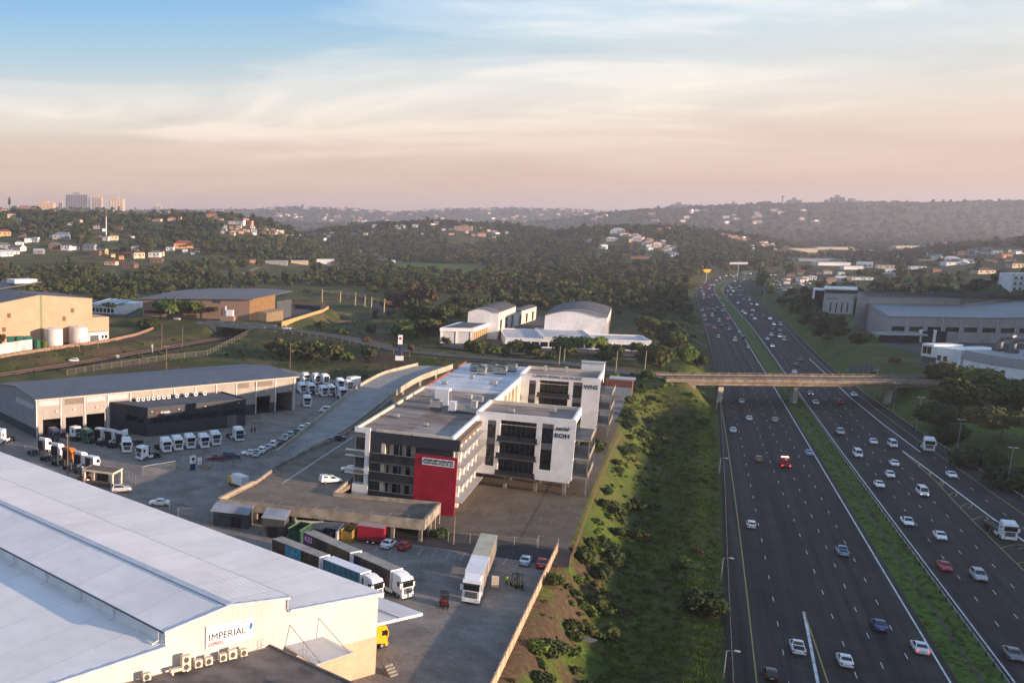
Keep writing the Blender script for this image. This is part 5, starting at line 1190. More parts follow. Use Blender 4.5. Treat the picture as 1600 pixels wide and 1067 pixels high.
wall_run('wall_panel', mat('stained_white', (.60, .57, .54), .85, .2, .25, col2=(.30, .29, .29)), pts, YZ - 1, YZ + 5.2, .4, yw2)
# blue-roofed hall behind
rb_ = P(160, 492, YZ); k = rb_.y / F_
bh = bld('blue_roof_hall', 'long white hall with a blue and white striped roof behind the peach factory', 'hall', rb_, -35); w, h, d2 = 48 * k, 21 * k, 34 * k
MB().box(-w * .45, w * .45, 0, 40, 0, h * .72).build('wall', WHITEP, bh)
for q in range(6): x = -w * .45 + w * .9 * (q + .3) / 6; MB().box(x, x + 2.2, -.1, -.01, h * .2, h * .5).build('window', GLASS, bh)
for q in range(8): x = -w * .5 + w * q / 8; MB().hexa([(x, -2, h * .72), (x + w / 8, -2, h * .72), (x + w / 8, 21, h), (x, 21, h)], [(x, -2, h * .74), (x + w / 8, -2, h * .74), (x + w / 8, 21, h * 1.02), (x, 21, h * 1.02)]).build('roof_sheet', mat('blue_roof', (.16, .25, .34), .5) if q % 2 else WHITEP, bh)
# curved-roof factory
cfa = P(223, 494, 9); cfb = P(389.5, 500, 9); CFD = math.degrees(math.atan2(cfb.y - cfa.y, cfb.x - cfa.x))
cf = bld('curved_roof_factory', 'brick factory with a wide curved grey roof and sunlit orange end wall', 'factory', cfa, CFD)
c, s = math.cos(R(CFD)), math.sin(R(CFD)); Lw = (cfb - cfa).length; HW = Q(389.5, 468.5, cfb.y).z - 9; HWl = Q(223, 468, cfa.y).z - 9
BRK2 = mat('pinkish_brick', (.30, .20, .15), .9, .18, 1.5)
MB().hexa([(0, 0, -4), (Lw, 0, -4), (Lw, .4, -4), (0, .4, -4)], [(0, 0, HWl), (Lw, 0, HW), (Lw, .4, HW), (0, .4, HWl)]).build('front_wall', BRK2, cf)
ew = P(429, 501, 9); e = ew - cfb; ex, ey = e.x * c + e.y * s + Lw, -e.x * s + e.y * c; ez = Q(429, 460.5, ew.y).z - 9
MB().hexa([(Lw, .01, -4), (ex, ey, -4), (ex - 1, ey + .3, -4), (Lw - 1, .3, -4)], [(Lw, .01, HW), (ex, ey, ez), (ex - 1, ey + .3, ez), (Lw - 1, .3, HW)]).build('end_wall', mat('sun_warmed_brick', (.52, .30, .13), .9, .1, 1), cf)  # brick coloured bright orange, low sunlight put into the end wall
# roof: shallow arch swept from the front eave to the back
def floc(u, v, z): p = P(u, v, z); q = p - cfa; return (q.x * c + q.y * s, -q.x * s + q.y * c, z - 9)
fr = [(-5, -1.5, HWl + .1), (Lw * .5, -1.5, (HWl + HW) / 2 + .3), (Lw + 2, -1.5, HW + .1)]
bk = [floc(230, 465, 9 + HWl + .5), floc(278, 454, 9 + HWl + 2.2), floc(356, 451, 9 + HWl + 2.8), floc(426, 452, 9 + HWl + 2.6), floc(457, 455.5, 9 + HWl + 1.8)]
def lerp_l(l, f):
    f *= len(l) - 1; k_i = min(int(f), len(l) - 2); t_ = f - k_i; return tuple(l[k_i][q] * (1 - t_) + l[k_i + 1][q] * t_ for q in range(3))
mb = MB(); nn_ = 10
for k in range(nn_):
    for j in range(5):
        def pt(i_, j_):
            A, B = lerp_l(fr, i_ / nn_), lerp_l(bk, i_ / nn_); t_ = j_ / 5; zz = A[2] + (B[2] - A[2]) * math.sin(t_ * math.pi / 2); return (A[0] * (1 - t_) + B[0] * t_, A[1] * (1 - t_) + B[1] * t_, zz)
        mb.hexa([pt(k, j), pt(k + 1, j), pt(k + 1, j + 1), pt(k, j + 1)], [tuple(np.add(pt(*q), (0, 0, .4))) for q in ((k, j), (k + 1, j), (k + 1, j + 1), (k, j + 1))])
mb.build('roof', mat('curved_grey_roof', (.13, .125, .13), .6, .1, .1), cf)
for f in (.38, .66): MB().box(Lw * f, Lw * f + 5, -.1, -.01, HW * .78, HW * .95).build('vent', DGREY, cf)
MB().box(1, 22, -.12, -.01, 2.0, 3.6).build('window', GLASS, cf); lx = Lw + (ex - Lw) * .35
MB().hexa([(lx, ey * .35 - .1, -4), (ex - .2, ey * .93, -4), (ex + 6, ey * .93 - 5, -4), (lx + 6, ey * .35 - 5, -4)], [(lx, ey * .35 - .1, 5), (ex - .2, ey * .93, 7), (ex + 6, ey * .93 - 5, 6.6), (lx + 6, ey * .35 - 5, 4.6)]).build('porch', mat('cream_orange', (.56, .38, .20), .9), cf)
MB().poly([(ex + .5, ey + 3, -4), (ex + 5, ey + 22, -4), (ex + 5, ey + 22, ez - 4), (ex + .5, ey + 3, ez - 4)]).build('dock_wall', DGREY, cf)
tr = bld('transformer_yard', 'small transformer enclosure before the curved-roof factory', 'transformer', P(357, 499, 9.5), CFD); k = tr.location.y / F_
MB().box(-10 * k, 11 * k, -4, 0, -1, 6 * k).build('wall', BRK2, tr); MB().box(-2 * k, 9 * k, -3, -.4, 6 * k, 15 * k).build('casing', WHITEP, tr); MB().cyl(-4 * k, -2, 6 * k, 21 * k, 2.2 * k, 10).build('tank', LGREY, tr); MB().cyl(-9 * k, -2, 3 * k, 17 * k, .9 * k, 8).build('bushing', DGREY, tr)
# yard of the curved-roof factory and its low wall
sheet('factory_yard', [P(u, v, 9.0) for u, v in ((428, 503), (470, 496), (512, 483), (500, 478), (440, 480), (420, 490))], 9.0, ASPH2)
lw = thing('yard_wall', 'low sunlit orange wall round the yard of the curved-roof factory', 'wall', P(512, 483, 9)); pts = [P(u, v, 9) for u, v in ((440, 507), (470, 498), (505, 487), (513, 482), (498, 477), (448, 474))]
wall_run('wall_panel', mat('sun_warmed_brick', (.5, .3, .13)), pts, 5, 10.6, .4, lw)
for k, (u, v) in enumerate(((468, 482), (481, 483), (494, 485))):
    t = bld('shipping_container', 'dark blue shipping container, ' + ORD[k] + ' from the left in the factory yard', 'container', P(u, v, 9), CFD - 12, 'containers in the factory yard'); cm = mat('navy_container', (.02, .03, .06), .6, .2, 1)
    MB().box(-3, 3, -1.2, 1.2, 0, 2.6).build('body', cm, t); MB().box(2.98, 3.05, -1.1, 1.1, .1, 2.5).build('door', cm, t)
    for x in np.linspace(-2.8, 2.8, 8): MB().box(x - .07, x + .07, -1.27, -1.2, .1, 2.5).build('rib', cm, t)

# ================================================================ WHITE BUILDINGS BEYOND THE ROAD
GZ = 6.0
def arch_hall(name, label, fl, fr_, vtl, vtr, vcrest, depth_deg, depth, z, wallm, sidem, roofm, doors_=0, n=12):
    a, b = P(*fl, z), P(*fr_, z); deg = math.degrees(math.atan2(b.y - a.y, b.x - a.x)); L = (b - a).length
    h = (Q(fl[0], vtl, a.y).z + Q(fr_[0], vtr, b.y).z) / 2 - z; ym = (a.y + b.y) / 2; hc = Q((fl[0] + fr_[0]) / 2, vcrest, ym).z - z
    t = bld(name, label, 'hall', a, deg); dd = Vector((math.cos(R(depth_deg - deg)), math.sin(R(depth_deg - deg)), 0)) * depth
    arc = [(L * q / n, 0, h + (hc - h) * math.sin(math.pi * q / n)) for q in range(n + 1)]
    MB().poly([(0, 0, -2), (L, 0, -2)] + arc[::-1]).build('front_wall', wallm, t)
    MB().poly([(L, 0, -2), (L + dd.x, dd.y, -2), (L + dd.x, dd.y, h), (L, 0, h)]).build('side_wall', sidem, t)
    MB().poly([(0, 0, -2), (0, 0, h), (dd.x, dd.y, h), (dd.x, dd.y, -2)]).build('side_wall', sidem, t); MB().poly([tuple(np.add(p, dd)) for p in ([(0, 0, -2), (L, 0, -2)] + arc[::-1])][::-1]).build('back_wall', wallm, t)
    mb = MB()
    for q in range(n):
        p0, p1 = Vector(arc[q]), Vector(arc[q + 1]); up = Vector((0, 0, .35)); o = dd * -.015
        mb.hexa([p0 + o, p1 + o, p1 + dd, p0 + dd], [p0 + up + o, p1 + up + o, p1 + dd + up, p0 + dd + up])
    mb.build('roof', roofm, t, smooth=30)
    mb = MB()
    for q in range(n): mb.bar(Vector(arc[q]) + Vector((0, -.15, .1)), Vector(arc[q + 1]) + Vector((0, -.15, .1)), .3, .35)
    mb.build('verge_trim', WHITEP, t)
    for q in range(doors_):
        f = (q + .3) / doors_; p = dd * f; w2 = dd.normalized() * 4; off = Vector((dd.y, -dd.x, 0)).normalized() * .1
        MB().poly([Vector((L, 0, 0)) + p + off, Vector((L, 0, 0)) + p + w2 + off, Vector((L, 0, h * .7)) + p + w2 + off, Vector((L, 0, h * .7)) + p + off]).build('window', GLASS, t)
    return t
ROOFD = mat('dark_arched_roof', (.085, .083, .088), .7, .12, .15)
SIDEP = mat('sun_warmed_wall', (.60, .53, .45), .85, .06, .4)  # white halls' side walls tinted warm, low sunlight put into the colour
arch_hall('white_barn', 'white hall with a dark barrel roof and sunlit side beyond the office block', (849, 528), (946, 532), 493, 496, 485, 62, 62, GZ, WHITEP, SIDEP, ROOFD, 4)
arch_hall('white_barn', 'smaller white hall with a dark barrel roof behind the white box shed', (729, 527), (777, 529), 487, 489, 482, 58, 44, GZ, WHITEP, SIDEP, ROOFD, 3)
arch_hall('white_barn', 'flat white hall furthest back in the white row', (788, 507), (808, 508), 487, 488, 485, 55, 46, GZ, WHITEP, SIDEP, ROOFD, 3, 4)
a, b = P(687, 536, GZ), P(734, 536.5, GZ); k = a.y / F_; t = bld('white_shed', 'white box shed with brown slatted side and grey flat roof', 'shed', a, -12); w = 48 * k; h = Q(687, 512, a.y).z - GZ
dd = Vector((math.cos(R(68)), math.sin(R(68)), 0)) * 34
MB().box(0, w, 0, .4, 0, h * .78).build('front_wall', mat('grey_white_wall', (.52, .53, .54), .8), t); MB().hexa([(-.4, -.6, h * .78), (w + .4, -.6, h * .78), (w + .4 + dd.x, dd.y, h * .78), (-.4 + dd.x, dd.y, h * .78)], [(-.4, -.6, h), (w + .4, -.6, h), (w + .4 + dd.x, dd.y, h), (-.4 + dd.x, dd.y, h)]).build('parapet', WHITEP, t)
MB().hexa([(2, 1, h), (w - 1, 1, h), (w - 1 + dd.x, dd.y - 1, h), (2 + dd.x, dd.y - 1, h)], [(2, 1, h + .12), (w - 1, 1, h + .12), (w - 1 + dd.x, dd.y - 1, h + .12), (2 + dd.x, dd.y - 1, h + .12)]).build('roof', ROOFD, t)
for x in (0, w * .48, w - 1): MB().box(x, x + 1, -.3, 0, 0, h * .78).build('pier', WHITEP, t)
for q in range(9):
    p0, p1 = Vector((w, 0, 0)) + dd * (q / 9), Vector((w, 0, 0)) + dd * ((q + .8) / 9); mb = MB(); mb.bar(p0, p1, .3, h * .78); mb.build('slat_panel', mat('ochre_slats', (.38, .27, .14), .8), t)
# low white block in front of the barn
lo = [(789, 540), (1016, 548)]; a, b = P(*lo[0], GZ), P(*lo[1], GZ); k = a.y / F_
t = bld('low_white_block', 'long low white office with flat pale roof in front of the barrel-roofed hall', 'building', a, math.degrees(math.atan2(b.y - a.y, b.x - a.x))); L = (b - a).length
for x0, x1, y1, h in ((0, L * .27, 44, 3.4), (L * .27, L * .62, 42, 4.2), (L * .62, L, 24, 4.0)):
    MB().box(x0, x1, 0, y1, -3, h).build('wall', WHITEP, t); MB().box(x0 + .5, x1 - .5, .5, y1 - .5, h, h + .1).build('roof', mat('pale_roof', (.45, .46, .48), .7, .1, .3), t)
    for p, q in (((x0, 0), (x1, 0)), ((x0, 0), (x0, y1)), ((x1, 0), (x1, y1)), ((x0, y1), (x1, y1))): MB().bar((*p, h), (*q, h), .5, .55).build('parapet', WHITEP, t)
for q in range(14): x = 4 + q * (L - 8) / 14; MB().box(x, x + 3.2, -.08, -.01, .2, 2.4).build('window', GLASS, t)
sheet('white_row_yard', [P(u, v, GZ) for u, v in ((690, 541), (790, 552), (1020, 556), (1030, 545), (900, 505), (820, 488), (780, 500), (700, 520))], GZ - .4, ASPH2)

# ================================================================ GREY WAREHOUSES RIGHT OF THE FREEWAY
RG = 7.0
RWALL = mat('grey_wall_sheet', (.30, .295, .30), .75, .08, .25); RROOF = ribbed('grey_blue_roof', (.25, .27, .285), -8, 1.4, .6, .05, .07, 0, 12, .1)
def hull(name, label, px_front, vtop_front, back_px, zb, wallm, roofm, cat='warehouse'):
    a, b = P(*px_front[0], zb), P(*px_front[1], zb); return a, b
a, b = P(1383, 533, RG), P(1640, 538, RG); deg = math.degrees(math.atan2(b.y - a.y, b.x - a.x)); L = (b - a).length
he = Q(1383, 494, a.y).z - RG
gw1 = bld('grey_warehouse', 'very large grey warehouse with stepped roof right of the freeway', 'warehouse', a, deg)
kk = a.y / F_
dv = Vector((math.cos(R(118 - deg)), math.sin(R(118 - deg)), 0))
c_, s_ = math.cos(R(deg)), math.sin(R(deg))
def gl(u, v, z): p = P(u, v, z + RG) - a; return Vector((p.x * c_ + p.y * s_, -p.x * s_ + p.y * c_, z))
e0, e1 = gl(1381, 493.4, he), Vector((L, 0, he))
m0 = gl(1357, 474, he + 2.0); m1 = gl(1500, 476, he + 2.0); n1 = gl(1541, 495.6, he)
MB().hexa([(0, 0, -3), (L, 0, -3), (L, .4, -3), (0, .4, -3)], [(0, 0, he), (L, 0, he), (L, .4, he), (0, .4, he)]).build('front_wall', RWALL, gw1)
MB().poly([(0, 0, -3), (0, 0, he), tuple(m0), (m0.x, m0.y, -3)]).build('gable_wall', RWALL, gw1)
MB().poly([(0, -.6, he), (n1.x, -.6, he), tuple(m1), tuple(m0)]).build('roof_sheet', RROOF, gw1)
MB().poly([(n1.x, -.6, he), (L + 20, -.6, he + 1.5), (L + 20, m1.y, he + 6), tuple(m1)]).build('roof_sheet', RROOF, gw1)
up = Vector((0, 0, 3.4)); b0, b1 = gl(1341, 455, he + 8.5), gl(1660, 461, he + 8.5)
MB().poly([m0, m1, m1 + up, m0 + up]).build('clerestory', mat('clerestory_grey', (.36, .36, .35), .7), gw1)
MB().poly([m0 + up, m1 + up, m1 + up + (m1 - m0) * 1.0, b1, b0]).build('roof_sheet', RROOF, gw1)
MB().poly([m0, m0 + up, b0, (b0.x, b0.y, -3), (m0.x, m0.y, -3)][::-1]).build('gable_wall', RWALL, gw1)
for q in range(9):
    x0 = 2 + q * L / 9; MB().box(x0, x0 + L / 9 - 2.2, -.1, -.01, he * .42, he * .60).build('window_strip', GLASS, gw1); MB().box(x0 + L / 9 - 2.0, x0 + L / 9 - 1.6, -.25, -.01, -2, he).build('downpipe', LGREY, gw1)
MB().box(-6, 14, -7, .5, 3.6, 4.3).build('entrance_canopy', LGREY, gw1); MB().box(-3, 13, -3, -.1, -2, 3.6).build('entrance_glass', GLASS, gw1)
for x in (15, 21): MB().box(x, x + 4.6, -.6, -.1, -.5, 5.2).build('tall_window', GLASS, gw1); MB().box(x - 1.2, x, -.9, -.1, -1, 6).build('window_surround', WHITEP, gw1)
# tower at its left end
a2, b2 = P(1284, 489, RG), P(1330, 491, RG); k2 = a2.y / F_
tw = bld('grey_tower_block', 'pale block with white roof slab and slit windows beside the grey warehouse', 'building', a2, math.degrees(math.atan2(b2.y - a2.y, b2.x - a2.x))); w = (b2 - a2).length; h = Q(1284, 458, a2.y).z - RG
MB().box(0, w, 0, 22, -2, h).build('wall', mat('pale_grey_wall', (.42, .41, .41), .8, .06, .3), tw); MB().box(-.5, w * 1.1, -2, 24, h + 2.4, h + 3.3).build('roof_slab', WHITEP, tw); MB().box(.5, w, .5, 20, h, h + 2.4).build('setback', DGREY, tw)
MB().box(w, w * 1.42, 3, 20, -2, h * .93).build('link_wall', RWALL, tw); MB().box(w * 1.06, w * 1.2, 2.9, 3.0, 0, h * .8).build('link_window', GLASS, tw)
for q in range(4): x = w * (.25 + .19 * q); MB().box(x, x + w * .04, -.12, -.01, 1, h * .55).build('slit_window', GLASS, tw)
MB().box(w * .1, w * .5, -.12, -.01, h * .72, h * .76).build('name_strip', DGREY, tw)
MB().box(-w * .38, -w * .02, 2, 16, -2, h + 1.5).build('glazed_stair', GLASS, tw); MB().box(-w * .40, -w * .33, 1.5, 16.5, -2, h + 2.2).build('portal_frame', WHITEP, tw); MB().box(-w * .40, 0, 1.5, 16.5, h + 1.5, h + 2.3).build('portal_frame', WHITEP, tw)
# white wing with ducts in the foreground
wa, wb = P(1437, 566, RG), P(1640, 601, RG); wdg = math.degrees(math.atan2(wb.y - wa.y, wb.x - wa.x))
wwg = bld('white_works', 'white works building with grey upper band and roof ducts right of the freeway', 'building', wa, wdg); wL = (wb - wa).length; k = wa.y / F_
h1 = Q(1437, 536, wa.y).z - RG
MB().box(0, wL * .10, 0, 12, h1 * .35, h1).build('corner_room', WHITEP, wwg); MB().box(0, wL * .12, .6, 12, 0, h1 * .35).build('ground_floor', DGREY, wwg)
fr2 = MB().box(.4, wL * .095, -.3, 0, h1 * .42, h1 * .95).build('window_frame', WHITEP, wwg)
for x in (.10, .52): MB().box(.4 + wL * .095 * x, .4 + wL * .095 * (x + .36), -.36, -.3, h1 * .5, h1 * .88).build('pane', GLASS, fr2)
MB().box(wL * .10, wL * .32, .8, 20, 0, h1 * .92).build('wall', WHITEP, wwg)
n = 10; mb = MB(); mg = MB()
for q in range(n):
    x0, x1 = wL * (.36 + .6 * q / n), wL * (.36 + .6 * (q + 1) / n); y0, y1 = -3.5 * math.sin(math.pi * q / n), -3.5 * math.sin(math.pi * (q + 1) / n)
    mb.hexa([(x0, y0, 0), (x1, y1, 0), (x1, 24, 0), (x0, 24, 0)], [(x0, y0, h1 * .52), (x1, y1, h1 * .52), (x1, 24, h1 * .52), (x0, 24, h1 * .52)]); mg.hexa([(x0, y0 - .2, h1 * .52), (x1, y1 - .2, h1 * .52), (x1, 24, h1 * .52), (x0, 24, h1 * .52)], [(x0, y0 - .2, h1 * .98), (x1, y1 - .2, h1 * .98), (x1, 24, h1 * .98), (x0, 24, h1 * .98)])
mb.build('curved_wall', WHITEP, wwg); mg.build('curved_band', mat('grey_band', (.34, .35, .35), .7), wwg)
for x in (.13, .18, .40): MB().box(wL * x, wL * x + 1.6, .62, .8, 2, 4).build('window', mat('red_brown_window', (.12, .03, .03), .5), wwg)
MB().box(wL * .34, wL * 1.1, 24, 60, 0, h1 * 1.25).build('rear_hall', RWALL, wwg); MB().hexa([(wL * .33, 23, h1 * 1.25), (wL * 1.12, 23, h1 * 1.25), (wL * 1.12, 62, h1 * 1.6), (wL * .33, 62, h1 * 1.6)], [(wL * .33, 23, h1 * 1.27), (wL * 1.12, 23, h1 * 1.27), (wL * 1.12, 62, h1 * 1.63), (wL * .33, 62, h1 * 1.63)]).build('roof_sheet', RROOF, wwg)
for q, u in enumerate((.42, .52, .66, .78)):
    du = bld('roof_duct', 'bent grey extractor duct, ' + ORD[q] + ' from the left on the white works', 'duct', (0, 0, 0), wdg, 'extractor ducts on the white works')
    du.location = wa + Vector((math.cos(R(wdg)) * wL * u - math.sin(R(wdg)) * 10, math.sin(R(wdg)) * wL * u + math.cos(R(wdg)) * 10, h1 * .98)); LOC[du.name] = du.location.copy()
    dm = mat('grey_duct', (.17, .18, .185), .5, .15, .8, .3)
    MB().cyl(0, 0, 0, 4.2, 1.1, 10).build('riser', dm, du, smooth=40); MB().tube((0, 0, 4.0), (1.6, 0, 5.4), 1.1, 10).build('elbow', dm, du, smooth=40); MB().tube((1.4, 0, 5.3), (5.8, 0, 5.8), 1.0, 10).build('run', dm, du, smooth=40); MB().box(-1.5, 1.6, -1.4, 1.4, -.1, 1.2).build('fan_box', DGREY, du)
sheet('works_yard', [P(u, v, RG) for u, v in ((1375, 538), (1440, 552), (1432, 572), (1600, 608), (1700, 630), (1700, 520), (1400, 520))], RG + .02, ASPH2)
# ================================================================ VEHICLES
PAINTS = dict(white=(.80, .81, .82), silver=(.42, .44, .46), grey=(.16, .165, .17), black=(.012, .012, .014), blue=(.03, .07, .22), navy=(.02, .035, .085), red=(.42, .012, .022), maroon=(.16, .012, .02), gold=(.26, .20, .12), orange=(.50, .14, .02), yellow=(.75, .40, .01), green=(.03, .11, .06), skyblue=(.28, .42, .58))
PM = {k: paint('paint_' + k, v) for k, v in PAINTS.items()}
CG = mat('car_glass', (.010, .013, .017), .08, .1, 1, 0, .7); TYRE = mat('tyre', (.012, .012, .012), .9, .2, 3); RIM = mat('rim', (.34, .35, .36), .4, .1, 2, .5)
HEADL = mat('headlight_lit', (.85, .88, .95), .2, .02, emit=((1.0, .95, .88), 1.4)); HEADO = mat('headlight', (.6, .62, .66), .15, .05)
TAILL = mat('tail_light_lit', (.5, .01, .01), .3, .02, emit=((1.0, .06, .04), .9)); TAILO = mat('tail_light', (.28, .01, .012), .3, .05)
PLATE = mat('number_plate', (.6, .58, .45), .5, .05); TRIM = mat('black_trim', (.02, .02, .022), .6, .1); CHR = mat('chrome_grille', (.25, .26, .27), .3, .1, 1, .6)
def ring(y, w, z0, z1, r=.12):
    return [(-w * .9, y, z0), (-w, y, z0 + .12), (-w, y, z1 - r), (-w * .9, y, z1), (w * .9, y, z1), (w, y, z1 - r), (w, y, z0 + .12), (w * .9, y, z0)]
CARS = {}
# sections: y, half width, sill, top ; cabin: rear base, rear roof, front roof, front base, belt, roof height
SPEC = dict(
 sedan=dict(L=[(-2.2, .70, .42, .82), (-2.12, .80, .30, .98), (-1.5, .86, .22, 1.02), (.9, .87, .22, .98), (1.6, .85, .24, .90), (2.08, .76, .30, .74), (2.2, .64, .38, .62)], cab=(-1.62, -.85, .30, 1.05, .96, 1.44), wb=(-1.3, 1.32)),
 hatch=dict(L=[(-1.9, .70, .42, .86), (-1.85, .78, .30, .98), (-1.2, .83, .22, 1.0), (.8, .84, .22, .97), (1.5, .82, .24, .90), (1.85, .72, .30, .74), (1.95, .62, .38, .62)], cab=(-1.82, -1.35, .15, .95, .95, 1.48), wb=(-1.2, 1.2)),
 suv=dict(L=[(-2.25, .78, .45, 1.0), (-2.2, .86, .38, 1.12), (-1.4, .91, .32, 1.14), (1.0, .92, .32, 1.12), (1.8, .90, .34, 1.05), (2.2, .80, .40, .86), (2.3, .68, .48, .72)], cab=(-2.15, -1.85, .25, 1.05, 1.08, 1.75), wb=(-1.35, 1.4)),
 van=dict(L=[(-2.4, .80, .42, 1.15), (-2.36, .88, .36, 1.2), (-1.4, .90, .30, 1.2), (1.3, .90, .30, 1.18), (2.0, .88, .32, 1.05), (2.35, .80, .36, .82), (2.42, .70, .42, .70)], cab=(-2.36, -2.22, 1.15, 1.95, 1.14, 2.12), wb=(-1.45, 1.55)),
 pickup=dict(L=[(-2.5, .80, .45, .98), (-2.45, .84, .42, 1.02), (-1.4, .87, .36, 1.02), (1.0, .88, .34, 1.02), (1.8, .86, .36, .96), (2.35, .76, .42, .80), (2.45, .66, .48, .68)], cab=(-.55, -.35, .45, 1.2, 1.0, 1.66), wb=(-1.5, 1.5)))
def car_parts(kind, colour, lit):
    key = (kind, colour, lit)
    if key in CARS: return CARS[key]
    sp = SPEC[kind]; S = sp['L']; rb, rr, fr, fb, zb, zt = sp['cab']; pm = PM[colour]
    wmax = max(s[1] for s in S); wb_, wt = wmax * .93, wmax * .72
    out = []
    mb = MB(); mb.loft([ring(*s) for s in S])
    C8 = [[(-wb_, rb, zb), (wb_, rb, zb), (wb_, fb, zb), (-wb_, fb, zb)], [(-wt, rr, zt), (wt, rr, zt), (wt, fr, zt), (-wt, fr, zt)]]
    mid = [(-wt * 1.0 - .02, rr + .03, zt - .05), (wt + .02, rr + .03, zt - .05), (wt + .02, fr + .05, zt - .05), (-wt - .02, fr + .05, zt - .05)]
    top = [(-wt * .86, rr + .12, zt), (wt * .86, rr + .12, zt), (wt * .86, fr - .08, zt), (-wt * .86, fr - .08, zt)]
    mb.loft([C8[0], mid, top])
    if kind == 'pickup':
        mb.box(-.82, .82, -2.44, -.7, 1.0, 1.04)
    out.append(('body', mb.mesh('body', pm, 35)))
    # windows sit just proud of the cabin shell
    def quad(p, q, m, n, i0=.08, i1=.08, j0=.14, j1=.1, off=.012):
        A, B, D, E = Vector(p[0]), Vector(p[1]), Vector(q[1]), Vector(q[0])
        f = lambda s, t: A.lerp(B, s).lerp(E.lerp(D, s), t)
        pts = [f(i0, j0), f(1 - i1, j0), f(1 - i1, 1 - j1), f(i0, 1 - j1)]; nn = (pts[1] - pts[0]).cross(pts[3] - pts[0]).normalized() * off
        return MB().poly([x + nn for x in pts]).mesh(n, m)
    b, m_ = C8[0], mid
    out.append(('windscreen', quad((b[2], b[3]), (m_[2], m_[3]), CG, 'windscreen', .05, .05, .1, .04)))
    out.append(('rear_window', quad((b[0], b[1]), (m_[0], m_[1]), CG, 'rear_window', .07, .07, .2, .06)))
    out.append(('side_windows_left' if False else 'side_window', quad((b[3], b[0]), (m_[3], m_[0]), CG, 'side_window', .10, .10, .12, .10)))
    out.append(('side_window', quad((b[1], b[2]), (m_[1], m_[2]), CG, 'side_window', .10, .10, .12, .10)))
    yf, yr = S[-1][0], S[0][0]; hl = HEADL if lit else HEADO; tl = TAILL if lit else TAILO
    zf = S[-2][3] - .12; zr = S[1][3] - .18; wf = S[-2][1]; wr = S[1][1]
    for s in (-1, 1):
        out.append(('headlight', MB().box(s * wf * .72 - .16, s * wf * .72 + .16, yf - .14, yf - .02, zf - .09, zf + .07).mesh('headlight', hl)))
        out.append(('tail_light', MB().box(s * wr * .84 - .12, s * wr * .84 + .12, yr - .025, yr + .1, zr - .13, zr + .1).mesh('tail_light', tl)))
    out.append(('number_plate', MB().box(-.24, .24, yr - .03, yr + .02, .58, .70).mesh('number_plate', PLATE)))
    out.append(('grille', MB().box(-.42, .42, yf - .03, yf + .012, .44, .60).mesh('grille', TRIM)))
    if kind == 'pickup': out.append(('load_bed', MB().box(-.70, .70, -2.34, -.72, 1.035, 1.05).mesh('load_bed', TRIM)))
    for y in sp['wb']:
        for s in (-1, 1):
            out.append(('wheel', MB().cyl(y, .31, s * (wmax - .2), s * (wmax + .005), .31, 12, axis='x').mesh('wheel', TYRE), ('rim', MB().cyl(y, .31, s * (wmax - .05), s * (wmax + .018), .19, 10, axis='x').mesh('rim', RIM))))
    CARS[key] = out
    return out
SIMPLE = {}
def car_simple(kind, colour, lit):
    key = (kind, colour, lit)
    if key in SIMPLE: return SIMPLE[key]
    sp = SPEC[kind]; S = sp['L']; rb, rr, fr, fb, zb, zt = sp['cab']; wmax = max(s[1] for s in S); wb_, wt = wmax * .93, wmax * .74
    mb = MB(); mb.loft([ring(*s) for s in S[::1]]); mb.loft([[(-wb_, rb, zb), (wb_, rb, zb), (wb_, fb, zb), (-wb_, fb, zb)], [(-wt, rr, zt - .06), (wt, rr, zt - .06), (wt, fr, zt - .06), (-wt, fr, zt - .06)]], 1); mb.box(-wt * .95, wt * .95, rr + .05, fr - .02, zt - .06, zt)
    for y in sp['wb']: mb.box(-wmax - .01, wmax + .01, y - .3, y + .3, 0, .5, 2)
    yf, yr = S[-1][0], S[0][0]
    for s in (-1, 1): mb.box(s * .55 - .15, s * .55 + .15, yf - .08, yf + .01, .6, .75, 3); mb.box(s * .62 - .14, s * .62 + .14, yr - .02, yr + .05, .7, .9, 4)
    SIMPLE[key] = mb.mesh('car', [PM[colour], CG, TYRE, HEADL if lit else HEADO, TAILL if lit else TAILO]); return SIMPLE[key]
ADJ = dict(sedan='sedan', hatch='hatchback', suv='SUV', van='van', pickup='pickup')
NAMES = dict(sedan='sedan_car', hatch='hatchback_car', suv='suv_car', van='passenger_van', pickup='pickup_truck')
def car(kind, colour, loc, rz, label, group=None, lit=False, full=True, scale=1.0):
    if not full:
        o = obj(NAMES[kind], car_simple(kind, colour, lit)); o.location = loc; o.rotation_euler.z = rz; o.scale = (scale,) * 3
        return tag(o, label, 'van' if kind == 'van' else 'car', group)
    t = thing(NAMES[kind], label, 'van' if kind == 'van' else ('pickup' if kind == 'pickup' else 'car'), loc, rz, group); t.scale = (scale,) * 3
    for pt_ in car_parts(kind, colour, lit):
        o = obj(pt_[0], pt_[1], t)
        if len(pt_) > 2: obj(pt_[2][0], pt_[2][1], o)
    return t
def road_dir(y, a='LL', b='RR'):
    x0 = lane(a, b, .5, y - 3); x1 = lane(a, b, .5, y + 3); return math.atan2(6, float(x1 - x0))
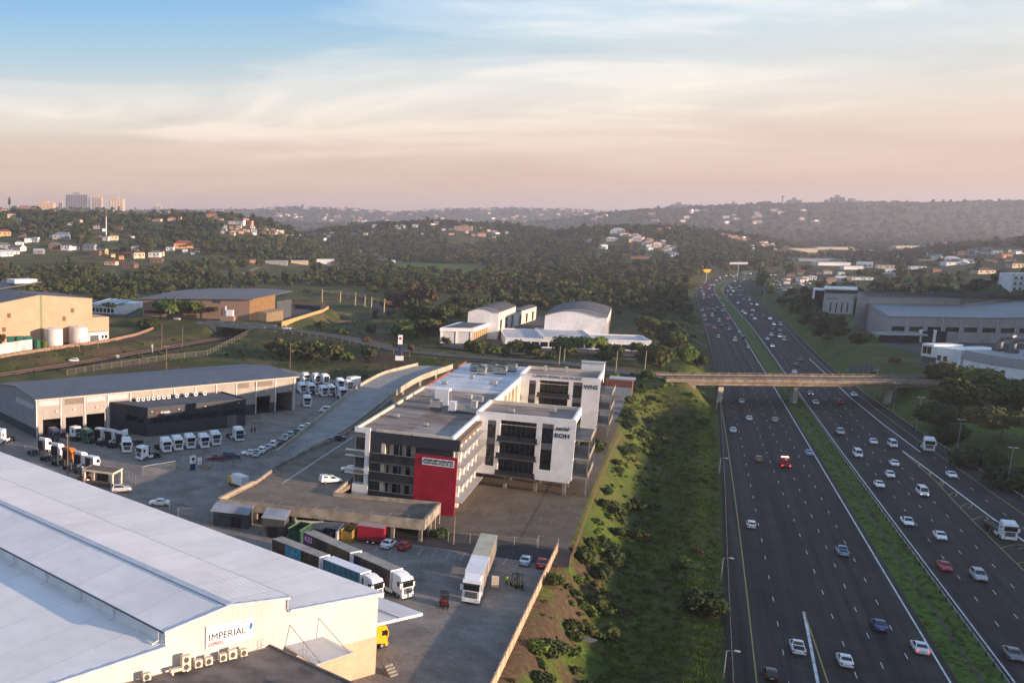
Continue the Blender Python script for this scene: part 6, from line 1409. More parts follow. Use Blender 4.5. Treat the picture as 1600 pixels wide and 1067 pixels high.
# ---- freeway traffic: column, row, kind, colour
LEFT = [(1203,1058,'hatch','black'),(1245,1016,'pickup','white'),(1319,1036,'sedan','white'),(1436,1016,'sedan','white'),(1373,981,'sedan','blue'),(1315,865,'pickup','skyblue'),(1173,823,'hatch','white'),
 (1185,720,'hatch','gold'),(1263,710,'sedan','skyblue'),(1145,674.5,'sedan','white'),(1210,658.5,'hatch','silver'),(1170,656,'sedan','white'),(1158,629,'sedan','white'),(1169,544,'sedan','white'),(1161.5,529,'hatch','black'),(1122,528,'suv','white'),(1148,533,'van','white'),(1155,520,'sedan','white'),(1139,516,'suv','white'),(1116,514,'suv','silver'),(1125.6,511,'hatch','black'),(1137.5,508,'sedan','grey'),(1105.6,510,'hatch','silver'),
 (1137.5,500,'hatch','skyblue'),(1123,503,'van','white'),(1102,501,'sedan','silver'),(1100.6,495,'suv','white'),(1112.5,495,'van','white'),(1117,490,'hatch','black'),(1129,487,'suv','white'),(1097,486,'sedan','white'),(1115,485,'suv','silver'),(1107,485,'hatch','maroon'),(1121,482,'sedan','silver'),(1114,479,'hatch','maroon'),(1130,479,'suv','white'),(1103,475,'hatch','red'),(1124,468,'suv','white'),(1099,467.5,'van','white'),(1107.5,466,'suv','silver'),(1120,462.5,'sedan','white'),(1113,462,'sedan','silver'),(1099,461.5,'van','white'),
 (1097,457,'van','white'),(1107.5,453,'sedan','silver'),(1095.5,451,'van','white'),(1101.5,450.5,'sedan','grey'),(1109,451,'hatch','white'),(1098,446,'hatch','red'),(1104,446,'hatch','maroon'),(1110,446.5,'sedan','white'),(1115,446.3,'van','white'),(1100,442.5,'suv','white'),(1106,440,'hatch','red'),(1112.5,438,'hatch','red'),(1119,439,'sedan','white'),(1126,438.5,'suv','silver'),(1124,435,'van','white'),(1134,432,'van','white'),(1131,436,'sedan','grey'),(1142,431,'sedan','silver'),(1150,430.5,'suv','white'),(1160,430,'sedan','red'),(1146,433,'van','white'),(1172,428.6,'van','white'),(1184,427.5,'suv','white')]
RIGHT = [(1582,1027,'sedan','grey'),(1528,904,'suv','silver'),(1475,889,'sedan','red'),(1468,841,'sedan','white'),(1417,819,'pickup','white'),(1440.5,773,'van','white'),(1373,760,'sedan','white'),(1390,745,'hatch','white'),(1486,745,'sedan','white'),(1396.6,727,'sedan','white'),(1339.5,713,'van','white'),(1394,698,'van','white'),(1364,693,'hatch','white'),(1312.6,678,'suv','silver'),(1274,631,'sedan','white'),(1312,630.5,'hatch','red'),(1334,619,'sedan','white'),(1266,617,'hatch','grey'),(1241,583,'sedan','white'),(1244,572,'sedan','maroon'),(1250,564,'hatch','red'),
 (1206.6,542,'sedan','white'),(1225,532,'van','white'),(1199,531,'sedan','white'),(1218,527,'suv','white'),(1205,525,'suv','white'),(1219,518,'hatch','skyblue'),(1207.5,515,'sedan','grey'),(1219.5,508.5,'van','white'),(1209,508,'suv','white'),(1203,499,'sedan','white'),(1179,499,'sedan','silver'),(1192,496,'hatch','black'),(1174,494,'sedan','silver'),(1176,486,'hatch','black'),(1164,491,'suv','silver'),(1160,488.5,'suv','white'),(1182.5,477,'sedan','white'),(1174,476,'sedan','white'),(1153,475,'suv','white'),(1171,470,'van','white'),(1162,469,'hatch','silver'),(1156,462,'sedan','silver'),(1142,461.5,'sedan','white'),(1145.6,456,'suv','white'),(1137.5,455,'sedan','yellow'),(1142.5,451.5,'van','white'),(1149,450.5,'sedan','maroon'),(1155.6,448.5,'suv','white'),(1139,448,'van','silver'),(1150,445,'suv','navy'),(1158,441.5,'hatch','navy'),(1148,440.5,'sedan','white'),(1177,438,'sedan','silver'),(1166,436.8,'hatch','silver'),(1162,438,'sedan','white'),(1186,433.5,'sedan','white'),(1194,432,'van','white'),(1175,436,'sedan','red'),(1204,430.5,'van','white'),(1212,430.5,'sedan','silver')]
cnt = {}
TERM = dict(skyblue='light blue', gold='bronze')
for side, lst in (('left', LEFT), ('right', RIGHT)):
    a, b = ('LY', 'LR') if side == 'left' else ('RL', 'RR')
    for (u, v, kind, colr) in sorted(lst, key=lambda q: -q[1]):
        p = P(u, v, 0.0); d = road_dir(p.y); rz = d - math.pi / 2 + (0 if side == 'left' else math.pi)
        near = v > 500
        cn_ = TERM.get(colr, colr); k = (side, kind, colr); n = cnt.get(k, 0); cnt[k] = n + 1; tot = sum(1 for q in lst if q[2] == kind and q[3] == colr)
        lab = ('only ' if tot == 1 else ('' if n == 0 else ordn(n) + ' ') + 'nearest ') + cn_ + ' ' + ADJ[kind] + (' heading away on the left carriageway' if side == 'left' else ' coming closer on the right carriageway')
        lit = ((side == 'right' and int(u) % 3 == 0) or (side == 'left' and int(u) % 4 == 0)) if near else int(u * 7) % 3 == 0
        car(kind, colr, p + Vector((0, 0, .012)), rz, lab, 'traffic on the ' + side + ' carriageway', lit=lit, full=v > 555, scale=1.0 if near else 1.12)

# ---- trucks
def cab_parts(colour, sleeper=True, deep=True, fair=None):
    key = ('cab', colour, fair); 
    if key in CARS: return CARS[key]
    pm = PM[colour]; o = []
    R8 = lambda y, w, z0, z1: [(-w, y, z0), (w, y, z0), (w, y, z1), (-w, y, z1)]
    mb = MB(); mb.loft([R8(.95, 1.22, 1.05, 3.55), R8(2.75, 1.25, .75, 3.5), R8(3.1, 1.22, .55, 2.9), R8(3.16, 1.12, .6, 2.0)]); o.append(('cab', mb.mesh('cab', pm, 30)))
    o.append(('roof_fairing', MB().loft([R8(.9, 1.15, 3.5, 3.95), R8(1.7, 1.12, 3.5, 3.9), R8(2.7, 1.0, 3.45, 3.55)]).mesh('roof_fairing', pm, 30)))
    o.append(('windscreen', MB().hexa([(-1.1, 2.95, 2.05), (1.1, 2.95, 2.05), (1.1, 3.175, 2.05), (-1.1, 3.175, 2.05)], [(-1.08, 2.80, 2.95), (1.08, 2.80, 2.95), (1.08, 3.11, 2.95), (-1.08, 3.11, 2.95)]).mesh('windscreen', CG)))
    for s in (-1, 1): o.append(('side_window', MB().box(s * 1.235 - .02, s * 1.235 + .02, 1.95, 2.85, 2.05, 2.85).mesh('side_window', CG)))
    o.append(('sun_visor', MB().hexa([(-1.15, 3.05, 2.98), (1.15, 3.05, 2.98), (1.15, 3.4, 2.9), (-1.15, 3.4, 2.9)], [(-1.15, 3.05, 3.08), (1.15, 3.05, 3.08), (1.15, 3.4, 2.97), (-1.15, 3.4, 2.97)]).mesh('sun_visor', TRIM)))
    o.append(('grille', MB().box(-.85, .85, 3.1, 3.2, .95, 1.9).mesh('grille', mat('truck_grille', (.10, .105, .115), .5, .15, 4)))); o.append(('bumper', MB().box(-1.22, 1.22, 2.7, 3.25, .35, .85).mesh('bumper', pm)))
    for s in (-1, 1):
        o.append(('headlight', MB().box(s * .92 - .2, s * .92 + .2, 3.2, 3.27, .55, .8).mesh('headlight', HEADO))); o.append(('mirror', MB().box(s * 1.42 - .12, s * 1.42 + .12, 2.85, 3.0, 1.9, 2.75).mesh('mirror', pm)))
        o.append(('side_fairing', MB().box(s * 1.2 - .06, s * 1.2 + .06, -.6, .95, .5, 1.15).mesh('side_fairing', pm)))
        o.append(('wheel', MB().cyl(2.1, .5, s * .85, s * 1.2, .5, 14, axis='x').mesh('wheel', TYRE), ('hub', MB().cyl(2.1, .5, s * 1.1, s * 1.22, .28, 10, axis='x').mesh('hub', RIM))))
    o.append(('chassis', MB().box(-.45, .45, -3.2, 2.4, .6, .95).box(-.8, .8, .2, .9, .7, 3.2).mesh('chassis', TRIM)))
    for y in (-1.5, -2.75):
        for s in (-1, 1): o.append(('wheel', MB().cyl(y, .5, s * .6, s * 1.2, .5, 14, axis='x').mesh('wheel', TYRE), ('hub', MB().cyl(y, .5, s * 1.0, s * 1.21, .2, 8, axis='x').mesh('hub', RIM))))
    o.append(('fifth_wheel', MB().box(-.5, .5, -2.6, -1.5, .95, 1.1).mesh('fifth_wheel', TRIM))); o.append(('fuel_tank', MB().box(-1.15, -.5, -.5, .8, .45, 1.0).mesh('fuel_tank', CHR)))
    CARS[key] = o
    return o
def trailer_parts(y0, y1, side, roofm, frontm, axles, h=4.1, emblem=None):
    o = []
    o.append(('trailer_side', MB().box(-1.25, 1.25, y0 + .06, y1 - .06, 1.15, h - .08).mesh('trailer_side', side))); o.append(('trailer_roof', MB().box(-1.27, 1.27, y0, y1, h - .08, h).mesh('trailer_roof', roofm)))
    o.append(('trailer_front', MB().box(-1.28, 1.28, y1 - .12, y1 + .02, 1.1, h + .01).mesh('trailer_front', frontm))); o.append(('trailer_door', MB().box(-1.26, 1.26, y0 - .03, y0 + .06, 1.1, h - .02).mesh('trailer_door', frontm)))
    o.append(('trailer_chassis', MB().box(-.5, .5, y0 + .3, y1 - .3, .8, 1.15).box(-1.2, 1.2, (y0 + y1) / 2 - 1.6, (y0 + y1) / 2 + 1.0, .5, 1.0).mesh('trailer_chassis', TRIM)))
    for a in axles:
        for s in (-1, 1): o.append(('wheel', MB().cyl(a, .5, s * .6, s * 1.22, .5, 14, axis='x').mesh('wheel', TYRE), ('hub', MB().cyl(a, .5, s * 1.05, s * 1.23, .22, 8, axis='x').mesh('hub', RIM))))
    for s in (-1, 1):
        n = int((y1 - y0) / 1.2)
        o.append(('side_rail', MB().box(s * 1.255 - .015, s * 1.255 + .015, y0 + .05, y1 - .05, 1.1, 1.22).mesh('side_rail', STEEL)))
        for k in range(n): y = y0 + .4 + k * 1.2; o.append(('curtain_strap', MB().box(s * 1.262 - .01, s * 1.262 + .01, y, y + .07, 1.2, h - .12).mesh('curtain_strap', TRIM)))
    return o
def place(parts, t):
    for q in parts:
        o = obj(q[0], q[1], t)
        if len(q) > 2: obj(q[2][0], q[2][1], o)
def truck(label, colour, loc, rz, group=None, extra=None, name='truck_tractor', scale=1.0):
    t = thing(name, label, 'truck', loc, rz, group); t.scale = (scale,) * 3
    vr_ = int(abs(loc[0] * 7 + loc[1] * 3)) % 4; place([q for q in cab_parts(colour) if not (name == 'truck_tractor' and ((vr_ == 1 and q[0] == 'roof_fairing') or (vr_ == 2 and q[0] in ('side_fairing', 'sun_visor'))))], t)
    if extra: place(extra, t)
    return t
CURT = mat('brown_curtain', (.085, .062, .045), .8, .25, .5, col2=(.035, .026, .02)); CURT2 = mat('ochre_curtain', (.17, .12, .06), .8, .2, 1.2); GROOF = mat('trailer_grey_roof', (.30, .28, .25), .7, .12, .4); CURTB = mat('blue_curtain', (.07, .20, .28), .7, .15, .5); WROOF = mat('trailer_white_roof', (.72, .74, .78), .6, .06, .4)
def heading(a, b): d = b - a; return math.atan2(d.y, d.x) - math.pi / 2
# interlink 1: cab at the right, trailers stretching up to the left
fr1 = P(637, 936, YZ); bk1 = P(487, 866, YZ); h1_ = heading(bk1, fr1)
mk = mat('poster_pink', (.22, .02, .10), .7, .5, 2.5, col2=(.02, .015, .06))
ex = trailer_parts(-8.2, .55, CURT, GROOF, WHITEP, (-5.6, -6.8, -8.0 + .6)) + trailer_parts(-21.5, -9.0, CURT, GROOF, WHITEP, (-17.2, -18.5, -19.8))
ex += [('curtain_panel', MB().box(1.262, 1.275, -15.0, -9.6, 1.25, 3.9).mesh('curtain_panel', CURT2)), ('curtain_poster', MB().box(1.263, 1.28, -21.3, -18.7, 1.3, 3.95).mesh('curtain_poster', mk)), ('curtain_poster', MB().box(1.263, 1.28, -8.1, -6.9, 1.3, 3.95).mesh('curtain_poster', mat('poster_navy', (.03, .02, .07), .7, .3, 2)))]
c_h = Vector((-math.sin(h1_), math.cos(h1_), 0))
t1 = truck('white cab-over truck pulling two brown-curtained trailers, front of the pair', 'white', fr1 - c_h * 3.2, h1_, None, ex, 'interlink_truck')
obj('curtain_lettering', text('x', 'KES', 1.3, mat('white_lettering', (.85, .85, .85)), None, (0, 0, 0), 0, .01, 2.0).data.copy(), t1)
tmp = [o for o in bpy.data.objects if o.name == 'x' or o.name.startswith('x.')]
for o in tmp: bpy.data.objects.remove(o)
for o in t1.children:
    if o.name.startswith('curtain_lettering'): o.matrix_local = Matrix.Translation((1.285, -20.0, 3.1)) @ Matrix.Rotation(R(90), 4, 'Z')
fr2_ = P(600, 933, YZ) + Vector((-1.2, -1.5, 0)); h2_ = heading(P(440, 868, YZ), P(600, 933, YZ)); c_h = Vector((-math.sin(h2_), math.cos(h2_), 0))
ex = trailer_parts(-8.2, .3, CURTB, WROOF, WHITEP, (-5.6, -6.8)) + trailer_parts(-21.0, -9.0, CURT, GROOF, WHITEP, (-17.2, -18.5, -19.8)) + [('curtain_poster', MB().box(1.263, 1.28, -17.5, -13.5, 2.0, 3.9).mesh('curtain_poster', mat('poster_cyan', (.08, .32, .45), .7, .35, 2.2, col2=(.02, .08, .14))))]
truck('white truck with pale blue and brown trailers half hidden by the warehouse roof', 'white', fr2_ - c_h * 3.2, h2_, None, ex, 'interlink_truck', .96)
# interlink 3: white, nose towards the camera
fr3 = P(735, 943, YZ); bk3 = P(765, 862, YZ); h3_ = heading(bk3, fr3); c_h = Vector((-math.sin(h3_), math.cos(h3_), 0))
TAUT = mat('taut_curtain', (.30, .26, .21), .7, .2, .6)
ex = trailer_parts(-6.4, .5, TAUT, WROOF, WHITEP, (-4.2, -5.4)) + trailer_parts(-18.6, -6.9, TAUT, mat('trailer_cream_roof', (.44, .43, .33), .7, .08, .4), WHITEP, (-15.0, -16.3, -17.4))
truck('white truck with white and cream roofed trailers facing the camera in the yard', 'white', fr3 - c_h * 3.2, h3_, None, ex, 'interlink_truck', 1.08)
# yellow truck at the dock
fr4 = I(8.4, 6.5, YZ); h4_ = math.atan2(ia.y, ia.x) - math.pi / 2
ex = [('box_side', MB().box(-1.25, 1.25, -6.5, .85, 1.15, 3.9).mesh('box_side', WHITEP)), ('box_roof', MB().box(-1.27, 1.27, -6.5, .87, 3.9, 3.98).mesh('box_roof', WROOF)), ('box_poster', MB().box(1.255, 1.27, -3.0, -.2, 1.9, 3.0).mesh('box_poster', PM['yellow']))]
truck('yellow cab truck with a white box body backed up to the warehouse dock', 'yellow', fr4 - Vector((ia.x, ia.y, 0)) * 3.2, h4_, None, ex, 'box_truck', .95)
# row of white tractors in front of the showroom
rowh = R(WSR) + math.pi + R(-8)
for k, (u, v) in enumerate(((261.5, 708), (279.5, 705), (299, 702), (320.7, 701.3), (338.7, 697))):
    p = P(u, v, YZ); c_h = Vector((-math.sin(rowh), math.cos(rowh), 0)); truck('white truck tractor, ' + ORD[k] + ' from the left in the row before the dark showroom', 'white', p - c_h * 3.2, rowh, 'white tractors before the showroom')
p = P(375, 690, YZ); t = truck('white and blue truck tractor at the right corner of the showroom', 'white', p - c_h * 3.2, rowh); [o for o in t.children if o.name.startswith('grille')][0].data = MB().box(-1.1, 1.1, 3.1, 3.2, .6, 1.95).mesh('grille', PM['navy'])
for k, (u, v, colr, dg, lab) in enumerate(((232, 716, 'white', 100, 'white tractor with red stripe turned side-on before the showroom'), (196, 704, 'white', 160, 'white tractor behind the side-on tractor at the showroom corner'), (205, 694, 'white', 60, 'white tractor parked nose-in beside the showroom corner'),
    (76.5, 688, 'navy', 200, 'blue-fronted truck in the first workshop doorway'), (110, 684, 'white', 200, 'cream-white truck in the second workshop doorway'), (128, 690, 'green', 205, 'truck with a green chassis part before the third workshop doorway'),
    (62, 708, 'white', -70, 'white tractor, first of the yard row nearest the workshop wall'), (82, 717, 'white', -70, 'white tractor, second of the yard row beside the mesh fence'), (100, 724, 'orange', -70, 'orange tractor in the yard row beside the mesh fence'), (118, 731, 'white', -70, 'white tractor right of the orange one in the yard row'), (136, 737, 'white', -70, 'white tractor at the right end of the yard row near the guard house'),
    (150, 690, 'white', -65, 'white tractor, first of three against the showroom side'), (167, 693, 'white', -65, 'white tractor, second of three against the showroom side'), (184, 697, 'white', -65, 'white tractor, third of three against the showroom side'), (8, 690, 'white', 120, 'white box van rear end at the left picture edge'))):
    truck(lab, colr, P(u, v, YZ), R(WSR + dg), 'tractors standing about the truck yard')
for k, (u, v) in enumerate(((467, 613), (481, 614), (499, 618), (474, 597), (489, 598), (503, 599), (527, 606), (539, 609), (530, 621), (511, 617))):
    truck('white truck tractor, ' + ORD[k] + (' counted' if False else '') + ' of the cluster behind the workshop end wall', 'white', P(u, v, YZ), R(WSR) + math.pi + R(random.uniform(-14, 4)), 'white trucks behind the workshop')
truck('white tractor standing alone outside the far workshop door', 'white', P(478, 634, YZ), R(WSR + 150)); 
bx = thing('cargo_box', 'plain white box body parked at the end of the truck cluster by the ramp', 'truck body', P(552, 606, YZ), R(WSR)); MB().box(-2.2, 2.2, -1.3, 1.3, .9, 4.1).build('box', WHITEP, bx); MB().box(-2.0, 2.0, -.5, .5, .5, .9).build('chassis', TRIM, bx)
for x in (-1.3, 1.3):
    for y in (-1, 1): MB().cyl(x, .45, y - .2, y + .2, .45, 12, axis='y').build('wheel', TYRE, bx)
# freeway trucks
def rz_at(y, away): return road_dir(y) - math.pi / 2 + (0 if away else math.pi)
p = P(1447, 702, 0); truck('white truck tractor on the slip road of the right carriageway', 'white', p, rz_at(p.y, False))
p = P(1566, 838, 0); fb = [('flatbed', MB().box(-1.2, 1.2, -7.2, .6, 1.0, 1.25).mesh('flatbed', TRIM)), ('flatbed_rail', MB().box(-1.22, -1.1, -7.2, .6, 1.25, 1.5).mesh('flatbed_rail', TRIM)), ('flatbed_rail', MB().box(1.1, 1.22, -7.2, .6, 1.25, 1.5).mesh('flatbed_rail', TRIM)), ('hoist_frame', MB().box(-.9, .9, .2, .55, 1.2, 3.0).mesh('hoist_frame', TRIM))]
for a in (-4.2, -5.4):
    for s in (-1, 1): fb.append(('wheel', MB().cyl(a, .5, s * .6, s * 1.22, .5, 14, axis='x').mesh('wheel', TYRE)))
truck('white cab truck with an empty dark flatbed at the gore markings', 'white', p, rz_at(p.y, False) + R(6), None, fb, 'flatbed_truck', .98)
p = P(1225.6, 729, 0)
t = thing('recovery_truck', 'red recovery truck with lit lamps on the left carriageway', 'truck', p, rz_at(p.y, True)); 
MB().loft([[(-1.05, y, .5), (1.05, y, .5), (1.0, y, z), (-1.0, y, z)] for y, z in ((.6, 2.4), (1.8, 2.35), (2.3, 1.5), (2.5, 1.3))]).build('cab', PM['red'], t, smooth=30)
MB().box(-1.1, 1.1, -3.2, .5, .8, 1.05).build('bed', PM['maroon'], t); MB().box(-1.1, 1.1, -.2, .5, 1.05, 2.2).build('locker', PM['red'], t); MB().tube((0, .1, 2.0), (0, -3.3, 2.5), .14).build('boom', WHITEP, t); MB().box(-.85, .85, .55, .6, 1.5, 2.2).build('rear_window', CG, t)
MB().box(-.8, .8, .9, 1.2, 2.4, 2.58).build('light_bar', mat('beacon_lit', (.9, .4, .2), .3, emit=((1, .45, .25), 4.0)), t)
for s in (-1, 1):
    MB().box(s * .85 - .2, s * .85 + .2, -3.26, -3.18, .85, 1.1).build('tail_light', TAILL, t)
    for y in (1.6, -2.0): MB().cyl(y, .42, s * .7, s * 1.06, .42, 12, axis='x').build('wheel', TYRE, t)
# ---- parked cars
GP = 'cars parked about the yards'
for (kind, colr, u, v, z, dg, lab) in (
 ('suv', 'silver', 189, 768, YZ, -78, 'silver hatchback stopped on the entrance road beside the guard house'), ('sedan', 'white', 249, 789, YZ, 85, 'white sedan on the entrance road beside the white warehouse roof'),
 ('pickup', 'maroon', 337, 719, YZ, 95, 'dark red pickup parked inside the truck yard fence'), ('suv', 'navy', 362, 716, YZ, -85, 'dark blue SUV parked right of the red pickup'), ('sedan', 'white', 390, 711, YZ, 90, 'white sedan parked right of the dark blue SUV'),
 ('sedan', 'white', 607, 854, YZ, -38, 'white sedan parked right of the red box trailer'), ('hatch', 'red', 632, 857, YZ, -36, 'small red hatchback beside the white sedan in the yard'), ('sedan', 'skyblue', 821, 880, YZ, -30, 'pale blue sedan parked in the back right corner of the yard'), ('sedan', 'red', 847, 884, YZ, -28, 'red sedan parked against the peach wall in the yard corner'),
 ('hatch', 'white', 546, 737, DZ, 75, 'white hatchback on the parking deck beside the office corner'), ('sedan', 'navy', 526, 688, DZ, 95, 'dark blue sedan on the parking deck beside the ramp'), ('pickup', 'white', 517, 754, DZ, -80, 'white pickup with a canopy on the parking deck'),
 ('suv', 'maroon', 131, 753, YZ, 30, 'dark red car behind the fence beside the guard house'), ('van', 'white', 511, 645, YZ, 60, 'white van parked against the foot of the ramp'), ('suv', 'white', 115, 560, 4.2, 80, 'white off-road car on the track in front of the peach factory'), ('pickup', 'white', 447, 515, RZ, 65, 'white pickup on the raised road beyond the overbridge'), ('sedan', 'white', 276, 500, RZ, 60, 'white car on the raised road left of the overbridge'), ('van', 'black', 266, 497, RZ, 60, 'dark van on the raised road behind the white car'),
 ('sedan', 'silver', 600, 648, YZ, 20, 'silver car in the gap between the ramp and the office roof'), ('sedan', 'white', 1498, 552, RG, 70, 'white car in the yard of the white works')):
    p = P(u, v, z)
    if z == 4.2 or (z == RZ and False): p.z = tz(p.x, p.y)
    t = car(kind, colr, p + Vector((0, 0, .02)), R(dg - 0), lab, None)
    if 'canopy' in lab: MB().box(-.78, .78, -2.3, -.6, 1.02, 1.75).build('canopy', PM['white'], t); MB().box(-.795, .795, -2.0, -1.0, 1.3, 1.62).build('canopy_window', CG, t)
PKC = ['white', 'white', 'silver', 'white', 'grey', 'white', 'silver', 'navy', 'white', 'white']
for k in range(10):
    f = k / 9; u, v = 404 + (484 - 404) * f, 712 + (668 - 712) * f; u -= 3
    car(['pickup', 'suv', 'sedan', 'suv', 'hatch'][k % 5], PKC[k], P(u, v, YZ) + Vector((0, 0, .02)), R(-18), TERM.get(PKC[k], PKC[k]) + ' ' + ADJ[['pickup', 'suv', 'sedan', 'suv', 'hatch'][k % 5]] + ', ' + ORD[k] + ' from the near end of the line along the ramp', 'cars parked in a line along the ramp')
# small delivery truck behind the deck parapet
p = P(372, 760, YZ); t = thing('delivery_truck', 'small white and yellow delivery truck behind the deck edge', 'truck', p, R(30))
MB().box(-1.0, 1.0, -2.6, 1.2, .8, 2.9).build('box', WHITEP, t); MB().box(-1.0, 1.0, 1.25, 2.6, .4, 2.1).build('cab', PM['yellow'], t); MB().box(-.9, .9, 2.56, 2.62, 1.2, 1.95).build('windscreen', CG, t)
for s in (-1, 1):
    for y in (1.9, -1.7): MB().cyl(y, .38, s * .75, s * 1.0, .38, 12, axis='x').build('wheel', TYRE, t)
# motor cars in the dealer lot right of the far freeway
random.seed(3); lot = []; ln = {}
for k in range(46):
    u, v = random.uniform(1196, 1262), random.uniform(436, 462)
    if u < 1186 + (v - 430) * 1.4: continue
    lot.append((u, v, random.choice(['white', 'white', 'silver', 'white', 'grey', 'navy', 'white', 'red']), random.choice(['sedan', 'suv', 'hatch']), random.choice([40, 130])))
for u, v, q, kd, rz in sorted(lot):
    p = P(u, v, 5); p.z = tz(p.x, p.y) + .02; n = ln.get((q, kd), 0); ln[(q, kd)] = n + 1
    car(kd, q, p, R(rz), ordn(n) + ' from the left ' + q + ' ' + ADJ[kd] + ' in the crowded lot right of the far freeway', 'cars in the lot beyond the freeway', full=False, scale=1.15)

# ---- forklifts, crate, worker
def forklift(label, loc, rz, colr):
    t = thing('forklift', label, 'forklift', loc, rz); pm = PM[colr]
    MB().loft([[(-.55, y, .25), (.55, y, .25), (.5, y, z), (-.5, y, z)] for y, z in ((-1.2, .9), (-1.0, 1.15), (-.2, 1.05), (.0, .7), (.6, .65))]).build('body', pm, t); MB().box(-.3, .3, -.55, -.1, 1.0, 1.5).build('seat', TRIM, t)
    for x in (-.48, .48):
        for y in (-.75, .5): MB().box(x - .04, x + .04, y - .04, y + .04, .65, 2.15).build('guard_post', TRIM, t)
        MB().box(x * .6 - .06, x * .6 + .06, .72, .86, .1, 2.7).build('mast_rail', TRIM, t); MB().box(x * .55 - .06, x * .55 + .06, .86, 1.9, .12, .18).build('fork', TRIM, t)
        for y, r in ((.45, .32), (-.8, .28)): MB().cyl(y, r, x * 1.0, x * 1.25, r, 10, axis='x').build('wheel', TYRE, t)
    MB().box(-.52, .52, -.8, .55, 2.15, 2.22).build('overhead_guard', TRIM, t); MB().box(-.35, .35, .74, .84, 1.4, 1.5).build('mast_bar', TRIM, t)
forklift('dark maroon forklift in the yard left of the white truck', P(694, 946, YZ), R(170), 'maroon'); forklift('yellow and black forklift in the yard right of the worker', P(808, 917, YZ), R(195), 'gold')
cr = thing('crate_stack', 'tall cream packing crate on a pallet beside the white truck', 'crate', P(773, 917, YZ), R(-20)); MB().box(-.55, .55, -.6, .6, .15, 1.75).build('crate', CREAM, cr); 
for y in (-.5, 0, .5): MB().box(-.6, .6, y - .06, y + .06, 0, .15).build('pallet_bearer', TIM, cr)
for z in (.5, 1.0, 1.5): MB().box(-.57, .57, -.62, .62, z, z + .05).build('batten', TAN, cr)
def person(label, loc, rz, top, legs, stride=.18, skin=(.10, .055, .035), hat=None):
    J = [(0, 0, .95), (0, 0, 1.15), (0, .02, 1.38), (0, .02, 1.50), (0, .04, 1.62), (0, .05, 1.72),
         (-.18, .02, 1.40), (-.26, -.03, 1.14), (-.24, .10, .90), (-.24, .14, .82), (.18, .02, 1.40), (.26, .0, 1.14), (.26, -.06, .90), (.26, -.06, .82),
         (-.10, .0, .90), (-.11, stride * .7, .50), (-.11, stride * .5, .10), (-.11, stride * .5 + .14, .04), (.10, 0, .90), (.11, -stride * .1, .50), (.11, -stride, .10), (.11, -stride + .14, .04)]
    E_ = [(0, 1), (1, 2), (2, 3), (3, 4), (4, 5), (2, 6), (6, 7), (7, 8), (8, 9), (2, 10), (10, 11), (11, 12), (12, 13), (0, 14), (14, 15), (15, 16), (16, 17), (0, 18), (18, 19), (19, 20), (20, 21)]
    Rr = [.15, .15, .16, .06, .10, .095, .075, .055, .042, .04, .075, .055, .042, .04, .10, .07, .048, .045, .10, .07, .048, .045]
    me_ = bpy.data.meshes.new('body'); me_.from_pydata(J, E_, []); o = bpy.data.objects.new('body', me_); C.objects.link(o)
    o.modifiers.new('s', 'SKIN'); sv = me_.skin_vertices[0].data
    for k, r in enumerate(Rr): sv[k].radius = (r, r * (.72 if k < 3 else 1)); sv[k].use_root = (k == 0)
    o.modifiers.new('d', 'SUBSURF').levels = 1
    bpy.context.view_layer.update(); m2 = bpy.data.meshes.new_from_object(o.evaluated_get(bpy.context.evaluated_depsgraph_get())); bpy.data.objects.remove(o)
    m2.materials.clear()
    for m_ in (legs, top, mat('skin_' + str(skin[0]), skin, .7)): m2.materials.append(m_)
    for p_ in m2.polygons: z = p_.center.z; arm = abs(p_.center.x) > .2 and z < .95; p_.material_index = 2 if (z > 1.5 or (arm and z < .9)) else (1 if z > .93 else 0); p_.use_smooth = True
    t = thing('person', label, 'person', loc, rz); obj('body', m2, t); MB().cyl(0, .05, 1.74, 1.84, .105, 10, .05).build('hair' if not hat else 'cap', hat or TRIM, t)
    return t
HIV = mat('hi_vis', (.30, .55, .03), .7, .05); DKC = mat('dark_clothes', (.02, .022, .03), .9, .1)
person('worker in a yellow-green vest and dark trousers beside the forklift', P(791, 914, YZ), R(200), HIV, DKC); person('person in dark clothes walking beside the showroom, left of the two', P(393, 677, YZ), R(160), DKC, DKC); person('person in dark clothes walking beside the showroom, right of the two', P(398, 676, YZ), R(30), mat('brown_jacket', (.06, .035, .03), .9), DKC)
# flat debris on the bank: fallen boards and boxes
db = thing('fallen_boards', 'grey boards and a rusty bracket lying on the bare bank beyond the yard wall', 'boards', zpts([(905, 972)], 2)[0], R(-40))
for k in range(4): MB().box(-2.2 + k * .3, 2.0 + k * .2, k * .35 - .5, k * .35 - .2, .05 + .05 * k, .12 + .05 * k).build('board', GREYC, db)
MB().box(-2.3, -1.9, -1.6, 1.0, .1, .9).build('bracket', mat('orange_rust', (.40, .13, .06), .9), db)
